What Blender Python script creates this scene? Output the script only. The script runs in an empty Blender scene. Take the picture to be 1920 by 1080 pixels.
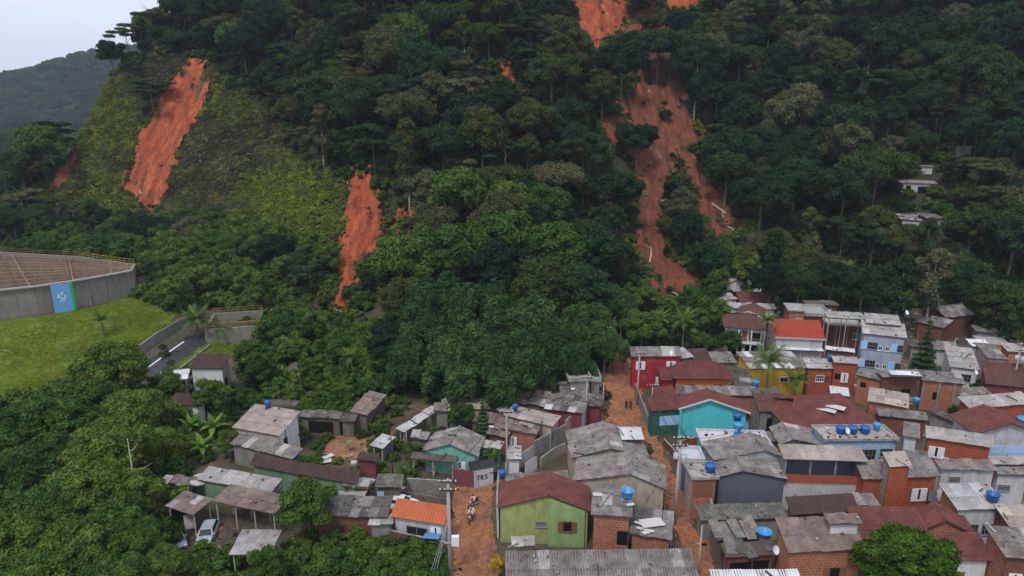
import bpy, bmesh, math, random
import numpy as np
from mathutils import Vector, Matrix

rnd = random.Random(7)
nrs = np.random.RandomState(11)
R = math.radians
SC = bpy.context.scene
COL = SC.collection

# ------------------------------------------------------------ camera, sky, sun, exposure
CAM_H = 46.0
PITCH = R(15.7)
FPX = 1280.0
cam_data = bpy.data.cameras.new('camera')
cam = bpy.data.objects.new('camera', cam_data)
COL.objects.link(cam)
cam.location = (0, 0, CAM_H)
cam.rotation_euler = (R(90) - PITCH, 0, 0)
cam_data.sensor_width = 36
cam_data.lens = 24
cam_data.clip_start = 0.5
cam_data.clip_end = 9000
SC.camera = cam

SUN_EL, SUN_AZ = R(58), R(205)
world = bpy.data.worlds.new('World')
SC.world = world
world.use_nodes = True
wt = world.node_tree
wt.nodes.clear()
w_out = wt.nodes.new('ShaderNodeOutputWorld')
w_bg = wt.nodes.new('ShaderNodeBackground')
w_sky = wt.nodes.new('ShaderNodeTexSky')
w_sky.sky_type = 'NISHITA'
w_sky.sun_disc = False
w_sky.sun_elevation = SUN_EL
w_sky.sun_rotation = SUN_AZ
w_tc = wt.nodes.new('ShaderNodeTexCoord')
w_map = wt.nodes.new('ShaderNodeMapping')
w_map.inputs['Scale'].default_value = (1.0, 1.0, 3.2)
w_noi = wt.nodes.new('ShaderNodeTexNoise')
w_noi.inputs['Scale'].default_value = 1.6
w_noi.inputs['Detail'].default_value = 5
w_noi.inputs['Roughness'].default_value = 0.55
w_ramp = wt.nodes.new('ShaderNodeValToRGB')
w_ramp.color_ramp.elements[0].position = 0.33
w_ramp.color_ramp.elements[0].color = (5.1, 5.55, 6.7, 1)
w_ramp.color_ramp.elements[1].position = 0.68
w_ramp.color_ramp.elements[1].color = (7.1, 7.4, 8.3, 1)
w_mix = wt.nodes.new('ShaderNodeMixRGB')
w_mix.inputs['Fac'].default_value = 0.9
wt.links.new(w_tc.outputs['Generated'], w_map.inputs['Vector'])
wt.links.new(w_map.outputs['Vector'], w_noi.inputs['Vector'])
wt.links.new(w_noi.outputs['Fac'], w_ramp.inputs['Fac'])
wt.links.new(w_sky.outputs['Color'], w_mix.inputs['Color1'])
wt.links.new(w_ramp.outputs['Color'], w_mix.inputs['Color2'])
wt.links.new(w_mix.outputs['Color'], w_bg.inputs['Color'])
w_bg.inputs['Strength'].default_value = 0.098
wt.links.new(w_bg.outputs['Background'], w_out.inputs['Surface'])

sun_data = bpy.data.lights.new('sun', 'SUN')
sun = bpy.data.objects.new('sun', sun_data)
COL.objects.link(sun)
sun_data.energy = 1.5
sun_data.angle = R(12)
sun_data.color = (1.0, 0.97, 0.92)
sun_dir = Vector((math.sin(SUN_AZ) * math.cos(SUN_EL), math.cos(SUN_AZ) * math.cos(SUN_EL), math.sin(SUN_EL)))
sun.rotation_euler = sun_dir.to_track_quat('Z', 'Y').to_euler()

SC.view_settings.view_transform = 'Standard'
SC.view_settings.look = 'None'
SC.view_settings.exposure = 0.55
SC.view_settings.gamma = 1.0
SC.view_settings.use_curve_mapping = False
SC.render.engine = 'CYCLES'
SC.cycles.max_bounces = 5
SC.cycles.diffuse_bounces = 2
SC.cycles.glossy_bounces = 2
SC.cycles.transmission_bounces = 2
SC.cycles.volume_bounces = 0
SC.cycles.caustics_reflective = False
SC.cycles.caustics_refractive = False

# ------------------------------------------------------------ terrain function (world metres)
_perm = np.random.RandomState(5).permutation(256)
_perm = np.concatenate([_perm, _perm])
_vals = np.random.RandomState(6).rand(256) * 2 - 1

def vnoise(x, y, seed=0):
    x = np.asarray(x, float) + seed * 17.31
    y = np.asarray(y, float) + seed * 5.77
    xi = np.floor(x).astype(int); yi = np.floor(y).astype(int)
    xf = x - xi; yf = y - yi
    u = xf * xf * (3 - 2 * xf); v = yf * yf * (3 - 2 * yf)
    def g(i, j):
        return _vals[_perm[(_perm[i & 255] + (j & 255)) & 511] & 255]
    return ((g(xi, yi) * (1 - u) + g(xi + 1, yi) * u) * (1 - v) +
            (g(xi, yi + 1) * (1 - u) + g(xi + 1, yi + 1) * u) * v)

def sstep(a, b, x):
    t = np.clip((np.asarray(x, float) - a) / (b - a), 0, 1)
    return t * t * (3 - 2 * t)

FX = [-400, -200, -110, -75, -50, -36, 0, 35, 60, 120, 200, 400]
FY = [200, 195, 192, 178, 152, 145, 141, 154, 156, 142, 130, 125]
SX = [-200, -90, -50, 0, 60, 200]
SL = [0.92, 0.90, 0.82, 0.76, 0.72, 0.68]

def ground(X, Y):
    X = np.asarray(X, float); Y = np.asarray(Y, float)
    yf = np.interp(X, FX, FY); sl = np.interp(X, SX, SL)
    d = (Y - yf) / 6.0
    base = sl * 6.0 * np.log1p(np.exp(np.clip(d, -30, 200)))
    base = np.where(d > 30, sl * (Y - yf), base)
    cap = 120 + 12 * vnoise(X / 60, Y / 60, 3)
    base = base * cap / np.power(base ** 4 + cap ** 4, 0.25)
    fl = 3.0 * np.clip(X + 157 + 6 * vnoise(Y / 25, X * 0, 9), 0, None)
    k = 5.0
    m = np.minimum(base, fl)
    base = m - k * np.log1p(np.exp(-np.abs(base - fl) / k)) * (m > 6)
    base = np.maximum(base, 0)
    hs = sstep(3, 22, base)
    lef = sstep(-70, -95, X)
    base = base + hs * (2.6 * vnoise(X / 22, Y / 22, 1) * (1 - 0.5 * lef) + 0.8 * vnoise(X / 7, Y / 7, 2) * (1 - 0.6 * lef))
    gx = np.interp(Y, [150, 170, 200, 260], [40, 41, 47, 40])
    base = base - 3.0 * np.exp(-((X - gx) / 9.0) ** 2) * hs
    mound = 3.0 * sstep(106, 128, Y) * sstep(-48, -66, X) * sstep(190, 165, Y) * sstep(-190, -150, X)
    pl = 0.12 * vnoise(X / 9, Y / 9, 4) * sstep(40, 60, np.abs(X) + 60)
    return np.maximum(base + mound + pl * (1 - hs), -1.0)

def gz(x, y):
    return float(ground(x, y))

# ------------------------------------------------------------ from a point of the photograph to a point of the place
CP, SP = math.cos(PITCH), math.sin(PITCH)

def ray(px, py):
    rx = (px - 960) / FPX; uy = -(py - 540) / FPX
    return Vector((rx, CP + uy * SP, -SP + uy * CP))

def at(px, py, z):
    d = ray(px, py)
    t = (z - CAM_H) / d.z
    return Vector((d.x * t, d.y * t, z))

def cast(px, py, h=0.0, tmax=600):
    d = ray(px, py)
    t0 = 40.0; t = t0
    while t < tmax:
        p = d * t
        if CAM_H + p.z <= gz(p.x, p.y) + h:
            lo, hi = t0, t
            for _ in range(12):
                m = (lo + hi) / 2; q = d * m
                if CAM_H + q.z <= gz(q.x, q.y) + h: hi = m
                else: lo = m
            q = d * hi
            return Vector((q.x, q.y, CAM_H + q.z))
        t0 = t; t += 1.5
    p = d * tmax
    return Vector((p.x, p.y, gz(p.x, p.y) + h))

def place_h(px, py, h):
    """point at height h above the ground under it; falls back to a march where the ground is steep"""
    q = cast(px, py, h)
    return q

def project(x, y, z):
    dz = z - CAM_H
    zc = y * CP - dz * SP
    yc = y * SP + dz * CP
    return 960 + FPX * x / zc, 540 - FPX * yc / zc, zc

def in_poly(x, y, poly):
    if isinstance(x, (float, int)) and isinstance(y, (float, int)):
        c = False; n = len(poly)
        for i in range(n):
            x1, y1 = poly[i][:2]; x2, y2 = poly[(i + 1) % n][:2]
            if (y1 > y) != (y2 > y) and x < (x2 - x1) * (y - y1) / (y2 - y1) + x1: c = not c
        return c
    x = np.asarray(x, float); y = np.asarray(y, float)
    c = np.zeros(np.broadcast(x, y).shape, bool)
    n = len(poly)
    for i in range(n):
        x1, y1 = poly[i][:2]; x2, y2 = poly[(i + 1) % n][:2]
        if y1 == y2: continue
        cond = ((y1 > y) != (y2 > y)) & (x < (x2 - x1) * (y - y1) / (y2 - y1) + x1)
        c ^= cond
    return c

# ------------------------------------------------------------ object helpers
def tag(o, label=None, cat=None, group=None, kind=None):
    if label: o['label'] = label
    if cat: o['category'] = cat
    if group: o['group'] = group
    if kind: o['kind'] = kind
    return o

def empty(name, loc, rz=0.0, label=None, cat=None, group=None):
    o = bpy.data.objects.new(name, None)
    COL.objects.link(o)
    o.location = loc
    o.rotation_euler = (0, 0, rz)
    o.empty_display_size = 0.5
    return tag(o, label, cat, group)

def link(name, me, parent=None, loc=None, rot=None, scl=None):
    o = bpy.data.objects.new(name, me)
    COL.objects.link(o)
    if parent is not None: o.parent = parent
    if loc is not None: o.location = loc
    if rot is not None: o.rotation_euler = rot
    if scl is not None: o.scale = scl
    return o

class MB:
    """collects shapes into one mesh"""
    def __init__(s):
        s.v = []; s.f = []; s.uv = {}; s.mi = []; s.cur = 0
    def quad(s, a, b, c, d, uv=None):
        i = len(s.v); s.v += [tuple(a), tuple(b), tuple(c), tuple(d)]
        if uv: s.uv[len(s.f)] = uv
        s.f.append((i, i + 1, i + 2, i + 3)); s.mi.append(s.cur)
    def poly(s, pts, uv=None):
        i = len(s.v); s.v += [tuple(p) for p in pts]
        if uv: s.uv[len(s.f)] = uv
        s.f.append(tuple(range(i, i + len(pts)))); s.mi.append(s.cur)
    def box(s, x0, x1, y0, y1, z0, z1, M=None):
        P = [Vector(p) for p in ((x0, y0, z0), (x1, y0, z0), (x1, y1, z0), (x0, y1, z0), (x0, y0, z1), (x1, y0, z1), (x1, y1, z1), (x0, y1, z1))]
        if M is not None: P = [M @ p for p in P]
        i = len(s.v); s.v += [tuple(p) for p in P]
        for f in ((0, 3, 2, 1), (4, 5, 6, 7), (0, 1, 5, 4), (1, 2, 6, 5), (2, 3, 7, 6), (3, 0, 4, 7)):
            s.f.append(tuple(i + k for k in f)); s.mi.append(s.cur)
    def tube(s, pts, rad, n=6, cap=True):
        pts = [Vector(p) for p in pts]
        if not hasattr(rad, '__len__'): rad = [rad] * len(pts)
        base = len(s.v)
        for k, p in enumerate(pts):
            if k == 0: d = pts[1] - p
            elif k == len(pts) - 1: d = p - pts[k - 1]
            else: d = pts[k + 1] - pts[k - 1]
            if d.length < 1e-6: d = Vector((0, 0, 1))
            d.normalize()
            a = d.orthogonal().normalized() if abs(d.z) < .95 else Vector((1, 0, 0))
            a = (a - d * a.dot(d)).normalized()
            b = d.cross(a)
            for j in range(n):
                t = 2 * math.pi * j / n
                s.v.append(tuple(p + (a * math.cos(t) + b * math.sin(t)) * rad[k]))
        for k in range(len(pts) - 1):
            for j in range(n):
                j2 = (j + 1) % n
                s.f.append((base + k * n + j, base + k * n + j2, base + (k + 1) * n + j2, base + (k + 1) * n + j)); s.mi.append(s.cur)
        if cap:
            s.f.append(tuple(base + j for j in reversed(range(n)))); s.mi.append(s.cur)
            e = base + (len(pts) - 1) * n
            s.f.append(tuple(e + j for j in range(n))); s.mi.append(s.cur)
    def lathe(s, prof, n=16, c=(0, 0, 0), cap=True):
        base = len(s.v)
        for r, z in prof:
            for j in range(n):
                t = 2 * math.pi * j / n
                s.v.append((c[0] + r * math.cos(t), c[1] + r * math.sin(t), c[2] + z))
        for k in range(len(prof) - 1):
            for j in range(n):
                j2 = (j + 1) % n
                s.f.append((base + k * n + j, base + k * n + j2, base + (k + 1) * n + j2, base + (k + 1) * n + j)); s.mi.append(s.cur)
        if cap:
            s.f.append(tuple(base + j for j in reversed(range(n)))); s.mi.append(s.cur)
            e = base + (len(prof) - 1) * n
            s.f.append(tuple(e + j for j in range(n))); s.mi.append(s.cur)
    def mesh(s, name, mats, smooth=False):
        me = bpy.data.meshes.new(name)
        me.from_pydata(s.v, [], s.f)
        if not isinstance(mats, (list, tuple)): mats = [mats]
        for m in mats: me.materials.append(m)
        if len(mats) > 1: me.polygons.foreach_set('material_index', s.mi)
        if s.uv:
            ul = me.uv_layers.new(name='uv')
            for fi, uv in s.uv.items():
                ls = me.polygons[fi].loop_start
                for k, c in enumerate(uv): ul.data[ls + k].uv = c
        if smooth: me.polygons.foreach_set('use_smooth', [True] * len(s.f))
        me.update()
        return me
    def build(s, name, mats, parent=None, smooth=False, **kw):
        return link(name, s.mesh(name, mats, smooth), parent, **kw)

def np_mesh(name, V, F, mat, smooth=False):
    me = bpy.data.meshes.new(name)
    V = np.asarray(V, np.float32); F = np.asarray(F, np.int32)
    me.vertices.add(len(V)); me.vertices.foreach_set('co', V.ravel())
    k = F.shape[1]
    me.loops.add(F.size); me.loops.foreach_set('vertex_index', F.ravel())
    me.polygons.add(len(F))
    me.polygons.foreach_set('loop_start', np.arange(0, F.size, k, dtype=np.int32))
    me.polygons.foreach_set('loop_total', np.full(len(F), k, np.int32))
    me.update(calc_edges=True)
    me.validate()
    if smooth: me.polygons.foreach_set('use_smooth', np.ones(len(F), bool))
    me.materials.append(mat)
    return me

# ------------------------------------------------------------ materials
class NT:
    def __init__(s, name, rough=0.85, spec=0.3):
        s.m = bpy.data.materials.new(name); s.m.use_nodes = True
        s.t = s.m.node_tree; s.b = s.t.nodes['Principled BSDF']
        s.b.inputs['Roughness'].default_value = rough
        s.b.inputs['Specular IOR Level'].default_value = spec
    def n(s, typ, **kw):
        nd = s.t.nodes.new(typ)
        for k, v in kw.items(): setattr(nd, k, v)
        return nd
    def l(s, a, b): s.t.links.new(a, b)
    def obj(s):
        return s.n('ShaderNodeTexCoord').outputs['Object']
    def uv(s):
        return s.n('ShaderNodeTexCoord').outputs['UV']
    def geo(s):
        return s.n('ShaderNodeNewGeometry').outputs['Position']
    def mapv(s, vec, scale=(1, 1, 1)):
        mp = s.n('ShaderNodeMapping'); mp.inputs['Scale'].default_value = scale
        s.l(vec, mp.inputs['Vector']); return mp.outputs['Vector']
    def noise(s, vec, sc, det=4, ro=0.6, dist=0):
        nd = s.n('ShaderNodeTexNoise')
        nd.inputs['Scale'].default_value = sc; nd.inputs['Detail'].default_value = det
        nd.inputs['Roughness'].default_value = ro; nd.inputs['Distortion'].default_value = dist
        if vec is not None: s.l(vec, nd.inputs['Vector'])
        return nd.outputs['Fac']
    def ramp(s, fac, stops):
        nd = s.n('ShaderNodeValToRGB'); e = nd.color_ramp.elements
        while len(e) < len(stops): e.new(0.5)
        for i, (p, c) in enumerate(stops):
            e[i].position = p
            e[i].color = (c[0], c[1], c[2], 1) if hasattr(c, '__len__') else (c, c, c, 1)
        s.l(fac, nd.inputs['Fac']); return nd.outputs['Color']
    def mix(s, fac, a, b, typ='MIX'):
        nd = s.n('ShaderNodeMixRGB', blend_type=typ)
        for i, v in (('Fac', fac), ('Color1', a), ('Color2', b)):
            if hasattr(v, 'links'): s.l(v, nd.inputs[i])
            elif i == 'Fac': nd.inputs[i].default_value = v
            else: nd.inputs[i].default_value = (v[0], v[1], v[2], 1)
        return nd.outputs['Color']
    def math(s, op, a, b=0.0):
        nd = s.n('ShaderNodeMath', operation=op)
        for i, v in ((0, a), (1, b)):
            if hasattr(v, 'links'): s.l(v, nd.inputs[i])
            else: nd.inputs[i].default_value = v
        return nd.outputs[0]
    def rand(s): return s.n('ShaderNodeObjectInfo').outputs['Random']
    def bump(s, h, st=0.3, d=0.05):
        nd = s.n('ShaderNodeBump'); nd.inputs['Strength'].default_value = st; nd.inputs['Distance'].default_value = d
        s.l(h, nd.inputs['Height']); s.l(nd.outputs['Normal'], s.b.inputs['Normal'])
    def col(s, c):
        if hasattr(c, 'links'): s.l(c, s.b.inputs['Base Color'])
        else: s.b.inputs['Base Color'].default_value = (c[0], c[1], c[2], 1)
        return s.m

_mc = {}
def plain(name, c, rough=0.6, spec=0.4, metal=0.0):
    if name in _mc: return _mc[name]
    t = NT(name, rough, spec); t.b.inputs['Metallic'].default_value = metal
    v = t.noise(t.obj(), 6.0, 3)
    m = t.col(t.mix(0.35, c, t.mix(v, [k * .6 for k in c], [min(1, k * 1.25) for k in c])))
    _mc[name] = m
    return m

def scl(c, k): return tuple(x * k for x in c)

def mat_sheet(name, c, stain=0.5, moss=0.0, rough=0.85):
    """corrugated fibre cement: each sheet a little different, lichen and black mould"""
    t = NT(name, rough, 0.25)
    p = t.geo(); r = t.rand()
    base = t.ramp(r, [(0.0, scl(c, 0.80)), (0.35, scl(c, 0.95)), (0.7, scl(c, 1.04)), (0.95, scl(c, 1.10)), (1.0, scl(c, 1.45))])
    n1 = t.ramp(t.noise(p, 0.9, 6, 0.65), [(0.38, 0.0), (0.66, 1.0)])
    n2 = t.ramp(t.noise(p, 5.0, 5, 0.8), [(0.44, 0.0), (0.62, 1.0)])
    col = t.mix(t.math('MULTIPLY', n1, stain), base, scl((c[0] * 0.36, c[1] * 0.32, c[2] * 0.30), 1))
    col = t.mix(t.math('MULTIPLY', n2, 0.75 * stain), col, scl((0.06, 0.052, 0.05), 1))
    n3 = t.ramp(t.noise(p, 14.0, 3, 0.6), [(0.62, 0.0), (0.72, 1.0)])
    col = t.mix(t.math('MULTIPLY', n3, 0.35), col, scl(c, 1.5))
    if moss: 
        n4 = t.ramp(t.noise(p, 2.3, 5, 0.7), [(0.48, 0.0), (0.62, 1.0)])
        col = t.mix(t.math('MULTIPLY', n4, moss), col, (0.05, 0.065, 0.025))
    return t.col(col)

def mat_tile(name, c, dirt=0.55):
    t = NT(name, 0.85, 0.25)
    p = t.geo()
    n1 = t.ramp(t.noise(p, 0.8, 6, 0.65), [(0.36, 0.0), (0.68, 1.0)])
    n2 = t.noise(p, 5.0, 4, 0.75)
    col = t.mix(n2, scl(c, 0.62), scl(c, 1.38))
    col = t.mix(t.math('MULTIPLY', n1, dirt), col, (c[0] * 0.32, c[1] * 0.42, c[2] * 0.5))
    n3 = t.ramp(t.noise(p, 11.0, 2, 0.6), [(0.66, 0.0), (0.74, 1.0)])
    col = t.mix(t.math('MULTIPLY', n3, 0.3), col, (0.34, 0.25, 0.2))
    t.bump(n2, 0.4, 0.03)
    return t.col(col)

def mat_plaster(name, c, dirt=0.5, rough=0.85, mould=(0.07, 0.065, 0.055)):
    t = NT(name, rough, 0.25)
    p = t.geo()
    n1 = t.ramp(t.noise(t.mapv(p, (1, 1, 0.35)), 1.3, 6, 0.7), [(0.42, 0.0), (0.72, 1.0)])
    n2 = t.noise(p, 9.0, 4, 0.7)
    z = t.n('ShaderNodeSeparateXYZ'); t.l(t.obj(), z.inputs[0])
    low = t.ramp(t.math('ADD', z.outputs['Z'], t.math('MULTIPLY', n2, 0.8)), [(0.15, 1.0), (0.9, 0.0)])
    col = t.mix(n2, scl(c, 0.82), [min(.95, x * 1.12) for x in c])
    col = t.mix(t.math('MULTIPLY', n1, dirt), col, (c[0] * .35 + mould[0] * .5, c[1] * .35 + mould[1] * .5, c[2] * .35 + mould[2] * .5))
    col = t.mix(t.math('MULTIPLY', low, 0.45), col, (0.20, 0.12, 0.075))
    st = t.ramp(t.noise(t.mapv(p, (1.0, 1.0, 0.16)), 1.6, 5, 0.75), [(0.50, 0.0), (0.72, 1.0)])
    col = t.mix(t.math('MULTIPLY', st, dirt * .7), col, (c[0] * .30 + .02, c[1] * .30 + .018, c[2] * .30 + .015))
    pt = t.ramp(t.noise(p, 0.7, 3, 0.5), [(0.60, 0.0), (0.63, 1.0)])
    col = t.mix(t.math('MULTIPLY', pt, dirt * .6), col, [min(.8, c[0] * .75 + .10), min(.8, c[1] * .75 + .095), min(.8, c[2] * .75 + .09)])
    t.bump(n2, 0.3, 0.02)
    return t.col(col)

def mat_brick(name, c1, c2, mortar=(0.40, 0.31, 0.25), dirt=0.6):
    t = NT(name, 0.9, 0.2)
    b = t.n('ShaderNodeTexBrick')
    t.l(t.uv(), b.inputs['Vector'])
    b.inputs['Scale'].default_value = 1.0
    b.inputs['Brick Width'].default_value = 0.46
    b.inputs['Row Height'].default_value = 0.29
    b.inputs['Mortar Size'].default_value = 0.032
    b.inputs['Mortar Smooth'].default_value = 0.3
    b.inputs['Bias'].default_value = 0.0
    b.inputs['Color1'].default_value = (*c1, 1)
    b.inputs['Color2'].default_value = (*c2, 1)
    b.inputs['Mortar'].default_value = (*mortar, 1)
    p = t.geo()
    n1 = t.ramp(t.noise(p, 1.1, 6, 0.7), [(0.40, 0.0), (0.72, 1.0)])
    n2 = t.noise(p, 7.0, 4, 0.7)
    col = t.mix(0.6, b.outputs['Color'], t.mix(n2, (0.55, 0.55, 0.55), (1.3, 1.3, 1.3)), 'MULTIPLY')
    col = t.mix(t.math('MULTIPLY', n1, dirt), col, (c1[0] * .38, c1[1] * .5, c1[2] * .6))
    n3 = t.ramp(t.noise(p, 2.6, 5, 0.7), [(0.60, 0.0), (0.68, 1.0)])
    col = t.mix(t.math('MULTIPLY', n3, 0.45), col, (0.30, 0.24, 0.20))
    t.bump(t.math('SUBTRACT', 1.0, b.outputs['Fac']), 0.8, 0.04)
    return t.col(col)

def mat_mud(name, c1, c2, c3, wet=0.4, streak=None, sc=1.0):
    t = NT(name, 0.75, 0.35)
    p = t.geo()
    v = t.mapv(p, streak) if streak else p
    n1 = t.noise(v, 0.16 * sc, 6, 0.62, 0.4)
    n2 = t.noise(v, 1.1 * sc, 6, 0.7, 0.3)
    n3 = t.noise(p, 5.0 * sc, 4, 0.7)
    col = t.ramp(n1, [(0.30, c1), (0.52, c2), (0.72, c3)])
    col = t.mix(0.75, col, t.ramp(n2, [(0.30, 0.28), (0.48, 0.9), (0.70, 1.6)]), 'MULTIPLY')
    col = t.mix(0.45, col, t.ramp(n3, [(0.3, 0.5), (0.7, 1.45)]), 'MULTIPLY')
    rr = t.ramp(n1, [(0.35, 0.9 - wet), (0.6, 0.88)])
    t.l(rr, t.b.inputs['Roughness'])
    t.bump(t.math('ADD', n2, t.math('MULTIPLY', n3, 0.5)), 1.0, 0.4)
    return t.col(col)

def mat_leaf(name, stops, rough=0.8, spec=0.12, clump=0.5, csc=0.6, trans=0.25):
    """foliage: hue picked per tree, light and dark leaf to leaf"""
    t = NT(name, rough, spec)
    r = t.rand()
    stops = [(a, (c[0] * 1.44, c[1] * 1.42, c[2] * 1.0)) for a, c in stops]
    base = t.ramp(r, stops)
    p = t.geo()
    n1 = t.noise(p, csc, 3, 0.6)
    n2 = t.noise(p, 4.5, 2, 0.65)
    col = t.mix(clump, base, t.ramp(n1, [(0.30, 0.30), (0.5, 0.8), (0.70, 1.75)]), 'MULTIPLY')
    col = t.mix(0.5, col, t.ramp(n2, [(0.32, 0.35), (0.5, 0.95), (0.70, 1.9)]), 'MULTIPLY')
    m = t.col(col)
    if trans:
        tr = t.n('ShaderNodeBsdfTranslucent'); mx = t.n('ShaderNodeMixShader')
        mx.inputs[0].default_value = trans
        t.l(t.mix(1.0, col, (1.0, 1.15, 0.6), 'MULTIPLY'), tr.inputs['Color'])
        out = t.t.nodes['Material Output']
        t.l(t.b.outputs[0], mx.inputs[1]); t.l(tr.outputs[0], mx.inputs[2]); t.l(mx.outputs[0], out.inputs['Surface'])
    return m

M = {}
M['forest_floor'] = mat_mud('forest_floor_soil', (0.022, 0.028, 0.012), (0.035, 0.042, 0.018), (0.06, 0.05, 0.025), 0.1)
M['yard'] = mat_mud('yard_soil', (0.09, 0.07, 0.05), (0.13, 0.10, 0.075), (0.18, 0.13, 0.09), 0.25, sc=2)
M['slide'] = mat_mud('landslide_red_earth', (0.17, 0.040, 0.020), (0.38, 0.080, 0.027), (0.50, 0.155, 0.050), 0.2, streak=(1.5, .55, .7), sc=1.6)
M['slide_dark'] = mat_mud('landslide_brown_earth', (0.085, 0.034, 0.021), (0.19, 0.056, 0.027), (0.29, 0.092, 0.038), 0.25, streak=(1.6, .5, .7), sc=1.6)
M['street'] = mat_mud('street_mud', (0.25, 0.125, 0.08), (0.40, 0.165, 0.08), (0.50, 0.19, 0.07), 0.45, sc=1.8)
M['bark'] = plain('bark_grey', (0.16, 0.13, 0.10), 0.9, 0.1)
M['bark_pale'] = plain('bark_pale', (0.42, 0.38, 0.33), 0.85, 0.1)
M['bark_dark'] = plain('bark_dark', (0.06, 0.048, 0.035), 0.9, 0.1)
M['wood_dead'] = plain('dead_wood', (0.50, 0.40, 0.32), 0.85, 0.1)
G_FOREST = [(0.0, (0.009, 0.020, 0.013)), (0.22, (0.014, 0.031, 0.015)), (0.45, (0.020, 0.044, 0.022)),
            (0.65, (0.032, 0.052, 0.016)), (0.8, (0.046, 0.060, 0.020)), (0.92, (0.060, 0.068, 0.040)), (1.0, (0.085, 0.085, 0.062))]
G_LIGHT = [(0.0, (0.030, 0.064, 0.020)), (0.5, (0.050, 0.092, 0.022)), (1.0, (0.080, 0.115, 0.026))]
M['leaf_forest'] = mat_leaf('forest_leaves', G_FOREST)
M['leaf_light'] = mat_leaf('bright_leaves', G_LIGHT)
M['leaf_bamboo'] = mat_leaf('bamboo_leaves', [(0.0, (0.024, 0.050, 0.026)), (0.5, (0.034, 0.070, 0.032)), (1.0, (0.048, 0.088, 0.036))], clump=0.65, csc=0.45)
M['leaf_near'] = mat_leaf('near_leaves', [(0.0, (0.022, 0.048, 0.015)), (0.5, (0.044, 0.086, 0.022)), (1.0, (0.080, 0.120, 0.028))], clump=0.7, csc=0.8)
M['leaf_round'] = mat_leaf('round_tree_leaves', [(0.0, (0.036, 0.078, 0.012)), (1.0, (0.042, 0.088, 0.013))], clump=0.9, csc=0.8)
M['leaf_slope'] = mat_leaf('slope_scrub', [(0.0, (0.050, 0.046, 0.034)), (0.3, (0.080, 0.070, 0.056)), (0.55, (0.060, 0.070, 0.034)), (0.8, (0.085, 0.098, 0.035)), (1.0, (0.15, 0.135, 0.09))], clump=0.85, csc=0.12)
M['leaf_slope_green'] = mat_leaf('slope_bright_scrub', [(0.0, (0.060, 0.095, 0.018)), (0.5, (0.10, 0.145, 0.022)), (1.0, (0.17, 0.19, 0.03))], clump=0.5, csc=0.3)
M['leaf_palm'] = mat_leaf('palm_fronds', [(0.0, (0.05, 0.085, 0.025)), (0.5, (0.07, 0.11, 0.03)), (1.0, (0.10, 0.13, 0.045))], clump=0.3)
M['leaf_banana'] = mat_leaf('banana_leaves', [(0.0, (0.06, 0.13, 0.03)), (1.0, (0.12, 0.19, 0.04))], clump=0.3)
M['leaf_yellow'] = mat_leaf('yellow_leaves', [(0.0, (0.28, 0.20, 0.03)), (1.0, (0.34, 0.22, 0.04))], clump=0.9, csc=1.5)
M['grass'] = mat_leaf('lawn_grass', [(0.0, (0.10, 0.16, 0.016)), (0.5, (0.15, 0.21, 0.018)), (1.0, (0.21, 0.25, 0.026))], clump=0.45, csc=0.15, trans=0.1)
# ------------------------------------------------------------ ground: one sheet out to the horizon
def axis(lo, hi, fine, out, k):
    a = list(np.arange(lo, hi + fine * .5, fine)); s = fine
    r = []; x = hi
    while x < out: s *= k; x += s; r.append(x)
    s = fine; l = []; x = lo
    while x > -out: s *= k; x -= s; l.append(x)
    return np.array(l[::-1] + a + r)

def grid_obj(name, xs, ys, fz, mat, keep=None):
    X, Y = np.meshgrid(xs, ys)
    Z = fz(X, Y)
    V = np.stack([X.ravel(), Y.ravel(), Z.ravel()], 1)
    nx, ny = len(xs), len(ys)
    i = np.arange(nx * ny).reshape(ny, nx)
    F = np.stack([i[:-1, :-1].ravel(), i[:-1, 1:].ravel(), i[1:, 1:].ravel(), i[1:, :-1].ravel()], 1)
    if keep is not None:
        cx = (X[:-1, :-1] + X[1:, 1:]).ravel() / 2; cy = (Y[:-1, :-1] + Y[1:, 1:]).ravel() / 2
        F = F[keep(cx, cy)]
        used = np.unique(F); mp = np.full(len(V), -1); mp[used] = np.arange(len(used))
        V = V[used]; F = mp[F]
    return link(name, np_mesh(name, V, F, mat, True))

t = NT('ground_soil_and_litter', 0.9, 0.2)
_p = t.geo()
_sep = t.n('ShaderNodeSeparateXYZ'); t.l(_p, _sep.inputs[0])
_n1 = t.noise(_p, 0.11, 6, 0.65); _n2 = t.noise(_p, 1.6, 5, 0.7)
_yard_shaded = t.ramp(_n1, [(0.35, (0.05, 0.055, 0.025)), (0.5, (0.085, 0.07, 0.05)), (0.68, (0.13, 0.09, 0.06))])  # village soil, its colour darkened for the shade in gaps between houses
_wood = t.ramp(_n1, [(0.35, (0.022, 0.03, 0.012)), (0.65, (0.05, 0.045, 0.024))])
_f = t.math('MULTIPLY', t.ramp(t.math('DIVIDE', _sep.outputs['Y'], 200), [(0.66, 1.0), (0.74, 0.0)]), 1.0)
_c = t.mix(_f, _wood, _yard_shaded)
_c = t.mix(0.6, _c, t.ramp(_n2, [(0.3, 0.5), (0.7, 1.4)]), 'MULTIPLY')
t.bump(_n2, 0.6, 0.15)
M['ground'] = t.col(_c)
g = grid_obj('ground', axis(-190, 230, 1.2, 5000, 1.22), axis(40, 330, 1.2, 6000, 1.22), ground, M['ground'])
tag(g, kind='structure')

def world_poly(pts, h=0.0):
    return [(lambda q: (q.x, q.y))(cast(p[0], p[1], h)) for p in pts]

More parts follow.
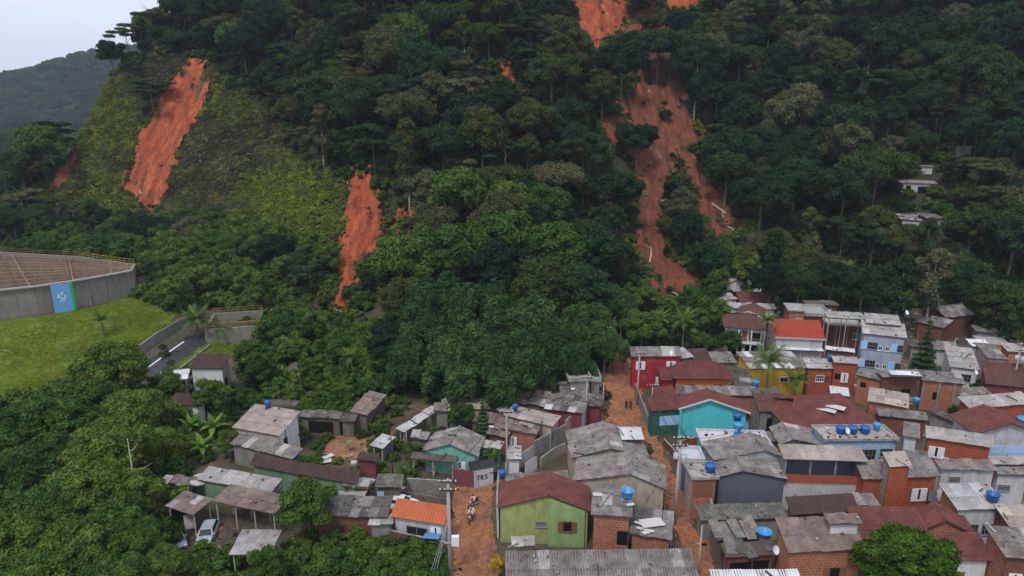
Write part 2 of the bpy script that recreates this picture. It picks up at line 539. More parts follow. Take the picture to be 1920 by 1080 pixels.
PATCHES = {}
def patch(name, poly, res, off, mat, relief=0.0, rsc=2.0, ragged=1.0, streak=(1.0, 1.0), world=False, kind='structure'):
    """a surface lying on the ground inside a ragged outline"""
    W = poly if world else world_poly(poly)
    xs_ = [p[0] for p in W]; ys_ = [p[1] for p in W]
    xs = np.arange(min(xs_) - 2, max(xs_) + 2, res); ys = np.arange(min(ys_) - 2, max(ys_) + 2, res)
    def keep(x, y):
        xx = x + ragged * (vnoise(x / 2.2, y / 2.2, 21) + .6 * vnoise(x / .8, y / .8, 22))
        yy = y + ragged * (vnoise(x / 2.2, y / 2.2, 23) + .6 * vnoise(x / .8, y / .8, 24))
        return in_poly(xx, yy, W)
    def fz(X, Y):
        z = ground(X, Y) + off
        if relief:
            a, b = X / rsc * streak[0], Y / rsc * streak[1]
            z = z + relief * (vnoise(a, b, 31) + .5 * vnoise(a * 2.3, b * 2.3, 32) + .25 * vnoise(a * 5, b * 5, 33)) * 0.6 + relief * .5
        return z
    o = grid_obj(name, xs, ys, fz, mat, keep)
    tag(o, kind=kind)
    PATCHES.setdefault(name, []).append(W)
    return o

SLIDES = [
    ('landslide_scar', 'slide', [(345, 120), (385, 125), (397, 165), (378, 215), (350, 262), (335, 300), (318, 345), (296, 405), (262, 390), (238, 368), (228, 350), (236, 330), (256, 300), (262, 262), (290, 215), (318, 165)]),
    ('landslide_scar', 'slide_dark', [(150, 276), (148, 300), (140, 325), (118, 352), (92, 372), (72, 378), (95, 345), (122, 315), (140, 288)]),
    ('landslide_scar', 'slide', [(655, 325), (690, 322), (700, 342), (716, 365), (721, 420), (718, 465), (700, 490), (676, 512), (662, 545), (655, 572), (664, 588), (640, 594), (622, 572), (610, 558), (634, 548), (636, 500), (640, 470), (632, 452), (646, 420), (645, 380), (652, 352)]),
    ('landslide_scar', 'slide', [(1066, -60), (1175, -60), (1180, 45), (1150, 75), (1115, 105), (1095, 95), (1085, 60), (1070, 15)]),
    ('landslide_scar', 'slide', [(1240, -50), (1310, -50), (1306, 22), (1276, 20), (1240, 30)]),
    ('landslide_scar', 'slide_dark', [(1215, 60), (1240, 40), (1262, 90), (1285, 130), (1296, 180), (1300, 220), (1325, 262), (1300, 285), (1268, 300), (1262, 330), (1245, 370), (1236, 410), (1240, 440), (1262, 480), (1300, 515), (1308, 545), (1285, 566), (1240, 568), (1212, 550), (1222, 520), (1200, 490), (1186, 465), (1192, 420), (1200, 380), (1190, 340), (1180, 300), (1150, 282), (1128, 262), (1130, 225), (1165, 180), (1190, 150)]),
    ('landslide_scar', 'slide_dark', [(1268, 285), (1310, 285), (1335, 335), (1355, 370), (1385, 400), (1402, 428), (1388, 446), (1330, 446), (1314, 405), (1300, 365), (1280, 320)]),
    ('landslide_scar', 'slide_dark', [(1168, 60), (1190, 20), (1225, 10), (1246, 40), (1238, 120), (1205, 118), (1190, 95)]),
    ('landslide_scar', 'slide', [(938, 122), (968, 122), (975, 158), (950, 165), (938, 150)]),
    ('landslide_scar', 'slide', [(735, 425), (770, 400), (790, 405), (760, 428), (745, 445)]),
]
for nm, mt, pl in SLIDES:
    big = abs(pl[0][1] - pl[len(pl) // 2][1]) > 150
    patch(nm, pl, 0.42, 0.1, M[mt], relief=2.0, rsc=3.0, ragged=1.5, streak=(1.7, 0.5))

# ------------------------------------------------------------ mud streets
patch('muddy_street', [(852, 1100), (930, 1100), (926, 1010), (924, 960), (926, 912), (900, 917), (850, 912), (848, 960), (850, 1010)], 0.2, 0.05, M['street'], 0.22, 0.9, 0.3, (1.3, .5))
patch('muddy_street', [(1320, 1100), (1345, 1100), (1338, 1010), (1310, 1000), (1285, 930), (1262, 890), (1248, 850), (1232, 815), (1216, 780), (1205, 742), (1192, 700), (1178, 660), (1165, 640), (1135, 640), (1140, 680), (1136, 720), (1140, 760), (1136, 790), (1150, 800), (1190, 806), (1215, 835), (1232, 880), (1248, 940), (1262, 990), (1280, 1040), (1290, 1100)], 0.2, 0.05, M['street'], 0.22, 0.9, 0.45, (1.3, .5))
patch('muddy_lane', [(930, 912), (950, 896), (1000, 862), (1060, 828), (1085, 806), (1145, 800), (1130, 775), (1108, 775), (1085, 790), (1040, 822), (1000, 848), (945, 885), (926, 905)], 0.35, 0.09, M['street'], 0.14, 1.2, 0.3)
patch('bare_earth_yard', [(612, 840), (640, 815), (690, 805), (740, 812), (735, 845), (690, 862), (640, 872), (615, 866)], 0.4, 0.08, mat_mud('yard_orange_earth', (0.28, 0.12, 0.06), (0.33, 0.16, 0.08), (0.14, 0.13, 0.05), 0.2), 0.15, 1.5, 0.8)
patch('bare_earth_yard', [(330, 1035), (320, 1000), (380, 975), (480, 975), (560, 980), (540, 1040), (480, 1062), (380, 1062)], 0.4, 0.08, M['yard'], 0.2, 1.2, 0.6)
patch('dug_plot', [(715, 800), (740, 765), (800, 752), (850, 755), (810, 785), (760, 800)], 0.4, 0.08, mat_mud('plot_brown_earth', (0.10, 0.06, 0.04), (0.14, 0.085, 0.055), (0.17, 0.12, 0.075), 0.1), 0.35, 1.0, 0.5)
for pl in ([(1080, 1100), (1400, 1100), (1500, 900), (1400, 700), (1240, 700), (1260, 800), (1300, 900), (1330, 1000)],):
    pass

# ------------------------------------------------------------ far hill behind, its wood one mass
def far_ridge(X):
    return np.interp(X, [-1600, -1100, -983, -911, -870, -800, -747, -560, -300, 0], [10, 16, 24, 54, 84, 100, 113, 138, 150, 140])
def far_z(X, Y):
    e = sstep(900, 1350, Y) * sstep(2100, 1500, Y)
    return -2 + e * far_ridge(X) * (1 + .05 * vnoise(X / 90, Y / 90, 41)) + 6 * vnoise(X / 40, Y / 40, 42) * e
M['far_wood'] = mat_leaf('far_wood_leaves', [(0.0, (0.028, 0.045, 0.028)), (0.5, (0.045, 0.065, 0.035)), (1.0, (0.07, 0.08, 0.05))], clump=0.6, csc=0.02)
fh = grid_obj('hill', np.arange(-2300, 120, 20.0), np.arange(880, 2100, 20.0), far_z, M['forest_floor'])
tag(fh, kind='structure')
# ------------------------------------------------------------ foliage meshes
def ico(sub=1):
    bm = bmesh.new(); bmesh.ops.create_icosphere(bm, subdivisions=sub, radius=1)
    V = np.array([v.co[:] for v in bm.verts]); F = np.array([[v.index for v in f.verts] for f in bm.faces])
    bm.free(); return V, F
ICO_V, ICO_F = ico(2)

def crown_mesh(name, lobes, n, leaf, mat, seed=0, inner=0.66, upbias=0.35, shell=(0.60, 1.12), stretch=1.6, flat=0.0):
    """lobes: (cx,cy,cz,rx,ry,rz); leaf clumps spread through each lobe's outer volume"""
    rs = np.random.RandomState(seed)
    L = np.array(lobes, float)
    area = (L[:, 3] * L[:, 4] + L[:, 3] * L[:, 5]) ; pr = area / area.sum()
    k = rs.choice(len(L), n, p=pr)
    d = rs.normal(size=(n, 3)); d[:, 2] = np.abs(d[:, 2]) * rs.choice([1, 1, 1, -0.7], n); d /= np.linalg.norm(d, axis=1)[:, None]
    rad = rs.uniform(shell[0], shell[1], n) + np.where(rs.rand(n) < .10, rs.uniform(0, .35, n), 0)
    P = L[k, :3] + d * L[k, 3:] * rad[:, None]
    nrm = d + rs.normal(size=(n, 3)) * 0.65 + np.array([0, 0, upbias]); nrm /= np.linalg.norm(nrm, axis=1)[:, None]
    t = np.cross(nrm, rs.normal(size=(n, 3))); t[:, 2] -= flat * np.abs(t[:, 2]); t /= np.linalg.norm(t, axis=1)[:, None]
    b = np.cross(nrm, t)
    sz = leaf * rs.uniform(0.6, 1.35, n)[:, None]
    a = t * sz * stretch * .5; c = b * sz * .5
    drop = np.zeros((n, 3)); drop[:, 2] = -sz[:, 0] * .25
    V = np.stack([P - a, P + c * .9 + drop * .2, P + a + drop, P - c * .9 + drop * .2], 1).reshape(-1, 3)
    F = np.arange(4 * n).reshape(n, 4)
    q = np.concatenate([ICO_F[:, :3], ICO_F[:, 2:3]], 1)
    Vs, Fs = [V], [F]; off = len(V)
    tri_v, tri_f = [], []
    for i in range(len(L)):  # unseen core blob added in each lobe so light does not show through
        jit = 1 + rs.uniform(-.14, .14, len(ICO_V))[:, None]
        tri_v.append(L[i, :3] + ICO_V * L[i, 3:] * inner * jit); tri_f.append(ICO_F + off + i * len(ICO_V))
    V = np.concatenate([V] + tri_v); TF = np.concatenate(tri_f)
    me = bpy.data.meshes.new(name)
    V = V.astype(np.float32)
    me.vertices.add(len(V)); me.vertices.foreach_set('co', V.ravel())
    li = np.concatenate([F.ravel(), TF.ravel()]).astype(np.int32)
    me.loops.add(len(li)); me.loops.foreach_set('vertex_index', li)
    ls = np.concatenate([np.arange(0, F.size, 4), F.size + np.arange(0, TF.size, 3)]).astype(np.int32)
    lt = np.concatenate([np.full(len(F), 4), np.full(len(TF), 3)]).astype(np.int32)
    me.polygons.add(len(ls)); me.polygons.foreach_set('loop_start', ls); me.polygons.foreach_set('loop_total', lt)
    me.update(calc_edges=True)
    me.materials.append(mat)
    return me

def lobes_round(rs, Rr, H, n, zc, flat=1.0, small=(0.26, 0.42)):
    out = [(0, 0, zc, Rr * .62, Rr * .62, H * .6)]
    for i in range(n):
        a = i * 2.399 + rs.uniform(-.4, .4); e = math.asin(min(1, max(-.55, -0.45 + 1.45 * (i + .5) / n)))
        q = rs.uniform(.70, .98)
        r = Rr * rs.uniform(*small)
        out.append((math.cos(a) * math.cos(e) * Rr * q, math.sin(a) * math.cos(e) * Rr * q, zc + math.sin(e) * H * q * flat, r, r, r * rs.uniform(.62, .9)))
    return out

def lobes_umbrella(rs, Rr, z, n):
    out = []
    for i in range(n):
        a = rs.uniform(0, 6.28); q = Rr * math.sqrt(rs.rand()); lay = rs.choice([0, 0, 1, 2])
        r = Rr * rs.uniform(.20, .36)
        out.append((math.cos(a) * q, math.sin(a) * q, z - lay * 1.3 - q * q / Rr * .22, r, r, r * .28))
    return out

def lobes_tall(rs, Rr, H, n, z0):
    out = []
    for i in range(n):
        f = (i + .5) / n; a = rs.uniform(0, 6.28)
        w = Rr * (0.55 + .5 * math.sin(f * 2.9)) * .75
        r = Rr * rs.uniform(.28, .48)
        out.append((math.cos(a) * w * rs.rand(), math.sin(a) * w * rs.rand(), z0 + f * H, r, r, r * .8))
    return out

def trunk_mesh(name, h, r, mat, seed=0, limbs=5, spread=2.6, n=7, lean=.3, bare=False):
    rs = random.Random(seed); mb = MB()
    lx, ly = rs.uniform(-lean, lean), rs.uniform(-lean, lean)
    pts = [(lx * (k / 4) ** 2 + rs.uniform(-.06, .06), ly * (k / 4) ** 2 + rs.uniform(-.06, .06), -1.2 + (h + 1.2) * k / 4) for k in range(5)]
    mb.tube(pts, [r * (1.25, 1, .82, .66, .5)[k] for k in range(5)], n)
    for i in range(limbs):
        a = i * 6.283 / max(1, limbs) + rs.uniform(-.5, .5)
        f = rs.uniform(.5, .97); k = min(3, int(f * 4)); u = f * 4 - k
        p0 = Vector(pts[k]).lerp(Vector(pts[k + 1]), u)
        L = spread * rs.uniform(.7, 1.25)
        p1 = p0 + Vector((math.cos(a) * L * .45, math.sin(a) * L * .45, L * .5))
        p2 = p0 + Vector((math.cos(a + .2) * L, math.sin(a + .2) * L, L * .85))
        mb.tube([p0, p1, p2], [r * .42, r * .3, r * .12], 5)
        if bare:
            for j in range(3):
                b = a + rs.uniform(-1, 1); q = p1.lerp(p2, rs.uniform(.1, 1))
                mb.tube([q, q + Vector((math.cos(b) * L * .35, math.sin(b) * L * .35, L * rs.uniform(.1, .5)))], [r * .14, r * .04], 4)
    return mb.mesh(name, mat, True)

rs = np.random.RandomState(3)
TREE = {}   # kind -> list of (crown mesh, trunk mesh, crown radius, top height)
def reg(kind, crown, trunk, rad, top): TREE.setdefault(kind, []).append((crown, trunk, rad, top))
for i in range(7):
    Rr = 5.0; Hh = [3.6, 4.4, 2.6, 5.4, 4.0, 3.0, 4.8][i]; zc = 9.0
    lb = lobes_round(rs, Rr, Hh, 13 + 3 * i, zc, small=((.26, .42), (.18, .34), (.3, .5), (.2, .3), (.15, .45), (.22, .36), (.3, .44))[i])
    lb = [(a * (1 + .25 * (i % 3 - 1)), b, c + .12 * a * (i % 2), d, e_, f) for a, b, c, d, e_, f in lb]
    reg('broad', crown_mesh('crown_broad', lb, 9000, 0.36, M['leaf_forest'], 50 + i), trunk_mesh('trunk', 9.5, .28, M['bark'], i, 5, 3.0), Rr, zc + Hh)
for i in range(2):
    lb = lobes_round(rs, 5.0, 4.0, 18 + i, 9.0)
    reg('broad_light', crown_mesh('crown_light', lb, 7500, 0.42, M['leaf_light'], 70 + i), trunk_mesh('trunk', 9.5, .28, M['bark'], 30 + i, 5, 3.0), 5.0, 13)
for i in range(3):
    lb = lobes_umbrella(rs, 5.5, 12.0, 16)
    reg('umbrella', crown_mesh('crown_umbrella', lb, 5200, 0.36, M['leaf_forest'], 60 + i, inner=.6, upbias=.9), trunk_mesh('trunk', 11.2, .17, M['bark'], 10 + i, 5, 3.4), 5.5, 12.6)
for i in range(2):
    lb = lobes_tall(rs, 3.4, 9.0, 11, 6.0)
    reg('tall', crown_mesh('crown_tall', lb, 5500, 0.38, M['leaf_forest'], 80 + i), trunk_mesh('trunk', 13, .17, M['bark_pale'], 20 + i, 3, 1.4), 3.4, 16)
for i in range(2):     # feathery arching clumps of bamboo
    lb = []
    for k in range(30):
        a = rs.uniform(0, 6.28); q = 4.6 * math.sqrt(rs.rand())
        z = 11.5 - q * q * .22 + rs.uniform(-1.3, 1.0)
        lb.append((math.cos(a) * q, math.sin(a) * q, z, 1.15, 1.15, 1.7)); lb.append((math.cos(a) * (q + .7), math.sin(a) * (q + .7), z - 2.0, 1.0, 1.0, 1.7))
    reg('bamboo', crown_mesh('crown_bamboo', lb, 13000, 0.26, M['leaf_bamboo'], 90 + i, stretch=3.0, flat=.0, upbias=.1, inner=.7), trunk_mesh('stems', 10, .14, M['bark_dark'], 40, 9, 3.5), 5.2, 13)
for i in range(2):     # shrubs
    lb = lobes_round(rs, 1.3, 1.0, 9, 0.9)
    reg('bush', crown_mesh('crown_bush', lb, 1500, 0.2, M['leaf_near'], 100 + i), trunk_mesh('stem', 0.9, .06, M['bark_dark'], 60 + i, 3, .7, 5), 1.4, 2.0)
reg('bush_light', crown_mesh('crown_bush_light', lobes_round(rs, 1.3, 1.0, 9, 0.9), 1500, 0.2, M['leaf_light'], 110), trunk_mesh('stem', 0.9, .06, M['bark_dark'], 66, 3, .7, 5), 1.4, 2.0)
for i in range(3):     # large near crowns with small leaves
    lb = lobes_round(rs, 5.0, 4.4, 38, 7.2, small=(.17, .36))
    reg('near', crown_mesh('crown_near', lb, 22000, 0.30, M['leaf_near'], 120 + i), trunk_mesh('trunk', 7.5, .32, M['bark'], 70 + i, 7, 3.6, 9), 5.2, 11.8)
lb = lobes_round(rs, 2.5, 2.2, 14, 4.0)
reg('small', crown_mesh('crown_small', lb, 6000, 0.22, M['leaf_near'], 130), trunk_mesh('trunk', 3.9, .13, M['bark'], 80, 5, 1.7), 2.6, 6.2)
reg('small_light', crown_mesh('crown_small_light', lobes_round(rs, 2.5, 2.2, 13, 4.0), 6000, 0.22, M['leaf_light'], 131), trunk_mesh('trunk', 3.9, .13, M['bark'], 81, 5, 1.7), 2.6, 6.2)

reg('round', crown_mesh('crown_round', lobes_round(rs, 5.0, 4.4, 40, 7.2, small=(.17, .30)), 26000, 0.27, M['leaf_round'], 133), trunk_mesh('trunk', 7.5, .32, M['bark'], 90, 7, 3.6, 9), 5.2, 11.8)
# cone shaped conifer
lb = []
for k in range(11):
    z = 1.2 + k * .82; w = 1.75 * (1 - k / 11.5)
    for j in range(max(2, 6 - k // 2)):
        a = j * 6.283 / max(2, 6 - k // 2) + k
        lb.append((math.cos(a) * w * .62, math.sin(a) * w * .62, z, w * .5 + .12, w * .5 + .12, .22))
reg('pine', crown_mesh('crown_pine', lb, 6500, .17, M['leaf_bamboo'], 140, inner=.6, stretch=2.2), trunk_mesh('trunk', 10.2, .12, M['bark_dark'], 85, 0), 1.9, 10.6)

def frond_mesh(name, L, w, mat, n=14, droop=1.0, banana=False, seed=0):
    """one feathered palm leaf or one broad banana leaf along +X"""
    rr = random.Random(seed); mb = MB()
    P = []
    for k in range(n + 1):
        f = k / n
        P.append(Vector((L * (f - .12 * f * f * droop), 0, L * (.42 * f - .72 * droop * f * f))))
    mb.tube(P[::2], [.05 * (1 - .8 * k / (n // 2)) + .008 for k in range(len(P[::2]))], 4)
    for k in range(n):
        a, b = P[k], P[k + 1]; f = (k + .5) / n
        if banana:
            ww = w * math.sin(math.pi * min(1, f * .95 + .08)) ** .6; w2 = w * math.sin(math.pi * min(1, (f + 1 / n) * .95 + .08)) ** .6 if k < n - 1 else .02
            for s in (-1, 1):
                mb.quad(a, b - (b - a) * rr.uniform(0, .12), b - (b - a) * rr.uniform(0, .12) + Vector((0, s * w2, .12 * w - .02)), a + Vector((0, s * ww, .12 * w)))
        else:
            ww = w * math.sin(math.pi * min(1, f * .85 + .15)) ** .7
            for q in range(3):
                c0 = a.lerp(b, q / 3); c1 = a.lerp(b, (q + .95) / 3)
                for s in (-1, 1):
                    tip = c0 + Vector((.45 * ww, s * ww, -.30 * ww * rr.uniform(.5, 1.5)))
                    mb.poly([c0, c1, tip])
    return mb.mesh(name, mat)

FR_PALM = [frond_mesh('frond', 3.6, .95, M['leaf_palm'], droop=d, seed=i) for i, d in enumerate((.35, .75, 1.1))]
FR_AREC = [frond_mesh('frond_small', 2.3, .5, M['leaf_palm'], 10, droop=d, seed=5 + i) for i, d in enumerate((.5, .95))]
FR_BAN = [frond_mesh('banana_leaf', 2.6, .42, M['leaf_banana'], 9, droop=d, banana=True, seed=9 + i) for i, d in enumerate((.2, .7, 1.05))]

def palm(name, loc, h, label, cat='palm', group=None, fr=None, n=18, s=1.0, lean=(0, 0), tr=.16, tm='bark', seed=0, part='frond'):
    rr = random.Random(seed + 77)
    e = empty(name, loc, 0, label, cat, group)
    mb = MB(); top = Vector((lean[0], lean[1], h))
    mb.tube([(lean[0] * f * f, lean[1] * f * f, -.8 + (h + .8) * f) for f in (0, .25, .5, .75, 1)], [tr * 1.4, tr, tr * .9, tr * .85, tr * .8], 8)
    mb.build('trunk', M[tm], e, True)
    for k in range(n):
        a = k * 2.399 + rr.uniform(-.2, .2); ring = k / n
        me = fr[min(len(fr) - 1, int(ring * len(fr)))]
        link(part, me, e, tuple(top), (0, R(-38 + 52 * ring * rr.uniform(.8, 1.1)) * 1.0, a), (s * rr.uniform(.85, 1.12),) * 3)
    return e

# ------------------------------------------------------------ placing trees
def tree_thing(name, kind, loc, s, label, group=None, rz=None, cat='tree', var=None, sz=None):
    v = TREE[kind][var if var is not None else rnd.randrange(len(TREE[kind]))]
    e = empty(name, loc, rnd.uniform(0, 6.28) if rz is None else rz, label, cat, group)
    sc = (s, s, sz if sz else s)
    link('crown', v[0], e, scl=sc)
    if v[1]: link('stem' if 'bush' in kind or kind == 'bamboo' else 'trunk', v[1], e, scl=sc)
    return e

def gn_scatter(name, protos, pts, kind='stuff'):
    """one object that carries instances of a few meshes at many points; pts: x,y,z,rot,scale,variant"""
    A = np.array(pts, np.float32)
    me = bpy.data.meshes.new(name)
    me.vertices.add(len(A)); me.vertices.foreach_set('co', A[:, :3].ravel())
    for an, c in (('rot', 3), ('scl', 4)):
        at_ = me.attributes.new(an, 'FLOAT', 'POINT'); at_.data.foreach_set('value', A[:, c].copy())
    at_ = me.attributes.new('var', 'INT', 'POINT'); at_.data.foreach_set('value', A[:, 5].astype(np.int32))
    o = link(name, me)
    ng = bpy.data.node_groups.new(name, 'GeometryNodeTree')
    ng.interface.new_socket('Geometry', in_out='INPUT', socket_type='NodeSocketGeometry')
    ng.interface.new_socket('Geometry', in_out='OUTPUT', socket_type='NodeSocketGeometry')
    gi = ng.nodes.new('NodeGroupInput'); go = ng.nodes.new('NodeGroupOutput')
    jn = ng.nodes.new('GeometryNodeJoinGeometry')
    def attr(nm, dt):
        a = ng.nodes.new('GeometryNodeInputNamedAttribute'); a.data_type = dt; a.inputs[0].default_value = nm; return a.outputs[0]
    rot, sc_, va = attr('rot', 'FLOAT'), attr('scl', 'FLOAT'), attr('var', 'INT')
    cx = ng.nodes.new('ShaderNodeCombineXYZ'); ng.links.new(rot, cx.inputs[2])
    for i, pm in enumerate(protos):
        oi = ng.nodes.new('GeometryNodeObjectInfo'); oi.inputs[0].default_value = pm
        cp = ng.nodes.new('FunctionNodeCompare'); cp.data_type = 'INT'; cp.operation = 'EQUAL'
        ng.links.new(va, cp.inputs[2]); cp.inputs[3].default_value = i
        ip = ng.nodes.new('GeometryNodeInstanceOnPoints')
        ng.links.new(gi.outputs[0], ip.inputs['Points']); ng.links.new(cp.outputs[0], ip.inputs['Selection'])
        ng.links.new(oi.outputs['Geometry'], ip.inputs['Instance']); ng.links.new(cx.outputs[0], ip.inputs['Rotation']); ng.links.new(sc_, ip.inputs['Scale'])
        ng.links.new(ip.outputs[0], jn.inputs[0])
    ng.links.new(jn.outputs[0], go.inputs[0])
    md = o.modifiers.new('scatter', 'NODES'); md.node_group = ng
    return tag(o, kind=kind)

def proto(me):
    """a mesh object kept out of the scene, only a source for the scatter"""
    o = bpy.data.objects.new(me.name, me); o.use_fake_user = True
    return o

# keep-clear outlines of the photo's open ground in the photograph (open red earth, cleared scrub slope, houses, plant)
CLEAR = [pl for _, _, pl in SLIDES]
SCRUB = [(140, 250), (175, 195), (232, 125), (300, 118), (345, 115), (400, 120), (430, 165), (500, 190), (520, 250), (560, 300), (600, 320), (645, 330), (640, 470), (560, 470), (470, 430), (400, 415), (310, 415), (200, 395), (130, 380), (60, 380), (120, 310)]
HILLHOUSES = [[(1685, 325), (1765, 325), (1765, 366), (1685, 366)], [(1722, 302), (1758, 302), (1758, 322), (1722, 322)], [(1686, 392), (1765, 392), (1765, 432), (1686, 432)], [(1786, 262), (1828, 262), (1828, 296), (1786, 296)]]
def shrink(poly, k):
    cx = sum(p[0] for p in poly) / len(poly); cy = sum(p[1] for p in poly) / len(poly)
    return [(cx + (p[0] - cx) * k, cy + (p[1] - cy) * k) for p in poly]
CLEAR_S = [shrink(p, .97) for p in CLEAR] + HILLHOUSES

def covers(x, y, z, rad, top, clear):
    bx, by, zc = project(x, y, z + top * .65)
    r = rad * FPX / zc
    for dx, dy in ((0, 0), (.75, 0), (-.75, 0), (0, .7), (0, -.7), (.5, .5), (-.5, .5), (.5, -.5), (-.5, -.5)):
        for c in clear:
            if in_poly(bx + dx * r, by + dy * r, c): return True
    return False

cand = []
R2 = random.Random(42)
def poisson(x0, x1, y0, y1, dmin, tries, ok):
    cell = dmin; gridc = {}; out = []
    for _ in range(tries):
        x = R2.uniform(x0, x1); y = R2.uniform(y0, y1)
        i, j = int(x // cell), int(y // cell); bad = False
        for a in (-1, 0, 1):
            for b in (-1, 0, 1):
                for q in gridc.get((i + a, j + b), ()):
                    if (q[0] - x) ** 2 + (q[1] - y) ** 2 < dmin * dmin: bad = True
        if bad or not ok(x, y): continue
        gridc.setdefault((i, j), []).append((x, y)); out.append((x, y))
    return out

def ok_hill(x, y):
    z = gz(x, y); px, py, zc = project(x, y, z)
    if px < -160 or px > 2080 or py < -90: return False
    yf = float(np.interp(x, FX, FY))
    if y < yf - 2: return False
    if z < 1.0 and x < -60: return False
    if in_poly(px, py, SCRUB): return False
    if x < -100 and z < 2.0: return False
    return True
hill_pts = poisson(-175, 215, 120, 330, 4.9, 26000, ok_hill)
# each tree: x,y,z,kind,scale
trees = []
INNER = [(1188, 70, 26), (1215, 40, 20), (1195, 262, 44), (1235, 92, 48), (1285, 100, 36), (1280, 385, 34), (1288, 430, 36), (1262, 345, 22), (1248, 215, 14), (1172, 250, 22), (1150, 210, 22), (1330, 300, 22), (1250, 470, 10)]
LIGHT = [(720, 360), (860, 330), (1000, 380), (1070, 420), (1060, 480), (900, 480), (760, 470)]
DARKR = [(1330, 0), (1920, 0), (1920, 560), (1400, 560)]
for x, y in hill_pts:
    z = gz(x, y)
    px, py, zc = project(x, y, z + 8)
    k = R2.random()
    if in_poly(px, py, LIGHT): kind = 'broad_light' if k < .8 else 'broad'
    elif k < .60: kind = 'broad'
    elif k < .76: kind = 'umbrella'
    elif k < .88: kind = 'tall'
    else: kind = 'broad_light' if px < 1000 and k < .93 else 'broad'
    s = (R2.uniform(.45, .85) if R2.random() < .45 else R2.uniform(.85, 1.35)) * (0.9 if kind == 'umbrella' else 1)
    if px < 700 and py > 380: s *= .75
    v = R2.randrange(len(TREE[kind])); rad, top = TREE[kind][v][2] * s, TREE[kind][v][3] * s
    for shr in (1.0, .7, .45):
        if not covers(x, y, z, rad * shr, top * shr, CLEAR_S + ([shrink(SCRUB, .9)] if px < 680 else [])): break
    else: continue
    s *= shr
    if shr < 1 and kind in ('tall', 'umbrella'): kind = 'broad'; v %= 7
    trees.append((x, y, z - .3, kind, s, v))
# ------------------------------------------------------------ the wood on the hill: the nearest trees singly, the rest one mass
LM = [(370, 120, "left slip's head"), (310, 250, "left slip's middle"), (280, 400, "left slip's toe"), (145, 300, 'small pink slip'), (690, 330, "orange slip's head"), (690, 430, "orange slip's middle"), (640, 580, "orange slip's toe"),
      (955, 140, 'tiny red scar'), (1110, 50, 'top red scar'), (1275, 0, 'second top scar'), (1250, 150, "long slip's head"), (1240, 280, "long slip's waist"), (1220, 420, "long slip's neck"), (1260, 550, "long slip's toe"), (1350, 400, 'side branch slip'),
      (1725, 345, 'white hillside house'), (1710, 412, 'broken roofed hillside house'), (1808, 278, 'block house in trees'), (1400, 520, 'two forest cottages'), (1620, 600, 'pale blue apartment house'), (1790, 590, 'forest edge brick house'),
      (230, 60, "hill's left skyline"), (560, 0, 'top edge above scrub'), (800, 0, 'top edge, hill centre'), (1550, 0, 'top edge, right hill'), (1900, 120, 'right edge, upper hill'), (1900, 440, 'right edge, lower hill'), (820, 250, 'bare limbed umbrella tree'), (1030, 300, 'dark middle slope hollow'), (1530, 200, 'upper right slope hollow'), (1520, 400, 'lower right slope hollow'), (500, 130, 'scrub slope top corner')]
def where(px, py):
    d, q = min((math.hypot(px - l[0], py - l[1]), i) for i, l in enumerate(LM))
    dx, dy = px - LM[q][0], py - LM[q][1]
    if d < 26: w = 'right at'
    else:
        a = math.degrees(math.atan2(-dy, dx)) % 360
        w = ('right of', 'upper right of', 'above', 'upper left of', 'left of', 'lower left of', 'below', 'lower right of')[int((a + 22.5) // 45) % 8]
    return d, q, w
def size_words(s): return 'low' if s < .6 else ('mid-sized' if s < .85 else 'large')
KW = {'broad': ('forest_tree', 'dark round-crowned tree'), 'broad_light': ('forest_tree', 'bright leafy tree'),
      'umbrella': ('umbrella_tree', 'flat-topped layered tree'), 'tall': ('slender_tree', 'slender narrow-crowned tree')}
ORD = ['nearest', 'second nearest', 'third nearest', 'fourth nearest', 'fifth nearest', 'sixth nearest', 'seventh nearest', 'eighth nearest', 'ninth nearest', 'tenth nearest', 'eleventh nearest', 'twelfth nearest']
def shown(t):
    px, py, zc = project(t[0], t[1], t[2] + TREE[t[3]][t[5]][3] * t[4] * .8)
    if px < -20 or px > 1940 or py < -30: return 1e-3
    return TREE[t[3]][t[5]][2] * t[4] / zc
trees.sort(key=shown, reverse=True)
singles, rest = trees[:300], trees[300:]
for ipx, ipy, r_ in INNER:     # singly standing survivors
    r_ *= .88     # trees left standing inside the long slip
    ss = .7
    for _ in range(8):
        p = place_h(ipx, ipy, 9 * ss); zc = project(p.x, p.y, p.z)[2]; ss = r_ * zc / FPX / 5.4
    singles.append((p.x, p.y, p.z - 9 * ss, 'broad', ss, R2.randrange(7)))
info = []
for t_ in singles:
    px, py, zc = project(t_[0], t_[1], t_[2] + 9 * t_[4]); d_, q_, w_ = where(px, py)
    info.append((t_, d_, q_, w_, size_words(t_[4]) + ' ' + KW[t_[3]][1]))
seen = {}
for t_, d_, q_, w_, lk in sorted(info, key=lambda a: a[1]):
    k_ = (q_, w_, lk); n_ = seen.get(k_, 0); seen[k_] = n_ + 1
    x, y, z, kind, s, v = t_
    lab = '%s, %s %s the %s' % (lk, ORD[min(n_, 11)], w_, LM[q_][2])
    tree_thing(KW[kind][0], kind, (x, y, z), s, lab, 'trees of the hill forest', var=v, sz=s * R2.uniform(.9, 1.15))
protos = []; pidx = {}
for kd in ('broad', 'broad_light', 'umbrella', 'tall'):
    for i, v in enumerate(TREE[kd]): pidx[(kd, i)] = len(protos); protos.append(proto(v[0]))
pts = [(x, y, z, R2.uniform(0, 6.28), s, pidx[(kind, v)]) for x, y, z, kind, s, v in rest]
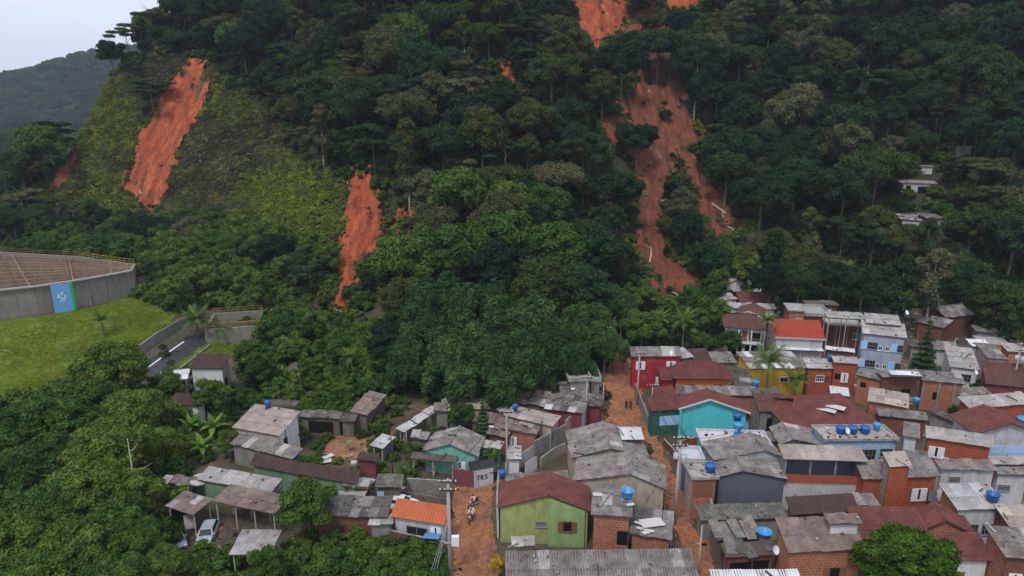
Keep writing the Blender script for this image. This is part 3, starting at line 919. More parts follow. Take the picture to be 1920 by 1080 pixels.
# low undergrowth between the trunks
po = len(protos)
for v in TREE['bush']: protos.append(proto(v[0]))
cl2 = [shrink(c, .985) for c in CLEAR]
def ok_under(x, y):
    z = gz(x, y); px, py, zc = project(x, y, z)
    if px < -60 or px > 1990 or py < -60 or zc < 50: return False
    if y < float(np.interp(x, FX, FY)) - 6: return False
    if in_poly(px, py, SCRUB): return False
    for c in cl2 + HILLHOUSES:
        if in_poly(px, py - 4, c): return False
    return True
for x, y in poisson(-170, 210, 118, 320, 2.5, 30000, ok_under):
    pts.append((x, y, gz(x, y) - .2, R2.uniform(0, 6.28), R2.uniform(.8, 1.9), po + R2.randrange(2)))
# valley woodland running back on the far left
for _ in range(900):
    y = R2.uniform(170, 800); x = R2.uniform(-.80, -.50) * y
    z = gz(x, y)
    if (z > 10 and y < 330) or (y > 230 and y < 420 and R2.random() < .5) or (x > -150 and y < 300): continue
    if project(x, y, z)[0] > 420: continue
    s = R2.uniform(.7, 1.2) * (0.75 if y < 220 else 1)
    if covers(x, y, z, 5 * s, 13 * s, [CLEAR[1], [(70, 255), (130, 255), (130, 280), (70, 280)]]): continue
    pts.append((x, y, z - .3, R2.uniform(0, 6.28), s, R2.randrange(9)))
gn_scatter('forest_mass', protos, pts)

# far hill wood
fp = [proto(TREE['broad'][i][0]) for i in range(3)]
fm = []
for me in fp:
    c = me.data.copy(); c.materials[0] = M['far_wood']; fm.append(proto(c))
pts = []
for _ in range(5200):
    y = R2.uniform(930, 1560); x = R2.uniform(-1250, -560)
    px, py, zc = project(x, y, float(far_z(x, y)) + 6)
    if px < -30 or px > 330: continue
    pts.append((x, y, float(far_z(x, y)) - 3, R2.uniform(0, 6.28), R2.uniform(.9, 1.8), R2.randrange(3)))
gn_scatter('far_hill_forest', fm, pts)

# scrub on the cut slope: low clumps, brownish between and yellow green in patches
sc_bush = crown_mesh('crown_scrub', lobes_round(np.random.RandomState(8), .75, .5, 6, .3), 420, .22, M['leaf_slope'], 150, upbias=.8)
sc_bush2 = crown_mesh('crown_scrub_green', lobes_round(np.random.RandomState(9), .85, .6, 6, .35), 420, .22, M['leaf_slope_green'], 151, upbias=.8)
pts = []
GREEN = [[(135, 255), (200, 160), (235, 175), (240, 260), (195, 285), (140, 275)], [(480, 330), (560, 310), (640, 350), (640, 450), (560, 470), (500, 430), (470, 380)], [(390, 150), (440, 170), (470, 215), (430, 210)], [(200, 330), (262, 390), (250, 410), (160, 380)]]
cl3 = [shrink(c, .97) for c in CLEAR]
SCR2 = shrink(SCRUB, 1.06)
for _ in range(70000):
    x = R2.uniform(-165, -28); y = R2.uniform(150, 290)
    z = gz(x, y); px, py, zc = project(x, y, z)
    if not in_poly(px, py, SCR2): continue
    if any(in_poly(px, py, c) for c in cl3): continue
    gr = any(in_poly(px + R2.gauss(0, 30), py + R2.gauss(0, 26), c) for c in GREEN)
    dens = vnoise(x / 6, y / 6, 50)
    if not gr and dens < -.5 and R2.random() < .3: continue
    s = R2.uniform(.55, 1.25) * (1.15 if gr else .9)
    pts.append((x, y, z - .08, R2.uniform(0, 6.28), s, 1 if gr and R2.random() < .8 else 0))
# torn scrub along the edges of the slips and on islands inside them
for pi_, (_, mt_, pl_) in enumerate(SLIDES):
    Wp = world_poly(pl_); nE = len(Wp)
    for i_ in range(nE):
        a_, b_ = Wp[i_], Wp[(i_ + 1) % nE]; Ls_ = math.hypot(b_[0] - a_[0], b_[1] - a_[1])
        for _ in range(int(Ls_ * 2.4)):
            f_ = R2.random(); x = a_[0] + (b_[0] - a_[0]) * f_ + R2.gauss(0, .75); y = a_[1] + (b_[1] - a_[1]) * f_ + R2.gauss(0, .9)
            pts.append((x, y, gz(x, y) + .1, R2.uniform(0, 6.28), R2.uniform(.5, 1.5), 0 if R2.random() < .7 else 1))
    xs_ = [p[0] for p in Wp]; ys_ = [p[1] for p in Wp]
    for _ in range(int((max(xs_) - min(xs_)) * (max(ys_) - min(ys_)) * .5)):
        x = R2.uniform(min(xs_), max(xs_)); y = R2.uniform(min(ys_), max(ys_))
        if in_poly(x, y, Wp) and vnoise(x / 2.0, y / 5.0, 61) > .52:
            pts.append((x, y, gz(x, y) + .5, R2.uniform(0, 6.28), R2.uniform(.4, 1.0), 0))
gn_scatter('slope_scrub', [proto(sc_bush), proto(sc_bush2)], pts)
M['scrub_soil'] = mat_mud('scrub_slope_soil', (0.045, 0.055, 0.022), (0.065, 0.07, 0.03), (0.085, 0.08, 0.035), 0.05)
W = world_poly(SCR2)
patch('cut_slope', [(p[0], min(max(p[1], 118), 470)) for p in SCRUB], 1.0, 0.12, M['scrub_soil'], 0.2, 4, .5)

# fallen pale trunks on the slips
def log(px0, py0, px1, py1, r=.16, h0=.5, h1=.6, branches=2, label='', seed=0):
    a = cast(px0, py0, h0); b = cast(px1, py1, h1)
    rr = random.Random(seed)
    e = empty('fallen_tree', a, 0, label, 'tree', 'fallen pale trunks on the slips')
    mb = MB(); d = b - a
    mb.tube([Vector((0, 0, 0)), d * .5 + Vector((rr.uniform(-.3, .3), 0, .2)), d], [r, r * .75, r * .35], 6)
    mb.build('trunk', M['wood_dead'], e, True)
    for k in range(branches):
        f = rr.uniform(.3, .9); p = d * f; q = p + Vector((rr.uniform(-1.8, 1.8), rr.uniform(-.8, .8), rr.uniform(-.2, 1.2)))
        m2 = MB(); m2.tube([p, q], [r * .4, r * .15], 5); m2.build('branch', M['wood_dead'], e, True)
for i, (a, b, c, d, w) in enumerate([
    (1212, 330, 1222, 300, 'short fallen trunk lying on the earth mid slip'), (1222, 162, 1215, 178, 'broken pale trunk at the head of the long slip'),
    (1218, 492, 1220, 462, 'upright broken trunk standing in the long slip'), (1195, 475, 1215, 500, 'pale trunk leaning at the left edge of the long slip'),
    (1262, 548, 1285, 562, 'pale log at the toe of the long slip'), (1240, 536, 1240, 566, 'branched log standing on the toe of the long slip'),
    (1352, 392, 1356, 410, 'thin pale log on the right branch of the slip'), (1365, 425, 1385, 438, 'forked pale log at the end of the right branch slip'),
    (1335, 382, 1378, 412, 'long thin log across the right branch of the slip'), (645, 325, 658, 362, 'snapped trunk leaning over the top of the orange slip'),
    (612, 575, 640, 585, 'pale branch in the mud at the toe of the orange slip'), (1230, 385, 1250, 372, 'curved branch on the edge of the long slip'),
    (1200, 562, 1212, 564, 'short pale log left of the slip toe'), (1240, 300, 1232, 280, 'thin pale stick in the upper long slip'), (270, 370, 258, 352, 'uprooted stem on the left slip'),
    (1262, 500, 1268, 525, 'pale stick at the right edge of the lower slip')]):
    log(a, b, c, d, r=.15 + .05 * (i % 3), label=w, seed=i)
# ------------------------------------------------------------ building materials
RM = {
 'gs': mat_sheet('fibre_cement_grey', (0.28, 0.25, 0.24), .8), 'gl': mat_sheet('fibre_cement_light', (0.44, 0.405, 0.40), .5),
 'gd': mat_sheet('fibre_cement_dark', (0.15, 0.135, 0.13), .8), 'gb': mat_sheet('fibre_cement_beige', (0.40, 0.345, 0.305), .4),
 'gw': mat_sheet('metal_sheet_white', (0.66, 0.66, 0.68), .15, rough=.5), 'br': mat_sheet('fibre_cement_brownish', (0.27, 0.20, 0.175), .75),
 'ms': mat_sheet('fibre_cement_mossy', (0.21, 0.20, 0.17), .8, .75), 'gm': mat_sheet('metal_sheet_grey', (0.44, 0.43, 0.44), .4, rough=.5),
 'yb': mat_sheet('fibre_cement_cream', (0.50, 0.44, 0.33), .35),
 'tm': mat_tile('clay_tile_maroon', (0.165, 0.052, 0.046), .7), 'to': mat_tile('clay_tile_orange', (0.47, 0.135, 0.055), .25),
 'tb': mat_tile('clay_tile_brown', (0.135, 0.062, 0.050), .6), 'tr': mat_tile('clay_tile_red', (0.35, 0.060, 0.035), .3),
 'tk': mat_tile('clay_tile_dark', (0.085, 0.05, 0.042), .6), 'tg': mat_tile('clay_tile_red_mossy', (0.175, 0.058, 0.046), .7),
}
WM = {
 'brick': mat_brick('hollow_brick_orange', (0.44, 0.135, 0.06), (0.33, 0.09, 0.045)),
 'brick_red': mat_brick('hollow_brick_red', (0.47, 0.11, 0.05), (0.38, 0.08, 0.035), (0.16, 0.08, 0.055), .3),
 'brick_dark': mat_brick('hollow_brick_dark', (0.24, 0.085, 0.055), (0.17, 0.06, 0.04), (0.14, 0.10, 0.085), .6),
 'concrete': mat_plaster('raw_concrete_render', (0.26, 0.24, 0.225), .7), 'white': mat_plaster('white_paint', (0.66, 0.65, 0.66), .35),
 'whitegrey': mat_plaster('stained_whitewash', (0.50, 0.50, 0.52), .6), 'red': mat_plaster('crimson_paint', (0.36, 0.025, 0.04), .5),
 'orange': mat_plaster('orange_paint', (0.68, 0.22, 0.06), .25), 'turq': mat_plaster('turquoise_paint', (0.09, 0.50, 0.57), .45, mould=(0.0, 0.55, 0.55)),
 'yellow': mat_plaster('yellow_paint', (0.68, 0.42, 0.04), .4), 'lime': mat_plaster('green_paint', (0.25, 0.37, 0.15), .5), 'limey': mat_plaster('olive_green_paint', (0.33, 0.37, 0.13), .6),
 'slate': mat_plaster('slate_blue_paint', (0.105, 0.115, 0.15), .2), 'blue': mat_plaster('light_blue_paint', (0.30, 0.46, 0.64), .3), 'bluegrey': mat_plaster('blue_grey_render', (0.33, 0.37, 0.46), .45),
 'beige': mat_plaster('beige_render', (0.42, 0.36, 0.29), .7), 'pink': mat_plaster('pink_render', (0.50, 0.38, 0.36), .4), 'green': mat_plaster('weathered_green_paint', (0.15, 0.28, 0.16), .7),
 'dgreen': mat_plaster('dark_green_paint', (0.03, 0.11, 0.07), .4), 'maroon': mat_plaster('maroon_paint', (0.20, 0.05, 0.06), .6), 'mint': mat_plaster('mint_paint', (0.18, 0.42, 0.36), .5),
 'royal': mat_plaster('royal_blue_paint', (0.03, 0.09, 0.33), .2), 'wood': mat_plaster('weathered_boards', (0.15, 0.12, 0.10), .6),
}
M['frame_white'] = plain('window_frame_white', (0.68, 0.70, 0.72), .5)
M['frame_brown'] = plain('shutter_brown_wood', (0.20, 0.085, 0.04), .7)
M['frame_blue'] = plain('shutter_light_blue', (0.33, 0.52, 0.78), .5)
M['frame_grey'] = plain('window_frame_grey', (0.25, 0.25, 0.25), .5)
M['glass'] = NT('window_glass', .12, .5).col((0.02, 0.024, 0.03))
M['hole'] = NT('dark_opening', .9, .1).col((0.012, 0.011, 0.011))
M['glass_blue'] = NT('window_glass_blue', .15, .5).col((0.10, 0.20, 0.35))
M['rafter'] = plain('roof_timber', (0.085, 0.062, 0.048), .85, .1)
M['slab'] = mat_plaster('stained_concrete_slab', (0.36, 0.34, 0.325), .85)
M['slab_light'] = mat_plaster('pale_concrete_slab', (0.50, 0.50, 0.54), .35)
M['fascia'] = plain('white_fascia_board', (0.50, 0.48, 0.48), .6)
M['tank_blue'] = plain('blue_plastic', (0.012, 0.10, 0.33), .4, .5)
M['tank_light'] = plain('light_blue_plastic', (0.05, 0.26, 0.55), .4, .5)
M['metal'] = plain('galvanised_metal', (0.42, 0.43, 0.44), .4, .5, .3)
M['pole'] = mat_plaster('concrete_pole', (0.36, 0.34, 0.32), .3)
M['black'] = plain('black_rubber', (0.018, 0.018, 0.02), .6)
M['cable'] = NT('cable_black', .6, .3).col((0.03, 0.03, 0.032))

def corr_mesh(name, mat, waves=6, amp=.028):
    mb = MB(); n = waves * 2; P = []
    for k in range(n + 1): P.append((k / n, amp * (1 if k % 2 else -1)))
    for k in range(n):
        (x0, z0), (x1, z1) = P[k], P[k + 1]
        mb.quad((x0, 0, z0), (x1, 0, z1), (x1, 1, z1), (x0, 1, z0))
    for k in range(n):      # thickness at the lower edge
        (x0, z0), (x1, z1) = P[k], P[k + 1]
        mb.quad((x0, 0, z0 - .02), (x1, 0, z1 - .02), (x1, 0, z1), (x0, 0, z0))
    return mb.mesh(name, mat)
SHEET = {k: corr_mesh('sheet_' + k, RM[k]) for k in ('gs', 'gl', 'gd', 'gb', 'gw', 'br', 'ms', 'gm', 'yb')}
SHEET_D = {k: corr_mesh('sheet_deep_' + k, RM[k], 4, .05) for k in ('gs', 'gl', 'gd', 'gm', 'ms', 'gw')}


def rot_of(side): return {'front': 0.0, 'right': R(90), 'back': R(180), 'left': R(-90)}[side]
WCACHE = {}
def window_meshes(style, w, h, fm):
    k = (style, round(w, 2), round(h, 2), fm)
    if k in WCACHE: return WCACHE[k]
    mb = MB(); t = .07; d = .07; W2 = w / 2
    if style != 'dark':
        mb.box(-W2, -W2 + t, -d, .02, 0, h); mb.box(W2 - t, W2, -d, .02, 0, h)
        mb.box(-W2 + t, W2 - t, -d, .02, 0, t); mb.box(-W2 + t, W2 - t, -d, .02, h - t, h)
        mb.box(-W2 - .06, W2 + .06, -d - .06, .02, -.07, -.003)
    if style == 'glass':
        mb.box(-.025, .025, -d + .02, .01, t, h - t)
    if style == 'grid':
        for q in (1, 2, 3): mb.box(-W2 + w * q / 4 - .02, -W2 + w * q / 4 + .02, -d + .02, .01, t, h - t)
        mb.box(-W2 + t, W2 - t, -d + .025, .01, h * .5 - .02, h * .5 + .02)
    if style == 'vent':
        for q in range(1, 4): mb.box(-W2 + t, W2 - t, -d + .01, .01, h * q / 4 - .04, h * q / 4 + .03)
    fr = mb.mesh('window', M[fm])
    mb = MB(); mb.box(-W2 + (t if style != 'dark' else 0), W2 - (t if style != 'dark' else 0), -.022, .01, (t if style != 'dark' else 0), h - (t if style != 'dark' else 0))
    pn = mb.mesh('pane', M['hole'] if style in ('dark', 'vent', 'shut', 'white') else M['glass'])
    sh = None
    if style in ('shut', 'white', 'blue'):
        mb = MB(); sw = w * .46
        off = W2 + sw / 2 + .02 if style != 'white' else W2 * .62
        for q in (0,):
            mb.box(-sw / 2, sw / 2, -.10, -.05, .02, h - .02)
            for j in range(1, 6): mb.box(-sw / 2 + .04, sw / 2 - .04, -.115, -.10, h * j / 6 - .03, h * j / 6 + .03)
        sh = (mb.mesh('shutter', M[fm]), off)
    WCACHE[k] = (fr, pn, sh)
    return WCACHE[k]

def add_window(parent, style, u, v, w, h, W, D, ov, side, fm='frame_white'):
    Ww = (W if side in ('front', 'back') else D) - 2 * ov
    x = (u - .5) * Ww; off = (D if side in ('front', 'back') else W) / 2 - ov
    rz = rot_of(side)
    loc = Matrix.Rotation(rz, 3, 'Z') @ Vector((x, -off, v))
    if style in ('door', 'doorblue'):
        mb = MB(); mb.box(-w / 2, w / 2, -.05, .02, 0, h); mb.box(w / 2 - .14, w / 2 - .08, -.08, -.05, h * .45, h * .5)
        return mb.build('door', M['frame_blue'] if style == 'doorblue' else M['frame_brown'], parent, loc=loc, rot=(0, 0, rz))
    if style == 'ac':
        mb = MB(); mb.box(-.42, .42, -.38, .0, 0, .55); b = mb.build('air_conditioner', M['frame_white'], parent, loc=loc, rot=(0, 0, rz))
        mb = MB(); mb.tube([(-.1, -.385, .27), (-.1, -.40, .27)], .21, 14); mb.build('fan_grille', M['frame_grey'], b); return b
    fr, pn, sh = window_meshes(style, w, h, fm)
    o = link('window', fr, parent, loc, (0, 0, rz))
    link('pane', pn, o)
    if sh:
        for s in (-1, 1): link('shutter', sh[0], o, (s * sh[1], 0, 0))
    return o

def sheets(parent, O, U, V, w, L, key, mess=0.0, deep=False, sw=1.05, sl=1.8, miss=0.0, mixk=None, nm='sheet'):
    N = U.cross(V).normalized()
    nc = max(1, round(w / sw)); nr = max(1, round(L / sl)); cw = w / nc; cl = L / nr
    for r in range(nr):
        for c in range(nc):
            if miss and rnd.random() < miss: continue
            k = key if not mixk or rnd.random() > .22 else rnd.choice(mixk)
            me = (SHEET_D if deep and k in SHEET_D else SHEET)[k]
            o = link(nm, me, parent)
            j = mess
            du = rnd.uniform(-.15, .15) * j; dv = rnd.uniform(-.3, .3) * j - .06 * (r > 0)
            a = rnd.uniform(-.06, .06) * j + rnd.uniform(-.004, .004)
            U2 = (U * math.cos(a) + V * math.sin(a)); V2 = (V * math.cos(a) - U * math.sin(a))
            V2 = (V2 - N * (.045 / cl) * 1.2).normalized()
            N2 = U2.cross(V2).normalized()
            p = O + U * (c * cw + du) + V * (r * cl + dv) + N * (.055 + .022 * (c % 2) + .02 + rnd.uniform(0, .05) * j)
            Mx = Matrix((U2 * (cw * 1.03), V2 * (cl * 1.06), N2)).transposed().to_4x4()
            Mx.translation = p
            o.matrix_local = Mx

def tiles(mb, O, U, V, w, L, clip=None, p=.34, q=.5):
    N = U.cross(V).normalized()
    nc = max(2, round(w / p)); p = w / nc
    prof = [(0, .0), (.20, .085), (.50, .085), (.70, .0), (1.0, .0)]
    for c in range(nc):
        s0 = c * p; sm = s0 + p * .5
        vmax = L * (clip(sm / w) if clip else 1.0)
        if vmax < .12: continue
        nr = max(1, math.ceil(vmax / q))
        jc = rnd.uniform(-.02, .02)
        for r in range(nr):
            a = r * q; b = min(vmax, a + q)
            jz = rnd.uniform(0, .012)
            P0 = O + V * (a - .03) + N * (.075 + jz); P1 = O + V * b + N * (.045 + jz)
            for i in range(4):
                x0, z0 = prof[i]; x1, z1 = prof[i + 1]
                ua, ub = U * (s0 + x0 * p + jc * 0), U * (s0 + x1 * p)
                mb.quad(P0 + ua + N * z0, P0 + ub + N * z1, P1 + ub + N * z1, P1 + ua + N * z0)
            if a == 0:
                for i in range(3):
                    x0, z0 = prof[i]; x1, z1 = prof[i + 1]
                    mb.quad(P0 + U * (s0 + x0 * p) - N * .03, P0 + U * (s0 + x1 * p) - N * .03, P0 + U * (s0 + x1 * p) + N * z1, P0 + U * (s0 + x0 * p) + N * z0)

HOUSES = []
ROOFS = []
def house(label, A, B, C, h, rise=0.6, typ='mono', wall='brick', roof='gs', wins=(), ov=.3, mess=.35, deep=False, miss=0.0,
          mixk=None, ridge=.5, name='house', cat='house', fascia=False, walls=('front', 'left', 'right', 'back'), hipk=None, parapet=.15, wallb=None, slab='slab', group=None, sl=1.8, bands=()):
    a = place_h(A[0], A[1], h); b = place_h(B[0], B[1], h)
    a.z = b.z = (a.z + b.z) / 2
    hb = h + (rise if typ == 'mono' else 0)
    gz_ = a.z - h
    c = at(C[0], C[1], gz_ + hb)
    u = Vector((b.x - a.x, b.y - a.y, 0)); W = u.length; u.normalize()
    n = Vector((-u.y, u.x, 0))
    D = max(1.2, (c - a).dot(n))
    ctr = Vector((a.x, a.y, 0)) + u * (W / 2) + n * (D / 2)
    rz = math.atan2(u.y, u.x)
    e = empty(name, (ctr.x, ctr.y, gz_), rz, label, cat, group)
    HOUSES.append((label, W, D, e))
    w2, d2 = W / 2, D / 2
    xr = (ridge - .5) * W
    def rzf(x, y):
        if typ == 'mono': return h + rise * (y + d2) / D
        if typ == 'gable_x': return h + rise * (1 - abs(y) / d2)
        if typ == 'gable_y': return h + rise * ((x + w2) / (xr + w2) if x < xr else (w2 - x) / (w2 - xr))
        return h
    def wm(side):
        return wall.get(side, wall.get('front')) if isinstance(wall, dict) else wall
    xi, yi = w2 - ov, d2 - ov
    dn = .05
    def corner(x, y): return rzf(x, y) - dn
    sides = {'front': [(-xi, -yi), (xi, -yi)], 'right': [(xi, -yi), (xi, yi)], 'back': [(xi, yi), (-xi, yi)], 'left': [(-xi, yi), (-xi, -yi)]}
    for sd in walls:
        (x0, y0), (x1, y1) = sides[sd]
        mb = MB(); Ls = math.hypot(x1 - x0, y1 - y0)
        pts = [(0, -1.5), (Ls, -1.5), (Ls, corner(x1, y1))]
        if typ == 'gable_y' and sd in ('front', 'back'):
            xx = xr if sd == 'front' else xr
            pts.append(((xx + xi) if sd == 'front' else (xi - xx), rzf(xx, y0) - dn))
        if typ == 'gable_x' and sd in ('left', 'right'): pts.append((Ls / 2, h + rise - dn))
        pts.append((0, corner(x0, y0)))
        dx, dy = (x1 - x0) / Ls, (y1 - y0) / Ls
        nx, ny = dy, -dx
        P = [Vector((x0 + dx * s, y0 + dy * s, z)) for s, z in pts]
        Q = [p - Vector((nx, ny, 0)) * .14 for p in P]
        mb.poly(P, uv=[(s, z) for s, z in pts]); mb.poly(Q[::-1])
        for k in range(2, len(P)):
            k2 = (k + 1) % len(P)
            if k2 == 0 or k2 == 1: continue
            mb.quad(P[k2], P[k], Q[k], Q[k2])
        for k, k2 in ((1, 2), (len(P) - 1, 0)):
            mb.quad(P[k], P[k2], Q[k2], Q[k])
        # butt neighbouring walls: the front and back run full width, the sides are 3 mm in
        o = mb.build('wall', WM[wm(sd)], e)
        if sd in ('left', 'right'): o.scale = (1, (yi - .003) / yi, 1)
    # planes
    V0 = Vector
    planes = []
    if typ == 'mono':
        L = math.hypot(D, rise); planes = [(V0((-w2, -d2, h)), V0((1, 0, 0)), V0((0, D, rise)) / L, W, L)]
    elif typ == 'gable_x':
        L = math.hypot(d2, rise); planes = [(V0((-w2, -d2, h)), V0((1, 0, 0)), V0((0, d2, rise)) / L, W, L), (V0((w2, d2, h)), V0((-1, 0, 0)), V0((0, -d2, rise)) / L, W, L)]
    elif typ == 'gable_y':
        l1 = xr + w2; l2 = w2 - xr; La = math.hypot(l1, rise); Lb = math.hypot(l2, rise)
        planes = [(V0((-w2, d2, h)), V0((0, -1, 0)), V0((l1, 0, rise)) / La, D, La), (V0((w2, -d2, h)), V0((0, 1, 0)), V0((-l2, 0, rise)) / Lb, D, Lb)]
    elif typ == 'hip':
        k = min(hipk if hipk else d2, w2 * .98)
        L = math.hypot(d2, rise); Ls_ = math.hypot(k, rise)
        planes = [(V0((-w2, -d2, h)), V0((1, 0, 0)), V0((0, d2, rise)) / L, W, L, lambda f: min(1, f * W / k, (1 - f) * W / k)),
                  (V0((w2, d2, h)), V0((-1, 0, 0)), V0((0, -d2, rise)) / L, W, L, lambda f: min(1, f * W / k, (1 - f) * W / k)),
                  (V0((-w2, d2, h)), V0((0, -1, 0)), V0((k, 0, rise)) / Ls_, D, Ls_, lambda f: min(1, 2 * f, 2 * (1 - f))),
                  (V0((w2, -d2, h)), V0((0, 1, 0)), V0((-k, 0, rise)) / Ls_, D, Ls_, lambda f: min(1, 2 * f, 2 * (1 - f)))]
    e['roof_w'] = W; e['roof_d'] = D
    if typ == 'flat':
        mb = MB(); mb.box(-w2, w2, -d2, d2, h - .02, h + .12); sb = mb.build('roof', M[slab], e)
        if parapet:
            for (x0, x1, y0, y1) in ((-w2, w2, -d2, -d2 + .15), (-w2, w2, d2 - .15, d2), (-w2, -w2 + .15, -d2 + .152, d2 - .152), (w2 - .15, w2, -d2 + .152, d2 - .152)):
                mb = MB(); mb.box(x0, x1, y0, y1, h + .122, h + .12 + parapet); mb.build('parapet', M[slab], sb)
        return e
    # timber deck below the covering
    mb = MB()
    for pl in planes:
        O, U, V, w_, L_ = pl[:5]; N = U.cross(V)
        cl = pl[5] if len(pl) > 5 else None
        if cl is None: Q = [O, O + U * w_, O + U * w_ + V * L_, O + V * L_]
        else:
            ks = [f / 40 for f in range(41)]
            top = [(f, cl(f)) for f in ks]
            f1 = next(f for f, v in top if v >= .999) if any(v >= .999 for _, v in top) else .5
            Q = [O, O + U * w_, O + U * w_ * (1 - f1) + V * L_, O + U * w_ * f1 + V * L_]
        lo = [p - N * .05 for p in Q]
        up = [p + N * .012 for p in Q]
        mb.poly(up); mb.poly(lo[::-1])
        for k in range(len(Q)): mb.quad(up[(k + 1) % 4], up[k], lo[k], lo[(k + 1) % 4])
    rf_mat = M['rafter']
    rf = mb.build('roof', rf_mat, e)
    if roof in SHEET:
        if mixk is None and roof in ('gs', 'gd', 'br'): mixk = (roof, roof, roof, 'gs', 'gl')
        ROOFS.append((e, [pl[:5] for pl in planes if True]))
        for pl in planes: sheets(rf, *pl[:5], roof, mess, deep, sl=sl, miss=miss, mixk=mixk)
    else:
        mb = MB()
        for pl in planes: tiles(mb, *pl[:5], clip=pl[5] if len(pl) > 5 else None)
        o = mb.build('tiles', RM[roof], rf); o['kind'] = 'stuff'
    # ridge and hip caps
    rg = []
    if typ == 'gable_x': rg = [[(-w2, 0, h + rise + .06), (w2, 0, h + rise + .06)]]
    if typ == 'gable_y': rg = [[(xr, -d2, h + rise + .06), (xr, d2, h + rise + .06)]]
    if typ == 'hip':
        t0 = (-w2 + k, 0, h + rise + .07); t1 = (w2 - k, 0, h + rise + .07)
        rg = [[t0, t1]] if (w2 - k) > .1 else []
        for s, tt in ((-1, t0), (1, t1)):
            for s2 in (-1, 1): rg.append([(s * w2, s2 * d2, h + .08), tt])
    for r_ in rg:
        mb = MB(); mb.tube(r_, .13, 6); mb.build('ridge_cap', RM[roof] if roof not in SHEET else RM[roof], rf)
    if fascia:
        mb = MB()
        if typ == 'gable_y':
            for x0, x1 in ((-w2, xr), (w2, xr)):
                p0 = V0((x0, -d2 - .05, h)); p1 = V0((x1, -d2 - .05, h + rise))
                mb.quad(p0 - V0((0, 0, .12)), p1 - V0((0, 0, .12)), p1 + V0((0, 0, .12)), p0 + V0((0, 0, .12)))
                mb.quad(p0 + V0((0, 0, .12)), p1 + V0((0, 0, .12)), p1 + V0((0, .12, .12)), p0 + V0((0, .12, .12)))
        else:
            mb.box(-w2, w2, -d2 - .07, -d2 - .01, h - .1, h + .14)
        mb.build('fascia', M['fascia'], e)
    return e

def W_(e, *specs, ov=.3):
    W, D = e['roof_w'], e['roof_d']
    for s in specs:
        side, style, u, v, w, h = s[:6]; fm = s[6] if len(s) > 6 else 'frame_white'
        add_window(e, style, u, v, w, h, W, D, ov, side, fm)

def shed(label, A, B, C, h, rise=.5, roof='gs', posts=True, deep=False, name='shed', cat='shed', back=None, mess=.25, mixk=None, typ='mono', tilt=0, miss=0):
    e = house(label, A, B, C, h, rise, typ, 'wood', roof, walls=(back or ()), deep=deep, name=name, cat=cat, mess=mess, mixk=mixk, miss=miss)
    W, D = e['roof_w'], e['roof_d']
    if posts:
        nx = max(2, round(W / 3.2) + 1)
        for i in range(nx):
            for y, hh in ((-D / 2 + .35, h), (D / 2 - .35, h + (rise if typ == 'mono' else 0))):
                x = -W / 2 + .35 + (W - .7) * i / (nx - 1)
                mb = MB(); mb.tube([(x, y, -.5), (x, y, hh - .12)], .08, 6)
                mb.build('post', M['bark_pale'], e)
        mb = MB(); mb.box(-W / 2 + .2, W / 2 - .2, -D / 2 + .29, -D / 2 + .41, h - .2, h - .07); mb.build('beam', M['bark_pale'], e)
    return e

def tank(px, py, h, label, r=.72, light=False, group='blue rooftop water tanks', stand=0, open_=False, hh=.85):
    p = place_h(px, py, h)
    r *= .88; hh *= .9
    e = empty('water_tank', p, rnd.uniform(0, 6), label, 'water tank', group)
    m = M['tank_light' if light else 'tank_blue']
    mb = MB()
    prof = [(r * .80, 0), (r * .83, hh * .3), (r * .86, hh * .33), (r * .9, hh * .66), (r * .93, hh * .69), (r, hh)]
    if open_: mb.lathe(prof + [(r * 1.07, hh + .02), (r * 1.07, hh + .06), (r * .97, hh + .06), (r * .8, .1)], 18)
    else: mb.lathe(prof, 18)
    mb.build('body', m, e, True)
    if not open_:
        mb = MB(); mb.lathe([(r * 1.06, hh + .002), (r * 1.07, hh + .09), (r * .9, hh + .17), (r * .35, hh + .22), (r * .3, hh + .27)], 18)
        mb.build('lid', m, e, True)
    if stand:
        mb = MB()
        for x in (-.5, .5):
            for y in (-.5, .5): mb.tube([(x * r * 1.2, y * r * 1.2, -stand), (x * r * 1.2, y * r * 1.2, -.05)], .05, 5)
        mb.box(-r * .8, r * .8, -r * .8, r * .8, -.07, -.005)
        mb.build('stand', M['metal'], e)
    return e

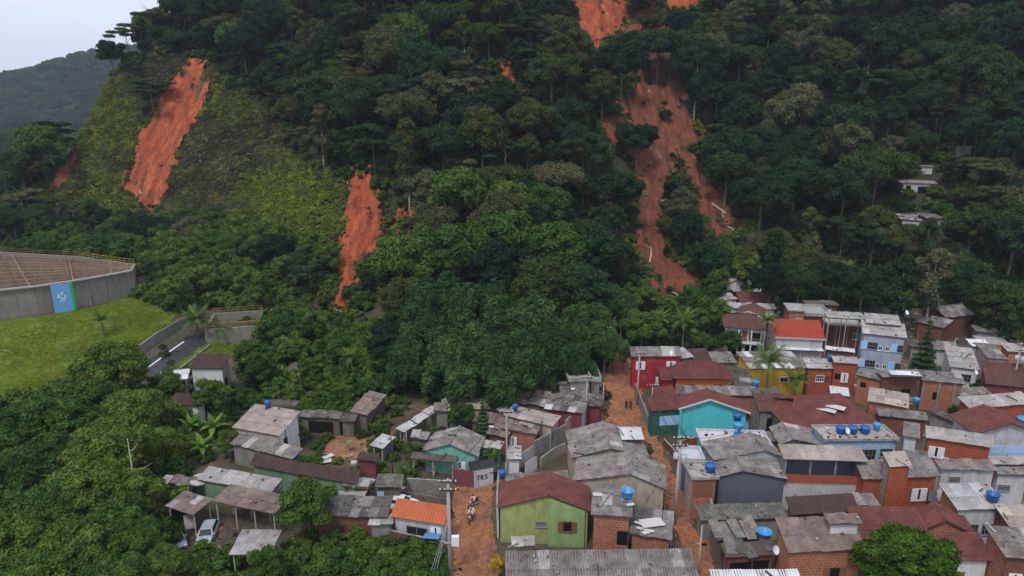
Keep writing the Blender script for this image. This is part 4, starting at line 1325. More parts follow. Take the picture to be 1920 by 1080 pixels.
def wall_run(label, pts, h, mat, name='boundary_wall', cat='wall', t=.16, group=None, hbase=0.0, cap=False):
    W = [cast(p[0], p[1], 0.0) for p in pts]
    e = empty(name, W[0], 0, label, cat, group)
    o0 = W[0]
    for k in range(len(W) - 1):
        a, b = W[k] - o0, W[k + 1] - o0
        d = Vector((b.x - a.x, b.y - a.y, 0)); L = d.length; d.normalize(); n = Vector((-d.y, d.x, 0)) * t / 2
        mb = MB(); z0 = min(a.z, b.z)
        P = [a - n, b - n, b + n, a + n]
        lo = [Vector((p.x, p.y, p.z - 1)) for p in P]; hi = [Vector((p.x, p.y, p.z + h)) for p in P]
        mb.quad(lo[0], lo[1], hi[1], hi[0], uv=[(0, 0), (L, 0), (L, h + 1), (0, h + 1)])
        mb.quad(lo[1], lo[2], hi[2], hi[1]); mb.quad(lo[2], lo[3], hi[3], hi[2], uv=[(0, 0), (L, 0), (L, h + 1), (0, h + 1)]); mb.quad(lo[3], lo[0], hi[0], hi[3])
        mb.quad(hi[0], hi[1], hi[2], hi[3])
        mb.build('wall_panel', WM[mat], e)
        if cap:
            mb = MB(); c = [p + (p - (a + b) * .5).normalized() * .03 for p in hi]
            mb.quad(*[Vector((p.x, p.y, p.z + .05)) for p in c])
            for i in range(4): mb.quad(Vector((c[i].x, c[i].y, c[i].z + .004)), Vector((c[(i + 1) % 4].x, c[(i + 1) % 4].y, c[(i + 1) % 4].z + .004)), Vector((c[(i + 1) % 4].x, c[(i + 1) % 4].y, c[(i + 1) % 4].z + .05)), Vector((c[i].x, c[i].y, c[i].z + .05)))
            mb.build('coping', M['slab'], e)
    return e
# ------------------------------------------------------------ right of the main street, back rows
e = house('white hillside house with grey sheet roof and dark doorways among the forest trees', (1690, 343), (1760, 345), (1694, 333), 2.8, .5, wall='whitegrey', roof='gl', mess=.8)
W_(e, ('front', 'dark', .2, .9, 1.2, 1.2), ('front', 'dark', .62, .1, 2.4, 1.9), ('front', 'dark', .85, .9, .9, 1.2))
e = house('little pale hut just above the larger white hillside house', (1726, 312), (1752, 313), (1730, 305), 2.2, .3, wall='whitegrey', roof='gl')
e = house('broken roofed grey hillside house half lost in trees', (1690, 412), (1728, 414), (1692, 396), 3.4, .6, wall='whitegrey', roof='gl', mess=2.5, mixk=('gw', 'gs'))
W_(e, ('front', 'dark', .3, 1.4, 1.0, 1.0), ('front', 'dark', .75, 1.4, 1.0, 1.0))
e = house('small unfinished block house highest on the right hillside', (1792, 277), (1825, 276), (1796, 270), 3.0, .2, 'flat', 'concrete')
e = house('low roof in trees beside the grey hillside house', (1740, 412), (1775, 408), (1745, 400), 2.4, .3, wall='concrete', roof='gs', mess=1.5)
e = house('cream gabled cottage half hidden by banana plants at the slip foot', (1362, 532), (1395, 534), (1366, 514), 3.0, 1.0, 'gable_y', 'white', 'gl')
e = house('white cottage with light roof right of the banana plants', (1400, 530), (1432, 531), (1404, 513), 3.0, .8, 'gable_y', 'white', 'gl')
e = house('long low house with dark red tile roof at the forest edge', (1386, 566), (1456, 568), (1386, 549), 3.0, 1.2, 'gable_x', 'maroon', 'tm')
e = house('grey and white patched sheet roof below the dark red forest edge roof', (1356, 577), (1455, 580), (1358, 567), 3.2, .4, wall='whitegrey', roof='gl', mess=.8, mixk=('gw', 'gs'))
e = house('small white box house beneath the tree left of the dark red roof', (1348, 563), (1384, 562), (1350, 549), 3.0, .3, wall='white', roof='gl', mess=1)
e = house('two storey white house with brown hip roof and open balcony', (1357, 614), (1440, 620), (1364, 590), 5.6, 1.7, 'hip', 'white', 'tb', ov=.9)
W_(e, ('front', 'dark', .22, 3.1, 1.9, 1.6), ('front', 'door', .5, 3.0, .9, 2.0), ('front', 'dark', .80, 3.1, 1.9, 1.6), ('front', 'dark', .25, .2, 2.4, 2.0), ('front', 'dark', .75, .2, 2.4, 2.0), ov=.9)
_W, _D = e['roof_w'], e['roof_d']
mb = MB(); mb.box(-_W / 2 + .3, _W / 2 - .3, -_D / 2 + .1, -_D / 2 + .9, 2.7, 2.9); mb.build('balcony_slab', M['frame_white'], e)
mb = MB(); mb.box(-_W / 2 + .3, _W / 2 - .3, -_D / 2 + .1, -_D / 2 + .16, 3.75, 3.83)
for k in range(24): mb.box(-_W / 2 + .4 + (_W - .8) * k / 23 - .02, -_W / 2 + .4 + (_W - .8) * k / 23 + .02, -_D / 2 + .11, -_D / 2 + .15, 2.9, 3.75)
mb.build('balcony_railing', M['frame_grey'], e)
for k in range(4):
    x = -_W / 2 + .45 + (_W - .9) * k / 3; mb = MB(); mb.box(x - .1, x + .1, -_D / 2 + .15, -_D / 2 + .35, -1, 5.5); mb.build('column', M['frame_white'], e)
e = house('brown tiled gable with white barge boards behind the balcony house', (1378, 590), (1430, 597), (1385, 574), 6.0, 1.0, 'gable_y', 'white', 'tb', fascia=True)
e = house('bare brick room with a single framed window above the red roof', (1478, 583), (1512, 585), (1480, 570), 7.0, .2, 'flat', 'brick', parapet=.1)
W_(e, ('front', 'grid', .68, 4.2, 1.2, 1.3))
e = house('brick house under an overgrown roof with a white shuttered window', (1514, 573), (1574, 573), (1514, 563), 5.0, .3, wall='brick_dark', roof='ms', mess=1)
W_(e, ('front', 'white', .65, 2.6, 1.7, 1.5))
e = house('dark brick back rooms with broken parapets above the red roof', (1500, 592), (1560, 595), (1502, 575), 6.0, .2, 'flat', 'brick_dark', parapet=.5)
e = house('house with broad bright red tile roof over a white verandah', (1453, 633), (1548, 637), (1450, 598), 5.4, 2.0, 'mono', 'whitegrey', 'tr', fascia=True)
e = shed('white metal verandah roof below the broad red tile roof', (1460, 656), (1545, 659), (1456, 637), 3.4, .7, 'gw', name='verandah', cat='verandah')
e = house('unfinished brick storey with concrete columns beside the blue apartment house', (1552, 610), (1618, 614), (1552, 598), 5.8, .2, 'flat', 'brick_dark', parapet=.1)
W_(e, ('front', 'glass', .88, 3.3, .9, 1.2))
for u in (.02, .28, .60, .97):
    mb = MB(); x = (u - .5) * e['roof_w']; mb.box(x - .12, x + .12, -e['roof_d'] / 2 + .12, -e['roof_d'] / 2 + .28, -1, 5.78); mb.build('column', WM['concrete'], e)
e = shed('open rooftop shelter with light sheets and white posts on the unfinished brick storey', (1552, 596), (1626, 600), (1584, 585), 8.2, .3, 'gl', name='rooftop_shelter', cat='shelter')
e = house('low white sheet roof strip in front of the unfinished brick storey', (1548, 656), (1604, 662), (1550, 650), 3.2, .3, wall='brick_dark', roof='gw')
# blue apartment house
e = house('tall pale blue apartment house with light blue shutters and grey sheet roof', (1617, 626), (1701, 634), (1638, 602), 7.6, 1.2, 'mono', {'front': 'bluegrey', 'right': 'concrete', 'left': 'bluegrey', 'back': 'concrete'}, 'gl', mess=.1)
W_(e, *[('front', st, u, v, w, hh, f) for v in (4.9, 1.7) for st, u, w, hh, f in (('grid', .24, 1.7, 1.3, 'frame_grey'), ('glass', .45, .6, .8, 'frame_white'), ('glass', .62, .6, .8, 'frame_white'), ('grid', .88, 1.7, 1.3, 'frame_grey'))])
_W, _D = e['roof_w'], e['roof_d']
for v in (4.85, 1.65):
    for u in (.08, .75): mb = MB(); x = (u - .5) * _W; mb.box(x - .5, x + .5, -_D / 2 + .18, -_D / 2 + .28, v, v + 1.4); mb.build('shutter', M['frame_blue'], e)
e = house('grey roofed rear wing standing higher behind the pale blue apartment house', (1624, 606), (1690, 611), (1640, 588), 8.8, .9, wall='concrete', roof='gl', mess=.1)
e = house('brick house with wide grey roof of overlapping sheets at the forest edge', (1775, 597), (1828, 590), (1752, 577), 4.4, 1.3, 'gable_x', 'brick_dark', 'gs', mess=.6)
e = house('patched sheet roof sloping left below the forest edge brick house', (1718, 604), (1770, 616), (1728, 588), 3.6, .8, wall='brick_dark', roof='gs', mess=.9, mixk=('gd', 'gl'))
e = house('small grey house with low roof right of the conical tree', (1754, 656), (1802, 660), (1764, 640), 3.0, .6, wall='whitegrey', roof='gs')
e = house('white house with smooth light grey roof and one barred window', (1782, 688), (1838, 695), (1802, 651), 3.6, 1.6, 'mono', {'front': 'white', 'right': 'maroon', 'left': 'white'}, 'gl', mess=.1)
W_(e, ('front', 'grid', .55, 1.3, 1.9, 1.3, 'frame_grey'))
e = house('tiny house with flat white sheet roof beside a cream wall', (1824, 650), (1861, 652), (1830, 636), 4.2, .4, wall='bluegrey', roof='gw')
e = house('cream walled long room at the foot of the right forest', (1838, 645), (1897, 650), (1840, 632), 3.4, .2, 'flat', 'yellow', parapet=.1)
e = house('lilac grey roofed house between the white house and the right edge', (1852, 672), (1892, 675), (1862, 645), 4.0, .6, wall='pink', roof='gs', mess=.4)
W_(e, ('front', 'dark', .5, 1.0, 1.2, 1.2))
e = house('light roof overlapping the right edge above a bare brick room', (1890, 660), (1930, 662), (1895, 644), 5.0, .5, wall='brick', roof='gl')
e = house('large brown tiled roof running down to the right edge', (1848, 720), (1930, 728), (1880, 680), 3.2, 2.6, 'mono', 'maroon', 'tb')
# crimson house and neighbours
e = house('crimson two storey house with white shuttered windows beside the street', (1184, 669), (1279, 669), (1184, 651), 5.8, .9, wall='red', roof='gs', mess=.15)
W_(e, ('front', 'white', .17, 3.6, 1.4, 1.3), ('front', 'white', .82, 3.6, 1.4, 1.3), ('front', 'white', .62, .9, 1.5, 1.3))
e = house('small light roof tucked right of the crimson house', (1277, 672), (1300, 670), (1282, 652), 4.6, .5, wall='concrete', roof='gl', mess=.6)
e = house('steep dark brown tiled roof behind the orange house', (1297, 684), (1338, 682), (1305, 656), 3.4, 1.4, 'gable_x', 'concrete', 'tk')
e = house('plain grey roofed room between the brown tiled roof and the yellow house', (1338, 681), (1382, 681), (1337, 660), 3.2, .5, wall='concrete', roof='gs')
e = house('bright orange house under a maroon hip roof', (1263, 711), (1377, 711), (1268, 686), 3.6, 1.9, 'hip', 'orange', 'tm', ov=.6)
W_(e, ('front', 'grid', .26, 1.4, 1.5, 1.1, 'frame_brown'), ('front', 'glass', .53, 1.4, .9, 1.0, 'frame_brown'), ('front', 'grid', .80, 1.4, 1.5, 1.1, 'frame_brown'), ov=.6)
e = house('maroon tiled wing joined to the left of the orange house', (1240, 714), (1270, 713), (1248, 688), 3.0, 1.2, 'mono', 'red', 'tm')
e = house('long mottled grey sheet roof in front of the orange house', (1273, 742), (1425, 742), (1273, 724), 3.2, .5, wall='brick', roof='gs', mess=.5, mixk=('gd',))
e = house('small red tiled roof left of the mottled grey roof', (1230, 750), (1273, 746), (1233, 726), 3.2, .9, 'mono', 'brick_dark', 'tg')
e = house('rubble strewn grey roof between the orange and yellow houses', (1378, 724), (1412, 728), (1376, 690), 3.2, .4, wall='concrete', roof='gd', mess=1.2)
e = house('yellow L shaped house with patched grey roof behind the coconut palm', (1408, 692), (1515, 691), (1388, 660), 4.8, .5, 'mono', 'yellow', 'gs', mess=.6, mixk=('gl', 'gw'))
W_(e, ('front', 'glass', .62, 2.4, 1.3, .9), ('front', 'dark', .8, 2.5, .9, .8), ('left', 'dark', .5, 2.2, .6, 1.2))
# brick group centre right
e = house('brick house with barred white window under light roof right of the yellow house', (1514, 691), (1566, 692), (1514, 672), 4.6, .6, wall='brick_red', roof='gl', mess=.3)
W_(e, ('front', 'grid', .52, 2.3, 1.3, 1.1), ('front', 'vent', .82, 2.6, .9, .7, 'frame_brown'))
e = house('taller brick room with white board window and pale slab edge', (1563, 678), (1612, 681), (1563, 668), 6.0, .3, wall='brick_red', roof='gl', mess=.2, fascia=True)
W_(e, ('front', 'dark', .2, 3.0, .9, .9), ('front', 'white', .52, 2.6, 1.0, 1.5))
e = house('brick shed whose grey roof falls to the right above a diagonal roof', (1604, 703), (1660, 716), (1606, 692), 4.6, .5, wall='brick', roof='gs', mess=.3)
W_(e, ('front', 'dark', .25, 2.8, .8, .8))
e = house('dull red brick house with one black window and turquoise roof strip', (1655, 708), (1732, 708), (1652, 694), 5.4, .4, wall='brick_dark', roof='gs', mess=.4)
W_(e, ('front', 'dark', .66, 2.2, 1.4, 1.2))
e = shed('short turquoise panel canopy above the dull red brick house', (1672, 703), (1728, 706), (1674, 697), 6.2, .2, 'gw', posts=False, name='canopy', cat='canopy')
e = house('orange brick house with concrete pillars under long corrugated roof', (1728, 714), (1812, 721), (1728, 694), 4.8, .7, wall='brick', roof='gs', deep=True, mess=.2)
W_(e, ('front', 'dark', .38, 1.8, .9, 1.2))
for u in (.02, .42, .80, .98):
    mb = MB(); x = (u - .5) * (e['roof_w'] - .6); mb.box(x - .12, x + .12, -e['roof_d'] / 2 + .14, -e['roof_d'] / 2 + .28, -1, 4.7); mb.build('column', WM['concrete'], e)
e = house('long diagonal beige roof with tall brick end wall', (1627, 752), (1704, 766), (1607, 722), 4.2, 1.0, wall='brick', roof='gb', mess=.3)
e = house('narrow grey lean-to roof beneath the diagonal beige roof', (1648, 780), (1742, 790), (1636, 764), 3.2, .5, wall='brick_dark', roof='gs', mess=.3)
e = shed('plain white sheet awning above the big maroon roof', (1557, 740), (1593, 744), (1534, 721), 3.4, .4, 'gw', posts=True, name='awning', cat='awning')
# turquoise house group
e = house('turquoise gabled house with peeling darker patches and white barge boards', (1272, 768), (1408, 775), (1264, 746), 4.4, 1.7, 'gable_y', 'turq', 'tg', ridge=.43, fascia=True, ov=.5)
mb = MB(); mb.box(-e['roof_w'] / 2 + .2, -e['roof_w'] / 2 + .5, -e['roof_d'] / 2, -e['roof_d'] / 2 + .2, -1, 4.4); mb.build('corner_post', WM['turq'], e)
e = house('dark green fronted wing with pale blue window left of the turquoise gable', (1221, 771), (1283, 768), (1226, 746), 4.2, 1.0, 'mono', 'dgreen', 'tg')
W_(e, ('front', 'doorblue', .6, 1.8, 2.8, 1.4))
e = house('porch with sky blue shutter right of the turquoise gable', (1382, 779), (1412, 781), (1384, 768), 3.4, .3, wall='slate', roof='tm')
W_(e, ('front', 'doorblue', .5, 1.4, 1.2, 1.2))
e = house('brown tiled house with wide open garage below', (1424, 772), (1488, 773), (1427, 738), 3.5, 1.2, 'mono', 'concrete', 'tb')
W_(e, ('front', 'dark', .62, .1, 3.2, 2.3))
e = house('big maroon hip roof with a pale skylight patch', (1480, 806), (1652, 797), (1497, 742), 3.6, 2.0, 'hip', 'concrete', 'tg', ov=.5)
_W = e['roof_w']
e = house('narrow maroon tiled roof between the garage house and the big hip roof', (1478, 775), (1520, 772), (1482, 745), 3.4, 1.0, 'mono', 'brick_dark', 'tg')
# flat roofed turquoise edged house with tanks
e = house('white flat roofed house with debris and three blue tanks', (1316, 838), (1450, 842), (1312, 808), 4.6, .2, 'flat', {'front': 'whitegrey', 'left': 'turq', 'right': 'whitegrey'}, slab='slab_light', parapet=.25)
W_(e, ('front', 'dark', .12, 1.8, 1.0, 1.2))
e = house('small grey flat terrace in front of the three tank house', (1276, 866), (1322, 868), (1280, 842), 4.2, .2, 'flat', {'front': 'slate', 'left': 'whitegrey'}, slab='slab_light', parapet=.4)
e = house('orange brick tower room with cluttered flat roof beside the street', (1296, 899), (1349, 899), (1286, 870), 5.2, .2, 'flat', {'front': 'brick', 'left': 'pink'}, parapet=.2)
W_(e, ('front', 'door', .5, 2.9, 2.2, 1.9, ))
e = house('rear grey gable roof stepping up behind the slate blue wall', (1338, 864), (1470, 858), (1332, 828), 4.8, 1.1, 'gable_y', 'whitegrey', 'gs', ridge=.72, mess=.15)
e = house('slate blue walled house with broad grey gable roof', (1345, 895), (1478, 899), (1340, 864), 4.4, .9, 'gable_y', 'slate', 'gs', ridge=.36, mess=.15)
e = house('long dirty corrugated roof in front of the slate blue wall', (1314, 976), (1480, 973), (1312, 948), 2.8, .4, wall='concrete', roof='ms', deep=True, mess=.2)
e = house('shack roof of loose weathered sheets near the lower street', (1345, 1013), (1432, 1005), (1338, 979), 3.2, .5, wall='wood', roof='gs', mess=1.6, mixk=('gd', 'gl'), miss=.04)
e = house('lower shack with broken dark sheets and posts at the lower street', (1362, 1045), (1458, 1040), (1358, 1018), 2.9, .4, wall='brick_dark', roof='gd', mess=2.0, mixk=('gs', 'gl'), miss=.04)
W_(e, ('front', 'dark', .3, .3, 2.2, 1.7), ('front', 'dark', .75, .3, 1.6, 1.8))
e = house('bottom edge roof of white corrugated metal', (1338, 1098), (1508, 1098), (1340, 1070), 3.0, .4, wall='white', roof='gw', deep=True, mess=.1)
e = house('brick house with brown shuttered window and large brown grey roof', (1478, 1038), (1626, 1030), (1452, 972), 4.6, 1.5, 'mono', 'brick', 'br', mess=.2)
W_(e, ('front', 'shut', .66, 1.4, 1.1, 1.2, 'frame_brown'))
e = house('small white dormer room rising from the brown grey roof', (1556, 984), (1618, 982), (1556, 964), 6.6, .3, wall={'front': 'white', 'left': 'brick', 'right': 'brick'}, roof='br')
e = house('dark maroon tiled roof above the brown grey roof', (1484, 966), (1612, 958), (1508, 930), 4.0, 1.1, 'mono', 'brick_dark', 'tk')
e = house('grey triangular end roof beside the dark maroon tiles', (1606, 950), (1650, 948), (1604, 926), 4.0, .4, wall='brick_dark', roof='gs')
e = house('maroon tiled house behind the big round tree', (1612, 1012), (1748, 1012), (1606, 950), 3.6, 1.5, 'mono', 'brick_dark', 'tg')
e = house('brick gabled house with maroon roof right of the big round tree', (1736, 992), (1830, 1004), (1730, 958), 3.8, 1.2, 'gable_y', 'brick', 'tg', ridge=.38)
W_(e, ('front', 'dark', .92, .8, 1.3, 1.6))
e = house('white walled house with long maroon roof at the bottom right', (1770, 1052), (1862, 1052), (1748, 998), 3.4, 1.4, 'mono', 'white', 'tg')
W_(e, ('front', 'shut', .3, .9, .9, 1.1, 'frame_brown'))
e = house('brick house cut by the bottom right corner under a grey roof', (1886, 1046), (1975, 1052), (1850, 986), 5.4, .8, 'mono', {'front': 'brick_dark', 'left': 'brick'}, 'gs', mess=.2)
W_(e, ('front', 'white', .3, 2.2, 1.1, 1.4))
e = house('beige roofed annex at the right edge below the corrugated roof', (1894, 990), (1960, 992), (1876, 946), 4.4, .8, wall='brick_dark', roof='gb', mess=.3)
e = house('light corrugated metal roof with a blue tank on a two window house', (1796, 957), (1893, 955), (1756, 908), 4.8, 1.0, 'mono', {'front': 'whitegrey', 'left': 'brick', 'right': 'whitegrey'}, 'gm', deep=True, mess=.1)
W_(e, ('front', 'grid', .34, 1.6, 1.7, 1.3, 'frame_grey'), ('front', 'grid', .76, 1.6, 1.7, 1.3, 'frame_grey'))
# brick mid right
e = house('two level brick house with beige roof and deep open balcony', (1470, 862), (1628, 866), (1455, 834), 6.6, .6, 'mono', 'concrete', 'gb', mess=.1, ov=.35, walls=('left', 'right', 'back'))
_W, _D = e['roof_w'], e['roof_d']
mb = MB(); mb.box(-_W / 2 + .3, _W / 2 - .3, -_D / 2 + .3, _D / 2 - .6, 3.3, 3.5); mb.build('balcony_floor', M['slab'], e)
mb = MB(); y = -_D / 2 + .3
mb.quad((-_W / 2 + .3, y, 3.5), (_W / 2 - .3, y, 3.5), (_W / 2 - .3, y, 4.5), (-_W / 2 + .3, y, 4.5), uv=[(0, 0), (_W, 0), (_W, 1), (0, 1)]); mb.box(-_W / 2 + .3, _W / 2 - .3, y + .01, y + .15, 3.5, 4.5)
mb.build('balcony_parapet', WM['brick_red'], e)
mb = MB(); mb.box(-_W / 2 + .3, _W / 2 - .3, y + .004, y + .14, -1, 3.3); mb.build('wall', WM['whitegrey'], e)
mb = MB(); mb.box(-_W / 2 + .6, _W / 2 - .6, .6, .75, 3.5, 6.5); mb.build('wall', WM['slate'], e)
for k in range(4):
    x = -_W / 2 + .45 + (_W - .9) * k / 3; mb = MB(); mb.box(x - .08, x + .08, y + .16, y + .32, 3.5, 6.45); mb.build('post', WM['concrete'], e)
e = house('small brick tower with beige sheet roof rising between two grey roofs', (1668, 876), (1710, 874), (1652, 849), 7.0, .9, 'mono', {'front': 'brick_red', 'left': 'concrete', 'right': 'brick'}, 'gb', mess=.1, ov=.15, fascia=False)
e = house('broad bright brick house with pale blanked window', (1618, 900), (1764, 893), (1622, 864), 5.0, 1.2, 'mono', 'brick_red', 'gs', mess=.2)
W_(e, ('front', 'white', .80, 1.9, 1.7, 1.5))
mb = MB(); x = (.33 - .5) * e['roof_w']; mb.box(x - .12, x + .12, -e['roof_d'] / 2 + .1, -e['roof_d'] / 2 + .28, -1, 4.9); mb.build('column', WM['concrete'], e)
e = house('white walled house with louvred vents and low grey roof', (1764, 881), (1872, 883), (1740, 860), 5.2, .5, wall='whitegrey', roof='gs', mess=.3)
W_(e, ('front', 'vent', .28, 3.4, 1.3, .8, 'frame_grey'))
e = house('whitewashed wall house at the right edge with broken plaster and vent', (1870, 890), (1935, 893), (1862, 880), 4.8, .3, wall='whitegrey', roof='gs', mess=.6)
W_(e, ('front', 'vent', .28, 2.6, 1.4, .8, 'frame_grey'))
e = house('red brick house with white shuttered window, air conditioner and long grey roof', (1736, 821), (1864, 840), (1722, 797), 5.6, 1.0, 'mono', {'front': 'brick_red', 'left': 'concrete', 'right': 'brick'}, 'gl', mess=.2)
W_(e, ('front', 'white', .17, 3.1, 1.6, 1.4), ('front', 'ac', .32, 2.7, .8, .6))
e = house('light grey roofed white gable joined left of the red brick house', (1692, 818), (1724, 824), (1668, 786), 5.8, .8, 'mono', {'front': 'whitegrey', 'left': 'blue'}, 'gs', mess=.2)
e = house('sky blue house with flat roof of rubble and four blue tanks', (1546, 828), (1688, 826), (1534, 800), 4.6, .2, 'flat', 'blue', parapet=.2)
W_(e, ('front', 'ac', .16, 2.6, .8, .6), ('front', 'grid', .30, 1.8, 1.3, 1.2, 'frame_grey'), ('front', 'grid', .63, 1.7, 1.9, 1.6, 'frame_grey'), ('front', 'grid', .88, 2.2, 1.6, 1.2, 'frame_grey'))
e = house('grey gable roof left of the sky blue house', (1462, 834), (1545, 836), (1470, 802), 3.6, .8, 'gable_y', 'concrete', 'gs', ridge=.3, mess=.4)
e = house('long light grey roof over red brick reaching the right edge', (1818, 767), (1940, 757), (1811, 744), 4.2, .7, wall='brick_red', roof='gl', mess=.3)
e = house('maroon hip roofed house with blue framed windows at the right edge', (1828, 815), (1960, 815), (1822, 778), 4.4, 1.5, 'gable_y', 'whitegrey', 'tg', ridge=.5, ov=.5)
W_(e, ('front', 'doorblue', .2, 1.4, 1.3, 1.2), ('front', 'doorblue', .38, 1.4, 1.3, 1.2), ('front', 'doorblue', .66, 1.4, 2.6, 1.1), ov=.5)
e = house('low maroon edged roof below the blue framed windows', (1862, 872), (1945, 872), (1858, 860), 2.8, .4, wall='maroon', roof='gl', mess=.3)
e = house('small grey brick back room left of the maroon hip roof', (1740, 772), (1806, 800), (1736, 758), 2.6, .3, wall='concrete', roof='gd', mess=1.4)

# ------------------------------------------------------------ middle block between the two streets
e = house('lime green gabled house with weathered maroon tile roof', (933, 953), (1107, 960), (940, 906), 4.3, 1.7, 'gable_y', {'front': 'limey', 'left': 'limey', 'right': 'lime', 'back': 'lime'}, 'tg', ridge=.55, ov=.25)
_W, _D = e['roof_w'], e['roof_d']
mb = MB(); x0 = .05 * _W + .02; x1 = _W / 2 - .55; y = -_D / 2 + .25
mb.poly([(x0, y - .35, -1), (x1, y - .35, -1), (x1, y - .35, 4.45), (x0, y - .35, 5.85)], uv=[(0, 0), (1, 0), (1, 1), (0, 1)]); mb.quad((x0, y, -1), (x0, y - .35, -1), (x0, y - .35, 5.85), (x0, y, 5.85)); mb.quad((x1, y - .35, -1), (x1, y, -1), (x1, y, 4.45), (x1, y - .35, 4.45))
mb.build('wall', WM['lime'], e)
fr, pn, sh = window_meshes('shut', 1.0, 1.25, 'frame_brown')
o = link('window', fr, e, ((x0 + x1) / 2 + .1, y - .36, 1.9)); link('pane', pn, o)
for s in (-1, 1): link('shutter', sh[0], o, (s * sh[1], 0, 0))
W_(e, ('front', 'vent', .47, 2.1, 1.2, .7, 'frame_grey'), ov=.25)
e = house('brick house with patched grey roof and a blue tank on a stand', (1108, 966), (1186, 972), (1108, 906), 5.0, .8, 'mono', 'brick', 'gs', mess=.4, mixk=('gl', 'gd'))
W_(e, ('front', 'dark', .83, 1.6, 1.1, 1.6))
e = house('low house with grey roof littered with white sheets by the street', (1180, 1001), (1261, 1012), (1186, 950), 3.4, .7, 'mono', 'brick', 'gs', mess=.5, mixk=('gd',))
e = house('large grey gable roof over stained beige wall beside the street', (1074, 902), (1250, 918), (1078, 858), 4.8, 1.5, 'gable_y', 'beige', 'gs', ridge=.62, mess=.15)
e = house('grey roofed house behind the large grey gable with a dark side wall', (1070, 860), (1218, 858), (1078, 808), 4.2, 1.3, 'gable_y', 'beige', 'gs', ridge=.5, mess=.15)
e = shed('plain white panel roof on green sides at the top of the grey gable', (1166, 825), (1208, 825), (1160, 802), 5.2, .3, 'gw', posts=False, back=('front', 'right'), name='rooftop_shelter', cat='shelter')
e = house('very long dark corrugated roof along the bottom edge', (948, 1106), (1316, 1100), (958, 1034), 3.4, 1.0, 'mono', 'concrete', 'gs', deep=True, mess=.12, sl=2.6)
e = house('corrugated carport roof behind the lime green house', (948, 908), (1068, 902), (950, 890), 3.2, .4, wall='white', roof='gs', deep=True, fascia=False)
e = shed('short light sheet porch below the lime green wall', (960, 1026), (1003, 1025), (966, 1010), 2.4, .3, 'gl', name='porch', cat='porch')
e = house('white lean-to roof by the muddy lane', (1072, 845), (1098, 843), (1076, 828), 2.6, .3, wall='white', roof='gl')
# ------------------------------------------------------------ block left of the main street
e = house('house with smooth beige roof and small blue tank beside the lane', (943, 780), (1036, 800), (984, 765), 3.8, .3, 'mono', 'beige', 'gb', mess=.1)
W_(e, ('right', 'dark', .4, 1.4, 1.2, 1.2))
e = house('brown stained flat roof in front of the beige roof with a brick end', (924, 802), (1006, 815), (934, 780), 3.2, .3, 'mono', {'front': 'brick', 'right': 'concrete', 'left': 'brick'}, 'br', mess=.4)
W_(e, ('front', 'white', .45, .4, 1.0, 1.8), ('right', 'dark', .5, 1.2, 1.0, 1.2))
e = house('cream sheeted roof behind the two garden conifers', (841, 770), (905, 768), (876, 749), 3.2, .4, wall='concrete', roof='yb', mess=.2)
e = house('mottled grey roof cluster left of the small blue tank', (916, 768), (970, 780), (934, 756), 3.2, .3, wall='concrete', roof='gl', mess=1.0, mixk=('gs', 'gw'))
e = house('brown grey shanty roof behind the mottled roof cluster', (938, 752), (1000, 760), (950, 732), 3.2, .4, wall='wood', roof='gs', mess=1.5, mixk=('br', 'gd'))
e = house('grey shanty roof with gaps near the grove', (985, 757), (1040, 766), (1008, 733), 3.4, .4, wall='wood', roof='gs', mess=1.3, mixk=('gl', 'br'))
e = house('bright white sheet patch roof near the street corner', (1020, 767), (1050, 771), (1030, 757), 3.6, .2, wall='maroon', roof='gw', mess=.2)
e = house('wide slumped grey roof at the street corner under the pole', (1034, 768), (1094, 776), (1058, 738), 3.8, .5, {'front': 'mono'}.get('front'), {'front': 'maroon', 'right': 'whitegrey'}, 'gs', mess=.8, mixk=('gl', 'gd'))
e = house('mossy roofed hut right against the grove', (905, 750), (960, 745), (920, 732), 2.8, .4, wall='wood', roof='ms', mess=1)
e = house('bare masonry shell with missing roof near the grove', (1066, 716), (1110, 714), (1068, 700), 5.0, .2, 'flat', 'concrete', parapet=.5)
W_(e, ('front', 'dark', .75, 2.4, 1.2, 1.2))
e = house('low ruined stone room left of the masonry shell', (1034, 722), (1068, 720), (1040, 706), 3.6, .2, 'flat', 'concrete', parapet=.3)
e = house('stepped concrete back wall room at the street bend', (1105, 716), (1128, 716), (1102, 698), 4.4, .2, 'flat', 'concrete', parapet=.4)
e = house('mint green cottage with patched gable roof in the garden', (792, 846), (894, 856), (826, 812), 3.0, 1.3, 'gable_y', 'mint', 'gs', mess=.7, mixk=('br', 'gl'), ridge=.5)
W_(e, ('front', 'white', .7, .9, 1.3, 1.0))
e = shed('dark corrugated carport before the mint green cottage', (768, 860), (852, 868), (778, 850), 2.5, .2, 'gd', name='carport', cat='carport')
e = house('white garage with light grey roof beside the lane', (950, 862), (978, 862), (972, 836), 2.9, .3, wall='white', roof='gl', mess=.1)
e = shed('narrow sheet roof along the left garden, nearest to the bare earth yard', (718, 842), (742, 820), (690, 838), 2.4, .2, 'gm', back=('front',), name='lean_to', cat='lean-to')
e = shed('long narrow grey roof in the middle of the left garden', (758, 813), (806, 780), (735, 810), 2.4, .3, 'gm', back=('front', 'right'), name='lean_to', cat='lean-to', mess=.5)
e = shed('narrow patched grey roof farthest back in the left garden', (808, 780), (852, 755), (788, 775), 2.4, .3, 'gl', back=('front', 'right'), name='lean_to', cat='lean-to', mess=.8)
e = house('dark walled house with brown weathered roof by the brown plot', (690, 780), (726, 740), (654, 772), 3.0, .4, wall='wood', roof='br', mess=.6, mixk=('gs',))
